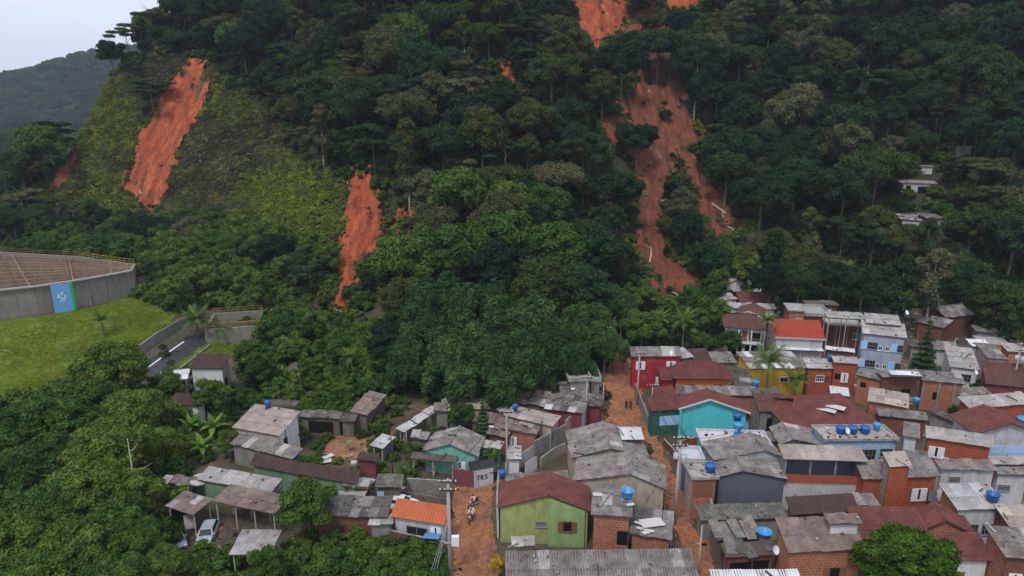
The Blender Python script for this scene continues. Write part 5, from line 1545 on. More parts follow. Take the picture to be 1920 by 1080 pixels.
e = house('small house with bright orange tile roof beside the pole', (732, 969), (834, 985), (756, 936), 3.0, 1.0, 'mono', 'whitegrey', 'to', ov=.35)
W_(e, ('front', 'glass', .46, 1.0, 2.4, 1.1, 'frame_grey'), ('front', 'white', .85, 1.2, 1.1, 1.2))
e = house('plank sided shed with mossy roof and blue door', (702, 914), (753, 914), (714, 890), 2.7, .4, wall='wood', roof='ms', mess=.5)
W_(e, ('front', 'doorblue', .12, .1, .8, 1.9))
e = house('long low maroon tiled house with faded green wall', (468, 872), (560, 890), (474, 856), 3.0, .9, 'mono', 'green', 'tk')
e = house('second maroon tiled house with faded green wall beside the cloth awning', (560, 889), (668, 908), (572, 872), 3.0, .9, 'mono', 'green', 'tk')
e = house('long pale sheet roof beside the round concrete cistern', (368, 900), (508, 924), (394, 876), 3.0, .5, wall='green', roof='gl', mess=.15)
e = shed('large brown stained carport over the parked cars', (396, 940), (514, 965), (446, 911), 3.3, .3, 'br', name='carport', cat='carport', mess=.1)
e = shed('tilted brown grey carport at the edge of the dark trees', (308, 949), (362, 966), (334, 916), 3.0, .3, 'br', name='carport', cat='carport', mess=.3)
e = shed('light corrugated carport nearest the bottom edge', (428, 1041), (506, 1042), (480, 994), 2.9, .4, 'gl', deep=True, name='carport', cat='carport', mess=.15)
e = house('wide dark grey roof sagging behind the young tree', (580, 968), (726, 970), (596, 928), 2.9, .5, wall='brick_dark', roof='gd', mess=.4, mixk=('gs',))
e = house('small light roofed shack at the end of the dark grey roof', (690, 985), (735, 984), (700, 966), 2.4, .3, wall='concrete', roof='gl', mess=.4)
e = house('house with wide smooth beige roof and blue tank beside banana plants', (434, 803), (523, 817), (462, 755), 4.2, 1.2, 'mono', {'front': 'pink', 'right': 'white', 'left': 'white'}, 'gb', mess=.1)
W_(e, ('right', 'dark', .3, 2.0, .8, 1.1))
e = house('grey lower roofs in front of the beige roofed house with royal blue end', (430, 832), (548, 862), (446, 812), 3.0, .5, wall={'front': 'concrete', 'right': 'royal'}, roof='gs', mess=.4)
e = house('mossy roofed shed with dark opening and white rail', (560, 781), (638, 786), (572, 768), 2.8, .4, wall='wood', roof='ms', mess=.5)
W_(e, ('front', 'dark', .5, .3, 3.6, 1.8))
e = house('grey block house with old red brown tiles and white panelled front', (354, 691), (418, 692), (398, 664), 5.0, 1.2, 'mono', {'front': 'white', 'right': 'concrete', 'left': 'concrete'}, 'tk')
W_(e, ('right', 'dark', .35, 1.5, .9, 1.6))
e = shed('pale awning sloping off the left side of the grey block house', (294, 718), (352, 712), (330, 694), 3.6, .2, 'gw', name='awning', cat='awning')
e = house('small white house with dark tile roof under the garden tree', (314, 758), (372, 762), (330, 737), 3.0, .8, 'mono', 'white', 'tk')
W_(e, ('front', 'glass', .6, 1.0, 1.2, 1.1))
e = house('low dark back shed behind the beige roofed house', (500, 762), (552, 764), (506, 752), 3.4, .3, wall='concrete', roof='gd', mess=1)
e = house('pale pavilion with dark roof at the foot of the far left hill', (74, 269), (124, 270), (78, 262), 2.8, .5, 'mono', 'white', 'gd')
e = house('small terracotta roofed house at the far left edge', (-14, 283), (14, 284), (-12, 273), 3.0, .8, 'mono', 'white', 'to')

# more low roofs packed between the lane and the grove
for lb_, A_, B_, C_, h_, rf_, wl_ in [
    ('rusty brown sheet roof between the two garden conifers and the lane houses', (880, 790), (930, 796), (888, 772), 2.8, 'br', 'wood'),
    ('small grey roof left of the cream sheeted roof', (812, 772), (842, 772), (826, 757), 2.6, 'gs', 'concrete'),
    ('mottled grey roof touching the cream sheeted roof on the right', (900, 766), (926, 768), (922, 748), 3.0, 'gs', 'concrete'),
    ('dark grey roof wedge before the bright white sheet patch', (975, 782), (1024, 786), (990, 768), 3.0, 'gd', 'brick_dark'),
    ('long thin grey roof along the foot of the grove', (960, 736), (1040, 738), (968, 726), 2.8, 'gs', 'wood'),
    ('grey sheet roof between masonry shell and street corner roof', (1050, 742), (1100, 744), (1060, 724), 3.4, 'gs', 'concrete'),
    ('stained roof at the street side below the masonry shell', (1096, 760), (1128, 764), (1100, 738), 3.2, 'gd', 'maroon'),
    ('low brown roof against the slim norfolk pine', (912, 812), (950, 822), (922, 798), 2.6, 'br', 'brick_dark'),
    ('light lean-to roof right of the mint green cottage', (905, 838), (938, 844), (912, 824), 2.6, 'gl', 'mint'),
    ('small grey roof in the garden behind the mint green cottage', (770, 822), (802, 824), (782, 808), 2.5, 'gs', 'wood'),
    ('dull grey hut roof between mossy shed and brown weathered roof', (636, 790), (664, 792), (642, 776), 2.6, 'gd', 'wood'),
    ('brown roofed shack between the plank shed and the mint green cottage', (668, 862), (706, 866), (680, 848), 2.6, 'tk', 'maroon'),
    ('pale low roof left of the plank shed', (640, 912), (690, 918), (650, 900), 2.4, 'gl', 'wood'),
    ('second pale sheet roof beside the round cistern', (430, 905), (520, 925), (446, 893), 2.4, 'gs', 'concrete'),
    ('weathered roof strip behind the large brown carport', (300, 905), (362, 912), (318, 893), 2.4, 'br', 'wood'),
    ('low grey annexe right of the large brown carport', (520, 955), (582, 962), (530, 938), 2.6, 'gd', 'wood'),
    ('dark red roof patch beside the white lean-to by the lane', (1060, 832), (1086, 836), (1066, 806), 3.2, 'tm', 'maroon'),
    ('grey roofed annexe in the yard right of the tank trio', (1424, 826), (1464, 828), (1430, 808), 3.0, 'gs', 'concrete'),
    ('narrow roof between slate blue wall and two level brick house', (1478, 905), (1500, 905), (1480, 880), 3.0, 'gd', 'concrete'),
    ('grey roof filling the gap right of the sky blue house', (1690, 858), (1738, 868), (1686, 838), 3.6, 'gs', 'whitegrey'),
    ('low dirty roof under the light corrugated roof', (1740, 940), (1772, 948), (1738, 918), 2.8, 'gd', 'brick_dark'),
    ('patched low roof before the dull red brick house', (1668, 752), (1712, 760), (1672, 738), 2.4, 'gs', 'concrete'),
    ('low sheet roof behind the long light grey roof', (1800, 742), (1862, 740), (1806, 728), 3.0, 'gs', 'concrete'),
    ('grey hut roof right of the patched forest edge roof', (1830, 622), (1876, 626), (1836, 610), 2.6, 'gs', 'concrete'),
    ('small grey roof between apartment house and conical tree', (1706, 650), (1728, 652), (1712, 636), 2.8, 'gd', 'concrete'),
    ('grey kitchen roof between crimson house and orange house', (1276, 690), (1298, 690), (1280, 676), 3.0, 'gs', 'concrete'),
    ('thin grey roof between garage house and mottled roof', (1420, 745), (1470, 742), (1424, 730), 3.4, 'gd', 'brick'),
    ('low roof in the yard under the maroon skylight roof', (1478, 812), (1530, 815), (1484, 804), 2.4, 'gs', 'brick_dark')]:
    house(lb_, A_, B_, C_, h_, .4, wall=wl_, roof=rf_, mess=.8, name='shack' if h_ < 3.1 else 'house', cat='shack' if h_ < 3.1 else 'house')
# stones, bricks and battens that weigh the sheets down
mb = MB(); rr = random.Random(5)
for e_, pls in ROOFS:
    Mw = Matrix.Translation(e_.location) @ Matrix.Rotation(e_.rotation_euler.z, 4, 'Z')
    for O, U, V, w_, L_ in pls:
        N = U.cross(V)
        for _ in range(int(w_ * L_ * .16) + 2):
            a, b = rr.uniform(.05, .95) * w_, rr.uniform(.05, .95) * L_
            s = rr.uniform(.06, .17); mb.cur = rr.randrange(4)
            Mx = Mw @ Matrix.Translation(O + U * a + V * b + N * (.13 + s * .3)) @ Matrix((U, V, N)).transposed().to_4x4() @ Matrix.Rotation(rr.uniform(0, 3), 4, 'Z')
            l = s * (1 if rr.random() < .88 else rr.uniform(3, 8))
            mb.box(-l, l, -s * .6, s * .6, -s * .35, s * .35, Mx)
tag(mb.build('roof_weights', [M['slab'], WM['concrete'], M['rafter'], RM['tb']]), kind='stuff')
# ------------------------------------------------------------ lawn, treatment tanks and ramp on the left
def foot(e):
    W, D = e['roof_w'] / 2, e['roof_d'] / 2
    return (e.location.x, e.location.y, e.rotation_euler.z, W, D)
FOOT = [foot(h[3]) for h in HOUSES]
def in_house(x, y, m=0.0):
    for cx, cy, rz, W, D in FOOT:
        dx, dy = x - cx, y - cy
        if abs(dx) > 14 or abs(dy) > 14: continue
        c, s = math.cos(-rz), math.sin(-rz)
        if abs(dx * c - dy * s) < W + m and abs(dx * s + dy * c) < D + m: return True
    return False

M['lawn_base'] = mat_mud('lawn_turf', (0.085, 0.13, 0.014), (0.12, 0.17, 0.018), (0.16, 0.20, 0.022), 0.0)
LAWN = [(-80, 607), (0, 602), (75, 595), (140, 584), (205, 570), (250, 551), (300, 556), (335, 588), (318, 608), (262, 652), (275, 690), (220, 760), (120, 830), (-80, 830)]
patch('lawn', LAWN, 0.8, 0.06, M['lawn_base'], 0.15, 4, .2)
LAWN2 = [(300, 705), (400, 640), (470, 622), (520, 625), (520, 655), (470, 668), (395, 664), (330, 700)]
patch('lawn', LAWN2, 0.8, 0.06, M['lawn_base'], 0.15, 4, .3)
mb = MB()
for k in range(7):
    a = k * .9; r0 = Vector((math.cos(a) * .06, math.sin(a) * .06, 0)); t_ = Vector((math.cos(a) * .14, math.sin(a) * .14, .22 + .05 * (k % 3)))
    w_ = Vector((-math.sin(a), math.cos(a), 0)) * .035
    mb.poly([r0 - w_, r0 + w_, t_])
tuft = proto(mb.mesh('grass_tuft', M['grass']))
pts = []
WL = world_poly(LAWN); WL2 = world_poly(LAWN2)
for poly, n in ((WL, 42000), (WL2, 6000)):
    xs_ = [p[0] for p in poly]; ys_ = [p[1] for p in poly]
    for _ in range(n):
        x = R2.uniform(min(xs_), max(xs_)); y = R2.uniform(min(ys_), max(ys_))
        if in_poly(x, y, poly): pts.append((x, y, gz(x, y) + .04, R2.uniform(0, 6.28), R2.uniform(.7, 1.6), 0))
gn_scatter('lawn_grass', [tuft], pts)

M['tank_conc'] = mat_plaster('board_marked_concrete', (0.23, 0.215, 0.18), .6)
M['tank_top'] = mat_plaster('walkway_concrete_brownish', (0.24, 0.165, 0.12), .8)
M['tank_water'] = mat_mud('settling_tank_sludge', (0.07, 0.045, 0.03), (0.11, 0.07, 0.045), (0.14, 0.10, 0.07), .4)
M['rail_yellow'] = plain('yellow_railing', (0.42, 0.30, 0.04), .5)
M['rail_rust'] = plain('rust_brown_railing', (0.22, 0.12, 0.06), .6)
base = [(-75, 604), (0, 599), (75, 590), (140, 579), (205, 567), (254, 556)]
BP = [place_h(px, py, 0.0) for px, py in base]
g0 = 3.0; HT = 5.8
back = [at(252, 497, g0 + HT), at(150, 483, g0 + HT), at(0, 474, g0 + HT), at(-90, 470, g0 + HT)]
tk = empty('treatment_tank', BP[3], 0, 'long grey concrete treatment basin with brown walkways and a blue banner above the lawn', 'reservoir')
o0 = Vector(BP[3])
fr_ = [Vector((p.x, p.y, 0)) - Vector((o0.x, o0.y, 0)) for p in BP]
bk_ = [Vector((p.x, p.y, 0)) - Vector((o0.x, o0.y, 0)) for p in back]
zt = g0 + HT - o0.z
for k in range(len(fr_) - 1):
    a, b = fr_[k], fr_[k + 1]; L = (b - a).length; n_ = max(1, round(L / 3.4))
    for j in range(n_):
        p = a.lerp(b, j / n_); q = a.lerp(b, (j + 1) / n_); d = (q - p).normalized() * .02
        p, q = p + d, q - d; nn = Vector((d.y, -d.x, 0)).normalized()
        mb = MB(); P = [p, q, q - nn * .3, p - nn * .3]
        lo = [v + Vector((0, 0, -5)) for v in P]; hi = [v + Vector((0, 0, zt)) for v in P]
        mb.quad(hi[0], hi[1], hi[2], hi[3])
        for i in range(4): mb.quad(lo[i], lo[(i + 1) % 4], hi[(i + 1) % 4], hi[i])
        mb.build('wall_panel', M['tank_conc'], tk)
def strip(a, b, w, z0, z1, name, mat, par=tk):
    d = (b - a).normalized(); n = Vector((-d.y, d.x, 0)) * w / 2
    mb = MB(); P = [a - n, b - n, b + n, a + n]
    lo = [Vector((v.x, v.y, z0)) for v in P]; hi = [Vector((v.x, v.y, z1)) for v in P]
    mb.quad(*hi); mb.quad(*lo[::-1])
    for i in range(4): mb.quad(lo[i], lo[(i + 1) % 4], hi[(i + 1) % 4], hi[i])
    return mb.build(name, mat, par)
for k in range(len(fr_) - 1): strip(fr_[k], fr_[k + 1], .9, zt + .004, zt + .3, 'coping', M['slab'])
strip(fr_[-1], bk_[0], .6, -5, zt + .3, 'wall_panel', M['tank_conc'])
for k in range(3): strip(bk_[k], bk_[k + 1], .5, -3, zt + .25, 'wall_panel', M['tank_conc'])
mb = MB(); ring = [Vector((v.x, v.y, zt - .9)) for v in fr_ + bk_]; mb.poly(ring); mb.build('basin_floor', M['tank_water'], tk)
L0, L1 = fr_[0], fr_[-1]
def qa(u, v):
    n = len(fr_) - 1; s = u * n; i = min(n - 1, int(s)); f = fr_[i].lerp(fr_[i + 1], s - i)
    ub = (1 - u) * 3; j = min(2, int(ub)); b = bk_[j].lerp(bk_[j + 1], ub - j)
    return f.lerp(b, v)
for v in (.10, .20, .30, .40, .5, .6, .7, .8, .9):
    for i in range(6): strip(qa(i / 6, v), qa((i + 1) / 6, v), .34 if v != .5 else .8, zt - .9, zt + .12, 'walkway', M['tank_top'])
for u in (.14, .38, .62, .85):
    strip(qa(u, .03), qa(u, .97), .3, zt - .9, zt + .125, 'walkway', M['tank_top'])
def railing(pts_, z, mat, par, hh=1.05, step=1.5, r=.045, name='railing'):
    mb = MB()
    for k in range(len(pts_) - 1):
        a, b = pts_[k], pts_[k + 1]; L = (b - a).length; n = max(1, round(L / step))
        for zz in (hh * .5, hh): mb.tube([Vector((a.x, a.y, z + zz)), Vector((b.x, b.y, z + zz))], r, 4)
        for j in range(n + 1):
            p = a.lerp(b, j / n); mb.tube([Vector((p.x, p.y, z)), Vector((p.x, p.y, z + hh))], r, 4)
    return mb.build(name, mat, par)
railing([bk_[0], bk_[1]], zt + .25, M['rail_yellow'], tk, r=.045)
railing([bk_[1], bk_[2], bk_[3]], zt + .25, M['rail_rust'], tk)
for v in (.2, .5, .8): railing([qa(0.02, v), qa(.5, v), qa(.98, v)], zt + .12, M['rail_rust'], tk)
for u in (.3, .6): railing([qa(u, .05), qa(u, .95)], zt + .12, M['rail_rust'], tk)
for i, (px, py) in enumerate(((96, 584), (158, 573), (217, 560))):
    p = place_h(px, py, 0); l = p - o0
    mb = MB(); mb.box(l.x - 1.9, l.x + 1.9, l.y - .3, l.y + 2.0, l.z - 2, l.z + 2.6); mb.build('buttress_box', M['tank_conc'], tk)
# banner, built flat on the wall between two buttresses
a = place_h(103, 588, 0) ; b = place_h(143, 581, 0)
d = (b - a); d.z = 0; W_b = d.length; d.normalize()
bn = empty('banner', a, math.atan2(d.y, d.x), 'light blue wall banner with white emblem and green right edge', 'banner')
M['banner_blue'] = plain('banner_blue_print', (0.16, 0.38, 0.72), .6); M['banner_green'] = plain('banner_green_print', (0.02, 0.42, 0.12), .6); M['banner_white'] = plain('banner_white_print', (0.78, 0.80, 0.82), .6)
hb = HT + .25
mb = MB(); mb.box(0, W_b * .86, -.75, -.6, .0, hb); mb.build('blue_panel', M['banner_blue'], bn)
mb = MB(); mb.box(W_b * .86 + .003, W_b, -.75, -.6, .1, hb + .1); mb.build('green_strip', M['banner_green'], bn)
def arc(cx, cz, r, a0, a1, w, n=14, y=-.757):
    P = []
    for k in range(n + 1):
        t = math.radians(a0 + (a1 - a0) * k / n); ww = w * (.35 + .65 * math.sin(math.pi * (k + .6) / (n + 1.2)))
        P.append(((cx + (r - ww / 2) * math.cos(t), y, cz + (r - ww / 2) * math.sin(t)), (cx + (r + ww / 2) * math.cos(t), y, cz + (r + ww / 2) * math.sin(t))))
    for k in range(n): mb.quad(P[k][0], P[k][1], P[k + 1][1], P[k + 1][0])
mb = MB(); cx, cz, q = W_b * .44, hb * .60, W_b * .15
arc(cx + q * .45, cz + q * .55, q * .62, 60, 215, q * .42)
arc(cx + q * .30, cz - q * .45, q * .70, 60, -200, q * .42)
arc(cx - q * .2, cz + q * .2, q * 1.15, 165, 235, q * .3); arc(cx - q * .3, cz + q * .35, q * .75, 120, 240, q * .3)
mb.build('emblem', M['banner_white'], bn)
mb = MB(); mb.box(cx - q * .9, cx + q * 1.0, -.757, -.751, cz - q * 1.95, cz - q * 1.7); mb.build('caption', M['banner_white'], bn)
# ramp road with retaining walls and the small basin at its head
RAMP = [(262, 735), (300, 712), (345, 682), (392, 640), (350, 632), (318, 650), (285, 672), (262, 690)]
patch('ramp_road', RAMP, .5, .10, mat_mud('wet_asphalt', (0.035, 0.032, 0.036), (0.055, 0.048, 0.055), (0.08, 0.068, 0.075), .5), .03, 3, .05)
def paint(name, pxs, w, mat, off=.12):
    P = [cast(p[0], p[1], 0) for p in pxs]; mb = MB()
    for k in range(len(P) - 1):
        for j in range(8):
            a = P[k].lerp(P[k + 1], j / 8); b = P[k].lerp(P[k + 1], (j + 1) / 8); d = (b - a).normalized(); n = Vector((-d.y, d.x, 0)) * w / 2
            f = lambda v: Vector((v.x, v.y, gz(v.x, v.y) + off + .03))
            mb.quad(f(a - n), f(b - n), f(b + n), f(a + n))
    return tag(mb.build(name, mat), kind='structure')
paint('road_marking', [(278, 690), (312, 665), (345, 642)], .35, plain('white_road_paint', (0.55, 0.55, 0.55), .7))
wall_run('dark grey retaining wall along the left of the ramp road', [(262, 668), (300, 640), (350, 612), (392, 600)], 1.9, 'concrete', 'retaining_wall', cap=True)
wall_run('low kerb wall along the right of the ramp road', [(300, 722), (345, 690), (395, 650)], .5, 'concrete', 'retaining_wall', cap=True)
p = place_h(440, 646, 0)
bx = empty('small_basin', p, R(14), 'small open concrete basin with rusty railing at the head of the ramp', 'basin')
for (x0, x1, y0, y1) in ((-5, 4.5, 0, .4), (-5, 4.5, 10, 10.4), (4.1, 4.5, .403, 9.997), (-5, -4.6, .403, 9.997)):
    mb = MB(); mb.box(x0, x1, y0, y1, -2.5, 3.4); mb.build('wall_panel', M['tank_conc'], bx)
mb = MB(); mb.box(-4.6, 4.1, .4, 10, .8, 1.0); mb.build('basin_floor', M['tank_water'], bx)
V3 = Vector
railing([V3((-5, .2, 0)), V3((4.3, .2, 0)), V3((4.3, 10.2, 0)), V3((-5, 10.2, 0))], 3.4, M['rail_rust'], bx, r=.06)
mb = MB(); mb.tube([(-5, 3, 3.4), (4.2, 3, 3.4)], .25, 6); mb.build('pipe', M['tank_top'], bx)
wall_run('dark fence line at the far left edge below the lawn', [(-20, 860), (30, 845), (70, 818), (110, 800)], 1.4, 'concrete', 'fence', 'fence', cap=True)
patch('road', [(-40, 905), (40, 862), (110, 815), (90, 808), (20, 838), (-40, 865)], .5, .09, M['slab'], .02, 3, .05)
# ------------------------------------------------------------ trees and shrubs below the hill
HC = {'broad': 9, 'broad_light': 9, 'near': 7.6, 'small': 4.1, 'small_light': 4.1, 'bush': 1.0, 'bush_light': 1.0, 'umbrella': 11.5, 'tall': 10.5, 'round': 7.6, 'bamboo': 9.5, 'pine': 5.5}
RADS = {'broad': 5.4, 'broad_light': 5.4, 'near': 5.6, 'small': 2.8, 'small_light': 2.8, 'bush': 1.6, 'bush_light': 1.6, 'umbrella': 6, 'tall': 3.7, 'round': 5.6, 'bamboo': 6.0, 'pine': 1.9}
PLACED = []
def tree_px(name, kind, px, py, rpx, label, group=None, hk=1.0, cat='tree', var=None):
    s = 1.0
    for _ in range(8):
        h = HC[kind] * s * hk
        p = place_h(px, py, h)
        zc = project(p.x, p.y, p.z)[2]
        s = rpx * zc / FPX / RADS[kind]
    PLACED.append((p.x, p.y, s * RADS[kind]))
    return tree_thing(name, kind, (p.x, p.y, p.z - h), s, label, group, cat=cat, var=var, sz=s * hk)

G1 = 'large dark trees of the left foreground'
FORE = [(206, 692, 68, 'topmost'), (140, 765, 78, 'rounded'), (248, 775, 64, 'tall'), (50, 800, 62, 'spreading'), (205, 845, 80, 'broad'), (292, 838, 50, 'narrow'), (95, 862, 74, 'leaning'),
        (15, 905, 70, 'edge'), (160, 925, 78, 'dense'), (80, 965, 82, 'heavy'), (240, 925, 62, 'bushy'), (252, 1000, 44, 'outer'), (10, 1030, 84, 'corner'), (150, 1030, 80, 'deep green'), (225, 1030, 66, 'fine-leaved'), (295, 1065, 55, 'low'), (80, 1090, 80, 'bottom'), (205, 1100, 75, 'front')]
WHERE = {0: 'overlapping the lawn in front of the ramp', 1: 'at the lawn corner left of the ramp trees', 2: 'left of the small white tiled house', 3: 'at the far left beside the fence line', 4: 'in the middle of the dark left grove', 5: 'just left of the banana plants', 6: 'in front of the fence line at the left', 7: 'cut by the left edge above the corner', 8: 'left of the bare pale sapling', 9: 'near the left edge low in the picture', 10: 'behind the bare pale sapling', 11: 'beside the parked blue car', 12: 'cut by the left edge near the bottom', 13: 'in the lower middle of the left grove', 14: 'below the bare pale sapling', 15: 'at the bottom beside the bare yard', 16: 'cut by the bottom edge at the left', 17: 'cut by the bottom edge under the fine-leaved tree'}
for i, (x, y, r, w) in enumerate(FORE):
    tree_px('broadleaf_tree', 'near', x, y, r, '%s dark leafy tree %s' % (w, WHERE[i]), G1, hk=R2.uniform(.8, 1.0))
# bamboo and dark trees of the middle grove
G2 = 'feathery dark clumps of the middle grove'
GROVE = [(905, 585, 92, 'bamboo'), (820, 560, 80, 'bamboo'), (985, 600, 85, 'bamboo'), (870, 655, 80, 'bamboo'), (960, 668, 78, 'bamboo'), (1045, 640, 72, 'bamboo'), (790, 640, 68, 'bamboo'), (1100, 600, 62, 'bamboo'), (1090, 540, 62, 'broad'), (1150, 560, 52, 'bamboo'), (768, 565, 56, 'broad'), (1150, 640, 42, 'bamboo'), (740, 640, 50, 'broad'),
         (1128, 485, 42, 'broad'), (760, 490, 62, 'broad_light'), (860, 470, 66, 'broad_light'), (950, 450, 62, 'broad_light'), (1040, 470, 60, 'broad_light'), (1020, 540, 60, 'broad'), (940, 510, 62, 'broad'), (742, 520, 34, 'broad'), (1085, 680, 46, 'bamboo'), (1010, 695, 44, 'bamboo'), (915, 700, 46, 'bamboo'), (830, 700, 42, 'bamboo'), (738, 620, 34, 'broad')]
GW = ['in the very centre of the grove', 'upper left in the grove', 'right of the grove centre', 'low in the grove centre', 'above the shanty roofs', 'beside the ruined masonry', 'at the left flank of the grove', 'at the right flank of the grove', 'between grove and long slip', 'right above the street end', 'left behind the grove', 'overhanging the street end', 'at the left foot of the grove',
      'left of the lower slip', 'beside the orange slip', 'in bright leaf behind the grove left', 'in bright leaf behind the grove centre', 'in bright leaf behind the grove right', 'on the grove shoulder right', 'on the grove shoulder', 'at the right bank of the orange slip', 'behind the masonry shell', 'above the corner roof', 'above the cream roof', 'above the brown dug plot', 'at the orange slip toe']
for i, (x, y, r, k) in enumerate(GROVE):
    nm = 'bamboo_clump' if k == 'bamboo' else 'broadleaf_tree'
    tree_px(nm, k, x, y, r, ('feathery dark green bamboo-like clump ' if k == 'bamboo' else 'round crowned %s green tree ' % ('bright' if k == 'broad_light' else 'dark')) + GW[i], G2, cat='bamboo' if k == 'bamboo' else 'tree')
# named village trees
tree_px('round_tree', 'round', 1702, 1052, 90, 'big round bright green tree standing before maroon roofs at the bottom right', hk=.9)
tree_px('round_tree', 'small_light', 1205, 612, 40, 'bright green leafy tree right of the street end pole')
tree_px('round_tree', 'small', 1335, 588, 38, 'dark bushy tree left of the maroon roof at the slip foot')
tree_px('round_tree', 'small', 1262, 618, 30, 'dark low tree behind the crimson house')
tree_px('round_tree', 'small', 1372, 640, 24, 'small tree in front of the balcony house steps')
tree_px('umbrella_tree', 'umbrella', 262, 22, 44, 'layered flat tree standing out against the sky on the left skyline', hk=.8)
tree_px('umbrella_tree', 'umbrella', 236, 62, 20, 'small layered tree below the flat tree on the left skyline', hk=.8)
tree_px('conifer', 'pine', 1736, 655, 26, 'dark conical tree beside the pale blue apartment house')
tree_px('conifer', 'pine', 905, 782, 17, 'slim dark norfolk pine among the mottled roofs')
tree_px('round_tree', 'small', 868, 778, 28, 'rounded dark garden tree left of the slim pine')
tree_px('round_tree', 'small_light', 576, 945, 55, 'yellow green young tree in front of the dark sagging roof')
tree_px('round_tree', 'small', 392, 740, 34, 'flowering garden tree before the white panelled block house')
tree_px('round_tree', 'small', 572, 876, 26, 'small tree splitting the maroon tiled green walled row')
tree_px('round_tree', 'small', 920, 850, 18, 'thin street tree beside the lamp arm')
tree_px('round_tree', 'small', 550, 810, 20, 'low dark tree right of the royal blue wall')
tree_px('round_tree', 'small', 500, 1060, 40, 'bushy young tree by the front carport')
tree_px('shrub', 'small_light', 935, 1058, 17, 'yellow leaved shrub at the roadside by the long roof', cat='shrub').children[0].data = TREE['small_light'][0][0].copy()
_y = [o for o in COL.objects if o.name.startswith('shrub')][-1]
for c in _y.children:
    if c.name.startswith('crown'): c.data.materials[0] = M['leaf_yellow']
tree_px('shrub', 'bush_light', 1092, 1078, 26, 'bright green shrub sprouting in front of the long bottom roof', cat='shrub')
tree_px('shrub', 'bush_light', 1842, 728, 22, 'pale lime shrub behind thin posts right of the brick pillars house', cat='shrub')
tree_px('shrub', 'bush', 1796, 768, 15, 'dark shrub in the small yard by the grey brick back room', cat='shrub')
tree_px('shrub', 'bush', 1690, 756, 8, 'tiny shrub on the step beside the blue tank', cat='shrub')
tree_px('shrub', 'bush', 1216, 843, 10, 'dark shrub on the street edge beside the grey gables', cat='shrub')
tree_px('shrub', 'bush', 1138, 740, 12, 'overhanging shrub on the left of the upper street', cat='shrub')
tree_px('shrub', 'bush', 1530, 1082, 16, 'shrub at the bottom edge under the brick house', cat='shrub')
# row behind the top houses
G3 = 'trees pressing against the top row of houses'
for i, (x, y, r, k, w) in enumerate([(1445, 530, 40, 'broad', 'above the long dark red roof'), (1500, 525, 42, 'broad', 'behind the red brick rooms'), (1560, 520, 45, 'broad', 'behind the overgrown roof'), (1620, 530, 45, 'broad', 'behind the apartment house'), (1690, 530, 42, 'tall', 'right behind the apartment wing'), (1750, 520, 42, 'tall', 'over the patched roof'),
        (1810, 530, 45, 'broad', 'over the forest edge brick house'), (1870, 560, 50, 'broad', 'over the cream wall'), (1920, 590, 52, 'broad', 'at the right edge above the roofs'), (1690, 570, 16, 'small_light', 'small and bright beside the brick house'), (1880, 600, 26, 'small', 'low above the cream wall'), (1338, 548, 22, 'small', 'at the right toe of the slip'), (1395, 500, 34, 'small', 'over the cream cottage'), (1345, 520, 26, 'small', 'left of the cream cottage'), (1850, 610, 20, 'small', 'low left of the cream wall')]):
    tree_px('forest_tree', k, x, y, r, '%s forest tree %s' % ('slender' if k == 'tall' else 'dark' if 'light' not in k else 'bright', w), G3)
# belt along the foot of the cut slope and behind the lawn
G4 = 'small trees of the belt behind the lawn'
k = 0
LMB = [(0, 470, 'basin left end'), (125, 480, 'basin middle'), (250, 500, 'yellow railing end'), (270, 560, 'lawn far corner'), (320, 430, "left slip's toe"), (370, 590, 'ramp head palm'), (440, 580, 'small basin'), (520, 480, 'green scrub'), (560, 560, 'thicket centre'), (620, 560, "orange slip's toe"), (60, 400, 'small pink slip'), (180, 420, 'scrub slope foot')]
seenb = {}
BW = ['behind the basin left end', 'behind the basin', 'behind the yellow railing', 'right of the basin corner', 'behind the small basin', 'above the ramp head', 'left of the orange slip toe', 'below the green scrub', 'beside the pavilion', 'under the left slip']
for x, y in poisson(-140, -35, 150, 196, 5.4, 1200, lambda a, b: -60 < project(a, b, gz(a, b))[0] < 640 and not in_poly(project(a, b, gz(a, b))[0], project(a, b, gz(a, b))[1], shrink(LAWN, 1.04)) and not in_poly(project(a, b, gz(a, b) + 4)[0], project(a, b, gz(a, b) + 4)[1], [(-80, 465), (255, 490), (255, 560), (-80, 610)]) and gz(a, b) < 9 and not covers(a, b, gz(a, b), 4, 8, [SLIDES[0][2], SLIDES[2][2]])):
    px, py, zc = project(x, y, gz(x, y))
    kd = R2.choice(['small', 'small_light', 'broad_light', 'small']); s = R2.uniform(.9, 1.7) * (.45 if kd == 'broad_light' else 1)
    q_ = min(LMB, key=lambda l: math.hypot(l[0] - px, l[1] - py)); a_ = math.degrees(math.atan2(q_[1] - py, px - q_[0])) % 360
    w_ = ('right of', 'upper right of', 'above', 'upper left of', 'left of', 'lower left of', 'below', 'lower right of')[int((a_ + 22.5) // 45) % 8]
    lk = 'bright small tree' if 'light' in kd else 'dull green small tree'; n_ = seenb.get((q_[2], w_, lk), 0); seenb[(q_[2], w_, lk)] = n_ + 1
    tree_thing('belt_tree', kd, (x, y, gz(x, y) - .3), s, '%s in the belt, %s %s the %s' % (lk, ORD[min(11, n_)], w_, q_[2]), G4)
    k += 1
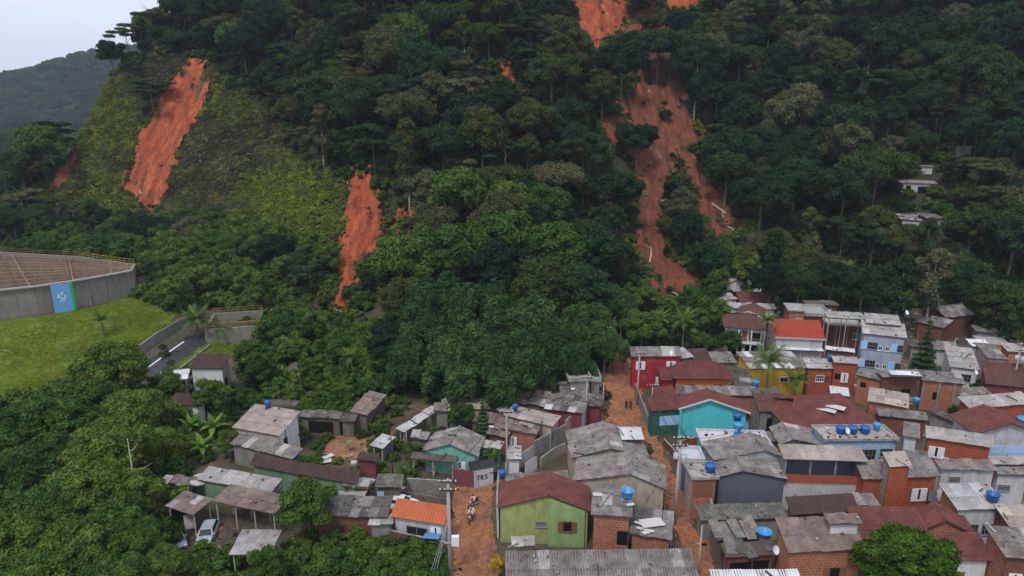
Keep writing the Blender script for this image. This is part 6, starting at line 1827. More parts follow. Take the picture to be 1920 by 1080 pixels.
# pale bare sapling in the left grove
p = place_h(262, 975, 0); e = empty('bare_sapling', p, 0, 'pale bare sapling with thin level branches against the dark grove', 'tree')
mb = MB(); mb.tube([(0, 0, -1), (.1, 0, 5), (.15, 0, 10.2)], [.14, .10, .03], 6); mb.build('trunk', M['bark_pale'], e, True)
for z, a, L in ((3.2, .3, 2.6), (3.4, 2.9, 2.4), (6.4, .1, 2.3), (6.5, 3.2, 2.2), (8.6, 1.0, 1.4), (2.0, 5.9, 3)):
    mb = MB(); mb.tube([(.1, 0, z), (math.cos(a) * L * .6, math.sin(a) * L * .4, z + .1), (math.cos(a) * L, math.sin(a) * L * .6, z + .7)], [.06, .045, .015], 5); mb.build('branch', M['bark_pale'], e, True)
# palms
def palm_px(px, py, h, label, **k):
    p = place_h(px, py, h)
    return palm(k.pop('name', 'coconut_palm'), (p.x, p.y, p.z - h), h, label, **k)
palm_px(1443, 676, 7.5, 'tall coconut palm in front of the yellow house', fr=FR_PALM, n=20, s=.9, seed=1)
palm_px(1494, 712, 3.6, 'short coconut palm right of the tall one by the yellow house', fr=FR_PALM, n=16, s=.78, seed=2)
palm_px(1440, 600, 8.5, 'dark palm standing against the balcony house corner', fr=FR_AREC, n=22, s=1.0, seed=3, tr=.22, tm='bark_dark')
palm_px(368, 600, 3.6, 'spreading yellowish coconut palm at the ramp head', fr=FR_PALM, n=22, s=1.15, seed=4)
palm_px(190, 600, 3.4, 'wind bent small palm standing alone on the lawn', fr=FR_PALM, n=16, s=.8, seed=5)
palm_px(415, 618, 2.4, 'low yellowing palm right of the ramp head palm', fr=FR_PALM, n=14, s=.85, seed=6)
palm_px(1283, 600, 7.0, 'grey trunked palm behind the crimson house', fr=FR_PALM, n=18, s=.85, seed=7)
palm_px(1318, 468, 6, 'pale fronded palm beside the slip right edge', fr=FR_PALM, n=16, s=.8, seed=8)
palm_px(1235, 598, 6.5, 'palm with hanging fronds left of the grey trunked palm', fr=FR_AREC, n=18, s=1.2, seed=9)
for i, (x, y, w) in enumerate([(1762, 492, 'left one of the tall slim pair of palms in the right forest'), (1775, 486, 'right one of the tall slim pair of palms in the right forest'), (1846, 505, 'slim forest palm nearest the right edge'), (1590, 500, 'pale stemmed palm above the apartment house'), (1165, 600, 'small palm at the grove edge'), (655, 668, 'feathery palm in the thicket below the orange slip')]):
    palm_px(x, y, 9.0 if i < 4 else 4.5, w, name='slim_palm', fr=FR_AREC, n=16, s=1.0, seed=20 + i, tr=.10, tm='bark_pale')
for i, (x, y, s, w) in enumerate([(358, 800, 1.25, 'leftmost banana plant by the beige roofed house'), (400, 800, 1.3, 'banana plant with upright leaves left of the beige roof'), (420, 838, 1.0, 'low banana plant before the grey lower roofs'), (380, 838, 1.1, 'banana plant with hanging leaves at the grove edge'), (610, 690, 1.1, 'banana plant left of the feathery palm'), (668, 700, 1.2, 'banana plant right of the feathery palm'), (1322, 500, 1.3, 'large bright banana plant at the slip foot'), (1345, 510, 1.1, 'banana plant beside the cream cottage'), (1395, 512, 1.0, 'banana plant between the two forest cottages'), (490, 690, 1.1, 'banana plant right of the white panelled house'), (520, 706, 1.0, 'banana plant by the satellite dish thicket'), (1855, 470, 1.3, 'banana plant in the right forest'), (700, 640, 1.2, 'banana plant at the left foot of the grove')]):
    palm_px(x, y, 1.8, w, name='banana_plant', cat='banana plant', fr=FR_BAN, n=13, s=s * .72, seed=40 + i, tr=.16, part='leaf', tm='bark_dark')

# thickets: low green growth nobody could count
pts = []; pr = [proto(TREE['bush'][0][0]), proto(TREE['bush'][1][0]), proto(TREE['bush_light'][0][0]), proto(TREE['small'][0][0])]
def fill(poly, dmin, smin, smax, light=.3, big=.0, margin=.4):
    W = world_poly(poly); xs_ = [p[0] for p in W]; ys_ = [p[1] for p in W]
    A = (max(xs_) - min(xs_)) * (max(ys_) - min(ys_))
    for x, y in poisson(min(xs_), max(xs_), min(ys_), max(ys_), dmin, int(A / dmin / dmin * 5), lambda a, b: in_poly(a, b, W) and not in_house(a, b, margin)):
        v = 3 if R2.random() < big else (2 if R2.random() < light else R2.randrange(2))
        s = R2.uniform(smin, smax) * (.7 if v == 3 else 1)
        pts.append((x, y, gz(x, y) - .25, R2.uniform(0, 6.28), s, v))
fill([(255, 555), (480, 545), (570, 580), (590, 640), (690, 640), (720, 612), (1130, 610), (1128, 690), (1035, 708), (900, 735), (700, 740), (640, 760), (560, 765), (475, 745), (470, 670), (520, 640), (420, 575), (330, 590)], 2.0, 1.0, 2.0, .25, .10)
fill([(575, 600), (630, 603), (720, 606), (715, 650), (590, 655)], 1.5, .7, 1.2, .6, 0)
fill([(1185, 585), (1310, 580), (1352, 600), (1368, 655), (1290, 655), (1185, 650), (1160, 600)], 2.0, .9, 1.7, .3, .08)
fill([(1350, 500), (1440, 520), (1700, 545), (1920, 600), (1990, 640), (1925, 640), (1840, 625), (1720, 580), (1600, 575), (1350, 545)], 2.2, .9, 1.7, .1, .1)
fill([(330, 1068), (400, 1050), (540, 1045), (600, 1000), (700, 1002), (835, 1015), (828, 1110), (280, 1110)], 1.5, .7, 1.3, .75, 0)
fill([(390, 730), (470, 745), (640, 770), (655, 760), (735, 810), (700, 835), (640, 810), (600, 845), (560, 850), (440, 870), (340, 870), (330, 780)], 1.9, .6, 1.1, .4, .03)
fill([(736, 830), (800, 800), (850, 770), (905, 790), (925, 815), (935, 890), (860, 905), (760, 905), (700, 890), (690, 850)], 1.9, .55, 1.1, .4, .04)
fill([(610, 850), (690, 868), (720, 890), (700, 930), (560, 925), (540, 910)], 1.9, .5, .9, .4, 0)
fill([(700, 812), (720, 790), (790, 760), (850, 752), (850, 742), (720, 745), (690, 790)], 1.8, .45, .8, .4, 0)
fill([(300, 640), (300, 735), (395, 735), (395, 700), (340, 700)], 1.8, .5, .9, .4, 0)
fill([(0, 250), (75, 265), (70, 340), (40, 400), (0, 400)], 3.5, 1.5, 3.0, .4, .2)
fill([(1735, 745), (1810, 730), (1850, 740), (1810, 790), (1750, 765)], 1.6, .4, .8, .3, 0)
gn_scatter('thicket', pr, pts)
# understorey for the dark left grove
pts = []
fill([(-60, 780), (120, 760), (330, 760), (345, 900), (310, 1010), (330, 1110), (-60, 1110)], 2.4, 1.2, 2.2, .1, .1)
gn_scatter('grove_undergrowth', pr, pts)
# ------------------------------------------------------------ tanks, poles, wires, vehicles, people, clutter
for px, py, h, r, lt, w in [(1382, 788, 4.75, .66, 0, 'blue tank farthest back of the stack of three on the white flat roof'), (1384, 806, 4.75, .70, 1, 'light blue tank in the middle of the stack of three'), (1386, 826, 4.75, .82, 0, 'nearest and deepest blue tank of the stack of three'),
        (1576, 812, 4.75, .70, 0, 'leftmost of the four tanks on the sky blue house'), (1598, 812, 4.75, .72, 0, 'second tank from the left on the sky blue house'), (1621, 812, 4.75, .72, 0, 'third tank from the left on the sky blue house'), (1643, 806, 4.75, .52, 1, 'small bright tank at the right of the four on the sky blue house'),
        (1331, 884, 5.35, .70, 0, 'blue lidded tank with white band on the orange brick tower room'), (1416, 724, 3.4, .66, 1, 'bright blue tank left of the yellow house wall'), (1717, 757, 2.6, .52, 1, 'round blue tank under the dull red brick house'),
        (1920, 796, 4.6, 1.0, 1, 'big blue tank at the right edge beside the maroon hip roof'), (1556, 676, 5.3, .5, 0, 'dark blue tank on the light roof beside the brick room'), (503, 763, 5.5, .5, 0, 'blue tank on the ridge of the smooth beige roof'), (966, 770, 4.6, .45, 0, 'small blue tank on the beige roof beside the lane'), (1108 - 166, 896, 3.2, .5, 0, 'blue tank behind the lime green house by the graffiti wall')]:
    tank(px, py, h, w, r, bool(lt))
tank(1176, 934, 5.6, 'open topped blue tank on a metal stand over the patched grey roof', .72, True, stand=1.0, open_=True, hh=1.0)
tank(1860, 938, 5.3, 'dark blue tank lying open on the light corrugated roof', .72, False, open_=True)
tank(1433, 1004, 3.6, 'faded blue open tank between the loose sheet shack and brown grey roof', .8, True, open_=True, hh=.5)
p = place_h(376, 900, 2.4); e = empty('cistern', p, 0, 'round grey concrete cistern left of the long pale sheet roof', 'cistern')
mb = MB(); mb.lathe([(1.3, -2.4), (1.3, 0), (1.36, 0), (1.36, .12), (1.1, .3), (.3, .36)], 20); mb.build('body', M['slab_light'], e, True)

def dish(px, py, h, label, r=.45, az=0.6):
    p = place_h(px, py, h); e = empty('satellite_dish', p, az, label, 'satellite dish', 'satellite dishes on the roofs')
    mb = MB(); mb.tube([(0, 0, -.1), (0, 0, .5)], .035, 5); mb.build('mast', M['metal'], e)
    mb = MB(); prof = [(.04, .0), (r * .5, .035), (r * .8, .09), (r, .15)]
    mb.lathe(prof, 14, cap=False)
    o = mb.build('reflector', M['frame_white'], e, True, loc=(0, -.1, .6), rot=(R(60), 0, 0))
for a in [(1585, 815, 4.8, 'white dish on the rubble roof of the sky blue house'), (1697, 592, 9.6, 'white dish behind the apartment house roof'), (1255, 667, 0 + 6.6, 'small dish on the crimson house roof'), (1600, 870, 3.8, 'white dish on the open balcony wall'), (1826, 704, 4, 'small dish near the white house'), (866, 747, 3.2, 'grey dish on the mossy hut by the grove'), (1450, 1040, 3.2, 'small dish on the lower shack')]:
    dish(*a)
p = place_h(556, 712, 0); e = empty('satellite_dish', p, .4, 'large wire mesh dish standing in the thicket right of the white panelled house', 'satellite dish')
mb = MB(); mb.tube([(0, 0, -.5), (0, 0, 1.6)], .08, 6); mb.build('mast', M['metal'], e)
mb = MB(); mb.lathe([(.1, 0), (.7, .12), (1.15, .34), (1.35, .5)], 18, cap=False); mb.build('reflector', M['slab'], e, True, loc=(0, -.2, 1.9), rot=(R(70), 0, 0))

POLES = {}
def pole(key, px, py, h, label, arms=1, transf=False, lamp=None, r=.16, meter=False, mat='pole', name='utility_pole'):
    p = cast(px, py, 0); e = empty(name, p, 0, label, 'pole', 'power poles along the streets')
    mb = MB(); mb.tube([(0, 0, -1), (0, 0, h)], [r * 1.15, r * .72], 8); mb.build('shaft', M[mat], e, True)
    for k in range(arms):
        z = h - .25 - k * .9
        mb = MB(); mb.box(-.85, .85, -.06 - r, .04 - r, z, z + .11); a = mb.build('crossarm', M['bark_dark'], e)
        mb = MB()
        for x in (-.75, -.3, .3, .75): mb.lathe([(.05, 0), (.07, .06), (.04, .1), (.06, .15)], 8, (x, -r, z + .112))
        mb.build('insulators', M['frame_white'], a)
    if transf:
        mb = MB(); mb.lathe([(.34, 0), (.36, .05), (.36, .85), (.2, .95)], 12, (.45, -.15, h - 3.1)); mb.build('transformer', M['metal'], e, True)
        mb = MB(); mb.lathe([(.26, 0), (.28, .05), (.28, .6), (.1, .7)], 12, (-.42, -.15, h - 2.6)); mb.build('transformer', M['slab_light'], e, True)
    if meter:
        mb = MB(); mb.box(.22, .95, -.5, -.05, 3.9, 4.9); mb.build('junction_box', M['frame_white'], e)
        mb = MB(); mb.box(-.5, .5, -.26, -.17, 4.0, 4.2); mb.build('bracket', M['metal'], e)
    if lamp:
        dx, dy, z = lamp
        mb = MB(); mb.tube([(0, 0, z), (dx * .5, dy * .5, z + .9), (dx, dy, z + 1.3)], .05, 5); mb.build('lamp_arm', M['metal'], e)
        mb = MB(); mb.box(dx - .28, dx + .28, dy - .12, dy + .12, z + 1.22, z + 1.38); mb.build('lamp_head', M['frame_white'], e)
    POLES[key] = (p, h)
    return e
pole('a', 845, 1082, 11.0, 'tall concrete pole with junction box beside the orange tiled house', 2, False, None, .21, True)
pole('b', 950, 884, 8.5, 'concrete pole with lamp arm beside the white garage', 1, False, (-1.9, -.4, 5.2), .14)
pole('c', 1132, 700, 8.5, 'concrete pole at the far end of the main street', 2, True, (1.3, 0, 4.5), .15)
pole('d', 1264, 985, 11.0, 'concrete pole loaded with transformers in front of the turquoise house', 2, True, None, .19)
pole('e', 1194, 762, 9.0, 'leaning concrete pole beside the crimson house', 1, False, None, .15)
pole('f', 1219, 805, 7.0, 'thin concrete pole left of the dark green wing', 1, False, None, .10)
pole('g', 1893, 750, 9.5, 'concrete pole before the large brown tiled roof', 2, True, None, .15)
pole('h', 1781, 694, 5.5, 'short concrete post in the yard left of the white house', 0, False, None, .12)
pole('i', 1308, 1084, 6.0, 'slim concrete post in the middle of the lower main street', 0, False, None, .09)
pole('j', 737, 895, 6.5, 'dark slim pole in the left garden beside the plank shed', 0, False, None, .08, mat='bark_dark')
pole('k', 1098, 802, 8.0, 'concrete pole at the street corner with lamp arm', 1, False, (-2, -.5, 5), .13)
pole('l', 1130, 775, 5.0, 'short pole by the shrub on the upper street', 0, False, None, .09)
pole('m', 763, 845, 3.2, 'short pale post beside the long narrow garden roof', 0, False, None, .08)
pole('n', 1424, 800, 4.5, 'white post at the garage house corner', 0, False, None, .09)
pole('o', 1868, 862, 5.0, 'thin grey post in front of the blue framed windows', 1, False, None, .06, mat='metal')
pole('p', 540, 860, 5.0, 'thin dark post beside the royal blue wall', 0, False, None, .06, mat='bark_dark')
def wire(a, b, dz=0.0, sag=.5, off=0.0, label=None):
    (p, h), (q, k) = POLES[a], POLES[b]
    A = p + Vector((off, -.15, h - .1 - dz)); B = q + Vector((off, -.15, k - .1 - dz))
    P = [A.lerp(B, t / 10) - Vector((0, 0, sag * 4 * (t / 10) * (1 - t / 10))) for t in range(11)]
    e = tag(MB_tube(P, .028, 'power_cable', M['cable']), label, 'cable', 'power cables')
def MB_tube(P, r, name, mat):
    o0 = P[0]; mb = MB(); mb.tube([p - o0 for p in P], r, 4); return mb.build(name, mat, loc=o0)
for a, b, w in (('a', 'b', 'from the tall junction box pole up to the garage pole'), ('b', 'k', 'along the muddy lane to the street corner pole'), ('d', 'e', 'above the main street from the transformer pole'), ('e', 'c', 'over the upper end of the main street'), ('d', 'f', 'between the transformer pole and the thin pole'), ('a', 'j', 'across the plank shed to the garden pole')):
    wire(a, b, 0, .6, -.7, 'upper black cable ' + w); wire(a, b, .1, .8, .7, 'second black cable ' + w)
def drop(key, px, py, h, label):
    (p_, h_) = POLES[key]; A = p_ + Vector((0, 0, h_ - .4)); B = place_h(px, py, h)
    P = [A.lerp(B, t / 8) - Vector((0, 0, 2.0 * (t / 8) * (1 - t / 8))) for t in range(9)]
    tag(MB_tube(P, .022, 'power_cable', M['cable']), label, 'cable', 'power cables')
for a_ in (('d', 1345, 835, 4.8, 'service cable from the transformer pole to the three tank roof'), ('d', 1250, 905, 5.0, 'service cable from the transformer pole to the beige walled gable'), ('d', 1300, 766, 5.5, 'service cable from the transformer pole to the turquoise gable'), ('d', 1190, 975, 4.0, 'service cable from the transformer pole to the littered roof'),
           ('a', 940, 950, 4.5, 'service cable from the junction box pole to the lime green house'), ('a', 800, 945, 3.8, 'service cable from the junction box pole to the orange tiled roof'), ('a', 720, 925, 3.2, 'service cable from the junction box pole to the dark sagging roof'), ('e', 1270, 690, 5.0, 'service cable from the leaning pole to the orange house'),
           ('g', 1830, 690, 4.0, 'service cable from the right pole to the white grey roofed house'), ('g', 1925, 745, 5.0, 'service cable from the right pole to the picture edge'), ('k', 1060, 765, 4.0, 'service cable from the corner pole to the slumped roof'), ('b', 990, 800, 4.0, 'service cable from the garage pole to the smooth beige roof'), ('f', 1235, 750, 4.2, 'service cable from the thin pole to the small red tiled roof'), ('d', 1400, 800, 5.5, 'long service cable from the transformer pole across the tank roof')):
    drop(*a_)
# loose stays on the junction box pole
p, h = POLES['a']
for i in (0, 1, 2):
    q = p + Vector((-1.6 - .35 * i, -1.0, 0)); q.z = gz(q.x, q.y)
    tag(MB_tube([p + Vector((0, 0, h * .62)), q], .03, 'stay_wire', M['metal']), ('left', 'middle', 'inner')[i] + ' stay wire slanting down beside the junction box pole', 'stay wire', 'stay wires of the pole')

# vehicles
def wheel(par, x, y, r=.31, w=.19, mat='black'):
    mb = MB(); mb.lathe([(r * .62, -w / 2), (r * .95, -w / 2), (r, -w * .3), (r, w * .3), (r * .95, w / 2), (r * .62, w / 2)], 16, cap=False)
    o = mb.build('wheel', M['black'], par, True, loc=(x, y, r), rot=(0, R(90), 0))
    mb = MB(); mb.lathe([(r * .63, -w * .35), (r * .63, w * .35)], 12); mb.build('rim', M['metal'], o)
    return o
def car(loc, rz, label, paint_, roofk=1.0):
    pm = NT(paint_[0], .28, .6); pm.b.inputs['Coat Weight'].default_value = .5; pm.col(paint_[1]); pm = pm.m
    e = empty('parked_car', loc, rz, label, 'car', 'cars parked on the left')
    # front points to -Y ; stations: y, z_low, z_belt, half width
    st = [(-2.02, .34, .58, .62), (-1.92, .25, .72, .76), (-1.5, .22, .84, .83), (-.85, .22, .93, .85), (0, .22, .95, .86), (1.0, .22, .97, .86), (1.7, .24, .98, .84), (1.95, .32, .94, .78)]
    mb = MB(); rows = []
    for y, zl, zb, hw in st:
        rows.append([(-hw * .94, y, zl), (-hw, y, (zl + zb) / 2), (-hw * .95, y, zb), (0, y, zb + .035), (hw * .95, y, zb), (hw, y, (zl + zb) / 2), (hw * .94, y, zl)])
    for a, b in zip(rows[:-1], rows[1:]):
        for i in range(6): mb.quad(a[i], a[i + 1], b[i + 1], b[i])
    mb.poly(rows[0][::-1]); mb.poly(rows[-1])
    # roof and pillars
    rf = [(-.62, -.35, 1.40), (.62, -.35, 1.40), (.60, 1.25, 1.42), (-.60, 1.25, 1.42)]
    bt = [(-.80, -1.0, .94), (.80, -1.0, .94), (.78, 1.72, .98), (-.78, 1.72, .98)]
    mb.quad(*rf); mb.quad(*[(x * .8, y * .95, z + .03) for x, y, z in rf])
    for i in range(4):
        t0, t1 = Vector(rf[i]), Vector(rf[(i + 1) % 4]); b0, b1 = Vector(bt[i]), Vector(bt[(i + 1) % 4])
        for f0, f1 in ((0, .07), (.93, 1)): mb.quad(b0.lerp(b1, f0), b0.lerp(b1, f1), t0.lerp(t1, f1), t0.lerp(t1, f0))
        for f in ((.90, 1.0),): mb.quad(b0.lerp(t0, f[0]), b1.lerp(t1, f[0]), b1.lerp(t1, f[1]), b0.lerp(t0, f[1]))
    mb.build('body', pm, e)
    for i in range(4):
        t0, t1 = Vector(rf[i]), Vector(rf[(i + 1) % 4]); b0, b1 = Vector(bt[i]), Vector(bt[(i + 1) % 4])
        c = (t0 + t1 + b0 + b1) / 4; inn = (Vector((0, .3, 1.1)) - c).normalized() * .015
        mb = MB(); mb.quad(b0.lerp(b1, .07) + inn, b0.lerp(b1, .93) + inn, t0.lerp(t1, .93) + inn, t0.lerp(t1, .07) + inn)
        mb.build('windscreen' if i == 0 else 'rear_window' if i == 2 else 'side_window', M['glass'], e)
    for s in (-1, 1):
        for y in (-1.28, 1.28): wheel(e, s * .76, y)
        mb = MB(); mb.box(s * .58 - .15, s * .58 + .15, -2.03, -1.9, .56, .70); mb.build('headlight', M['frame_white'], e)
        mb = MB(); mb.box(s * .90 - .1, s * .90 + .1, -.85, -.68, .92, 1.06); mb.build('mirror', pm, e)
    mb = MB(); mb.box(-.45, .45, -2.04, -1.95, .40, .53); mb.build('grille', M['black'], e)
    return e
car(cast(391, 1008, 0), R(8), 'silver hatchback parked facing out beside the brown carport', ('silver_paint', (0.30, 0.33, 0.38)))
car(cast(330, 1018, 0), R(38), 'slate blue car half under the dark trees beside the silver one', ('slate_blue_car_paint', (0.16, 0.21, 0.28)))
car(cast(752, 952, 0), R(80), 'white car partly hidden behind the bright orange tiled house', ('white_car_paint', (0.68, 0.69, 0.70)))

def skin_body(name, verts, edges, rads, mats, pick, parent, root=0):
    me = bpy.data.meshes.new(name); me.from_pydata(verts, edges, [])
    ob = bpy.data.objects.new(name + '_tmp', me); COL.objects.link(ob)
    md = ob.modifiers.new('s', 'SKIN'); md.use_smooth_shade = True
    sv = me.skin_vertices[0].data
    for i, r in enumerate(rads): sv[i].radius = (r, r * .85) if not hasattr(r, '__len__') else r
    sv[root].use_root = True
    sb = ob.modifiers.new('u', 'SUBSURF'); sb.levels = 1; sb.render_levels = 1
    dg = bpy.context.evaluated_depsgraph_get()
    m2 = bpy.data.meshes.new_from_object(ob.evaluated_get(dg)); m2.name = name
    bpy.data.objects.remove(ob)
    m2.materials.clear()
    for m in mats: m2.materials.append(m)
    for p in m2.polygons:
        p.material_index = pick(p.center); p.use_smooth = True
    return link(name, m2, parent)
M['skin'] = NT('skin', .6, .3).col((0.30, 0.17, 0.11)); M['hair'] = NT('hair_dark', .7, .2).col((0.02, 0.015, 0.012))
def cloth(n, c): return NT(n, .9, .1).col(c)
def person(loc, rz, label, shirt, trousers, step=.18, ride=False, lean=0.0, s=1.0, helmet=None, skirt=False):
    e = empty('person', loc, rz, label, 'person')
    if not ride:
        V = [(0, 0, .95), (0, -.01, 1.15), (0, .0, 1.38), (0, 0, 1.50), (0, -.02, 1.58), (0, -.02, 1.68),
             (.19, 0, 1.40), (.25, .02, 1.13), (.26, -.08, .90), (.26, -.12, .82), (-.19, 0, 1.40), (-.25, .02, 1.13), (-.26, -.06, .90), (-.26, -.10, .82),
             (.10, 0, .88), (.11, -step * .6, .48), (.11, -step, .08), (.11, -step - .16, .03), (-.10, 0, .88), (-.11, step * .4, .48), (-.11, step, .08), (-.11, step - .16, .03)]
        pick = lambda c: 0 if (c.z > 1.46 or (abs(c.x) > .2 and c.z < 1.22) ) else (1 if c.z > .92 else 2)
    else:
        V = [(0, .15, .86), (0, .10, 1.05), (0, .0, 1.28), (0, -.03, 1.40), (0, -.06, 1.48), (0, -.08, 1.58),
             (.20, 0, 1.30), (.30, -.14, 1.10), (.28, -.42, 1.05), (.27, -.50, 1.04), (-.20, 0, 1.30), (-.30, -.14, 1.10), (-.28, -.42, 1.05), (-.27, -.50, 1.04),
             (.12, .12, .84), (.24, -.28, .76), (.20, -.12, .38), (.20, -.27, .34), (-.12, .12, .84), (-.24, -.28, .76), (-.20, -.12, .38), (-.20, -.27, .34)]
        pick = lambda c: 0 if (c.z > 1.38 or (c.y < -.25 and c.z > .95)) else (1 if c.z > .92 else 2)
    E = [(0, 1), (1, 2), (2, 3), (3, 4), (4, 5), (2, 6), (6, 7), (7, 8), (8, 9), (2, 10), (10, 11), (11, 12), (12, 13), (0, 14), (14, 15), (15, 16), (16, 17), (0, 18), (18, 19), (19, 20), (20, 21)]
    r = [.14, .135, .155, .06, .095, .085, .065, .048, .035, .04, .065, .048, .035, .04, .095, .068, .045, .04, .095, .068, .045, .04]
    b = skin_body('body', [tuple(c * s for c in v) for v in V], E, [q * s for q in r], [M['skin'], shirt, trousers], lambda c: pick(c / s), e)
    hx = V[5]
    mb = MB(); 
    V_, F_ = ICO_V * np.array([.105, .12, .115]) * s, ICO_F
    hd = np_mesh('hair' if not helmet else 'helmet', V_ * (1.18 if helmet else 1.0), F_, helmet or M['hair'], True)
    link('hair' if not helmet else 'helmet', hd, e, (hx[0] * s, (hx[1] + .02) * s, (hx[2] - .01) * s))
    return e
GR = cloth('grey_white_shirt', (0.62, 0.62, 0.64)); WH = cloth('white_shirt', (0.75, 0.75, 0.75)); DK = cloth('dark_clothes', (0.02, 0.02, 0.025)); BR = cloth('dark_red_brown_clothes', (0.10, 0.03, 0.025)); JN = cloth('dark_trousers', (0.035, 0.04, 0.055))
person(cast(1174, 769, 0), R(160), 'person in dark loose clothes walking up the main street, left one of the pair', DK, DK, s=1.0)
person(cast(1182, 769, 0), R(185), 'slim person in dark red top walking up the main street, right one of the pair', BR, DK, s=1.0)
def motorbike(loc, rz, label, col):
    e = empty('motorcycle', loc, rz, label, 'motorcycle')
    pm = plain('motorcycle_paint_' + label[:5], col, .3)
    for y in (-.65, .62):
        w = wheel(e, 0, y, .30, .11)
    mb = MB(); mb.tube([(0, -.62, .32), (0, -.42, .72), (0, -.34, 1.0)], [.035, .04, .04], 6); mb.build('fork', M['metal'], e)
    mb = MB(); mb.tube([(-.36, -.34, 1.02), (-.15, -.42, 1.04), (.15, -.42, 1.04), (.36, -.34, 1.02)], .022, 5); mb.build('handlebar', M['black'], e)
    mb = MB(); mb.tube([(0, -.36, .80), (0, -.15, .88), (0, .08, .76)], [.10, .17, .12], 8); mb.build('fuel_tank', pm, e, True)
    mb = MB(); mb.tube([(0, .0, .80), (0, .35, .80), (0, .74, .86)], [.10, .14, .09], 8); mb.build('seat', M['black'], e, True)
    mb = MB(); mb.box(-.15, .15, -.22, .28, .28, .62); mb.build('engine', M['metal'], e)
    mb = MB(); mb.tube([(0, -.50, .90), (0, -.60, .90)], [.11, .10], 10); mb.build('headlight', M['frame_white'], e)
    mb = MB(); mb.tube([(.14, 0, .3), (.16, .5, .34), (.16, .85, .42)], .045, 6); mb.build('exhaust', M['metal'], e)
    mb = MB(); mb.tube([(0, .55, .66), (0, .80, .68), (0, .95, .55)], [.08, .08, .05], 6); mb.build('mudguard', pm, e)
    return e
q = cast(883, 977, 0)
motorbike(q, R(-12), 'red motorcycle ridden down the muddy left street', (0.25, 0.02, 0.02))
person(q + Vector((0, 0, 0)), R(-12), 'front rider in a pale grey shirt on the motorcycle', GR, JN, ride=True, helmet=plain('helmet_black', (0.03, 0.03, 0.035), .3))
q2 = q + Vector((.10, .45, .06))
person(q2, R(-12), 'rear rider in a white shirt on the motorcycle', WH, BR, ride=True, helmet=plain('helmet_dark', (0.05, 0.04, 0.04), .3))
q3 = cast(888, 950, 0)
motorbike(q3, R(-40), 'second motorcycle just behind carrying a white bundle', (0.04, 0.04, 0.05))
person(q3, R(-40), 'rider in a bright white shirt on the following motorcycle', WH, JN, ride=True, helmet=plain('helmet_black2', (0.03, 0.03, 0.035), .3))

# walls and fences around the lots
wall_run('weathered brown metal gate closing the end of the left street', [(850, 912), (888, 916)], 2.3, 'maroon', 'street_gate', 'gate', t=.08)
gw = wall_run('whitewashed wall with graffiti letters at the end of the left street', [(889, 917), (925, 910)], 2.3, 'whitegrey', 'graffiti_wall', 'wall', cap=True)
a = cast(889, 917, 0); b = cast(925, 910, 0); d = (b - a); d.z = 0; d.normalize(); n = Vector((d.y, -d.x, 0))
def stroke(pts_, w=.14):
    mb = MB()
    for (x0, z0), (x1, z1) in zip(pts_[:-1], pts_[1:]):
        t_ = Vector((x1 - x0, z1 - z0)); L = t_.length; t_ = t_ / L; nn = Vector((-t_.y, t_.x)) * w / 2
        q = []
        for (x, z), sg in (((x0, z0), -1), ((x0, z0), 1), ((x1, z1), 1), ((x1, z1), -1)):
            q.append(Vector((x + nn.x * sg, 0, z + nn.y * sg)))
        mb.quad(*[d * v.x + n * .09 + Vector((0, 0, v.z)) for v in (q[0], q[3], q[2], q[1])])
    return mb
BLK = NT('graffiti_black', .8, .1).col((0.03, 0.028, 0.03)); RED = NT('graffiti_dark_red', .8, .1).col((0.12, 0.02, 0.025))
for nm, ps, m_ in (('letter_t', [(.3, 1.75), (.75, 1.75)], BLK), ('letter_t', [(.52, 1.72), (.50, 1.15)], BLK), ('letter_p', [(.88, 1.15), (.90, 1.78), (1.15, 1.65), (.92, 1.45), (1.18, 1.15)], BLK), ('letter_s', [(1.7, 1.75), (1.38, 1.7), (1.38, 1.5), (1.66, 1.42), (1.62, 1.2), (1.3, 1.2)], BLK), ('swirl', [(1.95, 1.95), (2.2, 1.75), (2.45, 1.9), (2.5, 1.5)], RED)):
    o = stroke(ps).build(nm, m_, gw); 
wall_run('grey block wall behind the orange tiled house', [(765, 925), (840, 930)], 2.0, 'concrete', cap=True)
wall_run('crumbling brick wall beside the orange tiled house', [(838, 930), (842, 985)], 1.4, 'brick_dark')
wall_run('brown wall along the left garden', [(742, 935), (838, 952)], 1.2, 'wood')
wall_run('long low garden wall under the dark sagging roof', [(640, 1005), (700, 1010), (835, 1040)], 1.5, 'brick_dark', cap=True)
wall_run('whitewashed lane wall beside the white garage', [(948, 895), (1000, 862)], 2.0, 'whitegrey', cap=True)
wall_run('grey stained lane wall', [(1002, 861), (1060, 828)], 2.6, 'concrete', cap=True)
wall_run('pink lane wall below the crimson patch', [(1060, 826), (1086, 800)], 3.0, 'pink', cap=True)
wall_run('white gate posts wall on the right of the lane', [(985, 893), (1006, 880)], 1.8, 'white', cap=True)
wall_run('dark open lot wall on the right of the lane', [(1014, 877), (1040, 858), (1066, 846)], 1.4, 'beige', cap=True)
wall_run('street wall along the left edge of the lower main street', [(1258, 1030), (1248, 975), (1245, 950)], .5, 'concrete')
wall_run('white wall along the right edge of the left street', [(934, 1010), (932, 960), (935, 915)], 2.4, 'white', cap=True)
wall_run('brick street wall on the right of the main street', [(1322, 995), (1298, 925), (1282, 880)], 1.8, 'brick_dark', cap=True)
wall_run('pinkish rendered wall beside the orange brick tower room', [(1334, 990), (1320, 950), (1310, 920)], 2.6, 'pink', cap=True)
wall_run('dirty concrete corner wall by the lower main street', [(1318, 992), (1342, 1002)], 2.2, 'concrete', cap=True)
wall_run('red brick parapet wall under the turquoise gable', [(1268, 862), (1312, 850)], 2.6, 'brick_red', cap=True)
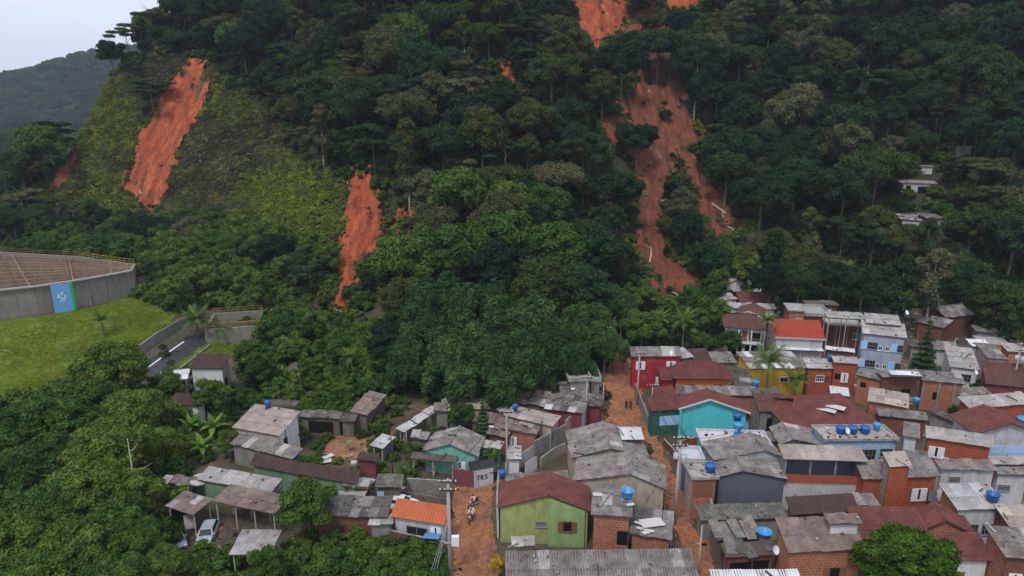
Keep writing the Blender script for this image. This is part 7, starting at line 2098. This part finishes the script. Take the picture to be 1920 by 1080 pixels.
wall_run('brick yard wall left of the turquoise house', [(1244, 835), (1262, 855), (1286, 900)], 1.0, 'brick_dark', cap=True)
wall_run('grey wall along the upper main street', [(1190, 742), (1202, 775), (1216, 810)], 2.2, 'concrete')
wall_run('small wall left of the upper main street', [(1128, 745), (1120, 790)], 2.0, 'brick_dark')
wall_run('yard wall between garage house and grey gable', [(1420, 808), (1472, 806)], 1.6, 'concrete', cap=True)
wall_run('yard wall with creepers below the brick pillars house', [(1722, 760), (1795, 775)], 2.2, 'concrete', cap=True)
wall_run('pale terrace wall before the pale lime shrub', [(1810, 745), (1910, 752)], 1.0, 'whitegrey', cap=True)
wall_run('concrete wall at the foot of the slate blue house', [(1350, 950), (1480, 948)], 1.4, 'concrete', cap=True)
wall_run('wall along the back of the long dirty roof', [(1480, 985), (1490, 950)], 2.0, 'brick_dark')
wall_run('yard fence of grey boards at the bare yard', [(318, 1048), (350, 1062), (420, 1072)], 1.5, 'wood', 'yard_fence', 'fence')
wall_run('rust red yard wall behind the front carport', [(430, 1062), (520, 1058)], .9, 'maroon')
# cloth awning hanging in the garden
p = place_h(660, 912, 2.0); e = empty('cloth_awning', p, R(-20), 'sagging pale cloth awning strung beside the faded green wall', 'awning')
mb = MB()
n_ = 8
g_ = [[Vector((-2.3 + 4.6 * i / n_, -1.8 + 3.4 * j / n_, .9 * abs(i / n_ - .4) - .8 * (1 - j / n_) + .10 * math.sin(i * 1.3 + j * .7))) for i in range(n_ + 1)] for j in range(n_ + 1)]
for j in range(n_):
    for i in range(n_): mb.quad(g_[j][i], g_[j][i + 1], g_[j + 1][i + 1], g_[j + 1][i])
mb.build('cloth', plain('awning_cloth', (0.34, 0.29, 0.28), .9), e, True)
for x in (-2.2, 2.2): mb = MB(); mb.tube([(x, 1.5, -2.8), (x, 1.5, .4)], .05, 5); mb.build('post', M['bark_pale'], e)
# loose things on roofs
def loose(name, px, py, h, w, l, rz, mat, label, cat, th=.05, tilt=0.0, group='loose boards on the roofs'):
    p = place_h(px, py, h); mb = MB(); mb.box(-w / 2, w / 2, -l / 2, l / 2, 0, th)
    return tag(mb.build(name, mat, loc=p, rot=(tilt, 0, rz)), label, cat, group)
for px, py, h, w, l, rz, lb in [(1222, 980, 3.9, 2.4, 1.4, .2, 'large white board on the littered street side roof'), (1210, 993, 3.7, 1.8, .35, -.4, 'long white plank on the littered street side roof'), (1212, 998, 3.65, .9, .5, .5, 'small white board on the littered street side roof'), (1200, 982, 3.9, 1.2, .3, -.6, 'narrow white strip on the littered street side roof'),
        (1567, 763, 5.1, 1.3, 2.4, .9, 'white skylight sheet on the big maroon hip roof'), (1548, 768, 4.9, 1.1, 2.6, .95, 'grey translucent sheet on the big maroon hip roof'), (1350, 822, 4.75, 1.8, 1.2, .3, 'piled boards on the white flat roof'), (1368, 842, 4.8, 2.2, .2, .2, 'thin plank on the white flat roof edge'),
        (1182, 946, 5.6, .8, .4, .3, 'scrap piece on the patched grey roof'), (1120, 925, 5.6, 1.0, 1.0, .05, 'white patch sheet on the patched grey roof'), (605, 863, .3, 2.2, 1.6, .3, 'pale boards stacked in the left garden'), (612, 857, .5, 2.0, .8, .8, 'second pale board pile in the left garden')]:
    loose('board', px, py, h, w, l, rz, M['fascia'], lb, 'board')
loose('sheet_panel', 356, 978, 1.2, 1.1, 1.6, .5, RM['gs'], 'propped corrugated panel between the two parked cars', 'panel', tilt=R(50))
mb = MB(); mb.box(-1.0, -.3, -.05, .05, 0, 1.5)
# white blinds by the orange house
loose('crate', 723, 1002, .2, 1.3, .8, .1, M['frame_white'], 'white slatted crate beside the orange tiled house', 'crate', th=.9)
loose('tarpaulin', 810, 1005, 1.9, 1.7, 1.5, -.1, plain('tarpaulin_blue', (0.10, 0.25, 0.50), .5), 'small blue tarpaulin canopy under the orange tiled eave', 'tarpaulin', tilt=R(-15))
loose('tarpaulin', 905, 880, 1.6, 3.2, 2.4, .25, plain('tarpaulin_black', (0.02, 0.02, 0.024), .6), 'black tarpaulin heap behind the graffiti wall', 'tarpaulin', th=.4, tilt=R(12))
# rubble and small rubbish lying about: uncountable
def scatter_rubble(name, polys, n, mats, smin=.08, smax=.4, zoff=0.0, onroof=None):
    mb = MB(); rr = random.Random(99)
    for poly in polys:
        W = world_poly(poly) if onroof is None else [tuple(place_h(p[0], p[1], onroof)[:2]) for p in poly]
        xs_ = [p[0] for p in W]; ys_ = [p[1] for p in W]; k = 0; tr = 0
        while k < n and tr < n * 12:
            tr += 1
            x = rr.uniform(min(xs_), max(xs_)); y = rr.uniform(min(ys_), max(ys_))
            if not in_poly(x, y, W): continue
            if onroof is None and in_house(x, y, .1): continue
            k += 1
            z = (gz(x, y) if onroof is None else gz(x, y) + onroof) + .02
            s = rr.uniform(smin, smax) * (2.2 if rr.random() < .08 else 1)
            mb.cur = rr.randrange(len(mats))
            Mx = Matrix.Translation((x, y, z + s * .15)) @ Matrix.Rotation(rr.uniform(0, 6.28), 4, 'Z') @ Matrix.Rotation(rr.uniform(-.3, .3), 4, 'X')
            mb.box(-s / 2, s / 2, -s * rr.uniform(.15, .5), s * rr.uniform(.15, .5), -s * .2, s * .2, Mx)
    o = mb.build(name, mats); tag(o, kind='stuff'); return o
RB = [M['slab'], M['slab'], WM['concrete'], RM['to'], M['rafter'], M['slab_light'], M['hole'], RM['tb']]
scatter_rubble('yard_rubble', [[(340, 980), (560, 980), (540, 1050), (340, 1050)], [(600, 810), (740, 805), (735, 870), (600, 870)], [(740, 880), (925, 850), (925, 915), (740, 925)]], 150, RB)
scatter_rubble('street_debris', [[(850, 930), (862, 930), (870, 1100), (845, 1100)], [(915, 930), (935, 930), (945, 1100), (915, 1100)], [(1190, 700), (1300, 960), (1290, 970), (1180, 700)], [(1240, 880), (1262, 880), (1300, 1080), (1275, 1080)], [(1300, 700), (1640, 700), (1900, 1040), (1300, 1040)]], 70, RB, .05, .2)
scatter_rubble('alley_rubble', [[(1240, 700), (1920, 700), (1920, 1080), (1300, 1080)], [(1350, 560), (1920, 600), (1920, 720), (1350, 690)], [(900, 740), (1130, 720), (1130, 820), (930, 830)]], 700, RB, .1, .5)
scatter_rubble('roof_debris', [[(1318, 836), (1448, 838), (1440, 810), (1316, 810)], [(1550, 826), (1684, 824), (1660, 802), (1540, 802)]], 70, RB, .08, .45, onroof=4.72)
scatter_rubble('tower_roof_debris', [[(1298, 897), (1346, 897), (1340, 872), (1290, 872)]], 40, RB, .08, .4, onroof=5.32)
scatter_rubble('slip_boulders', [pl for _, _, pl in SLIDES[:7]], 90, [M['slide_dark'], M['slide'], M['hole']], .2, .8)
# transmission tower on the far ridge
z = float(far_z(-745, 1350)); e = empty('pylon', (-752, 1350, z + 2), 0, 'thin lattice pylon on the far misty ridge', 'pylon')
mb = MB()
for x in (-3, 3):
    mb.tube([(x, 0, 0), (0, 0, 42)], .35, 4)
for zz, w in ((24, 7), (31, 9), (38, 6)): mb.tube([(-w, 0, zz), (w, 0, zz)], .35, 4)
mb.build('lattice', M['metal'], e)
# air between here and the far ridge
hz = MB(); hz.box(-2600, 700, -40, 2500, -4, 235)
M['haze'] = bpy.data.materials.new('haze'); M['haze'].use_nodes = True
ht = M['haze'].node_tree; ht.nodes.clear()
ho = ht.nodes.new('ShaderNodeOutputMaterial'); hv = ht.nodes.new('ShaderNodeVolumePrincipled')
hv.inputs['Color'].default_value = (0.66, 0.80, 1.0, 1); hv.inputs['Density'].default_value = 0.00013
ht.links.new(hv.outputs[0], ho.inputs['Volume'])
tag(hz.build('haze', M['haze']), kind='stuff')
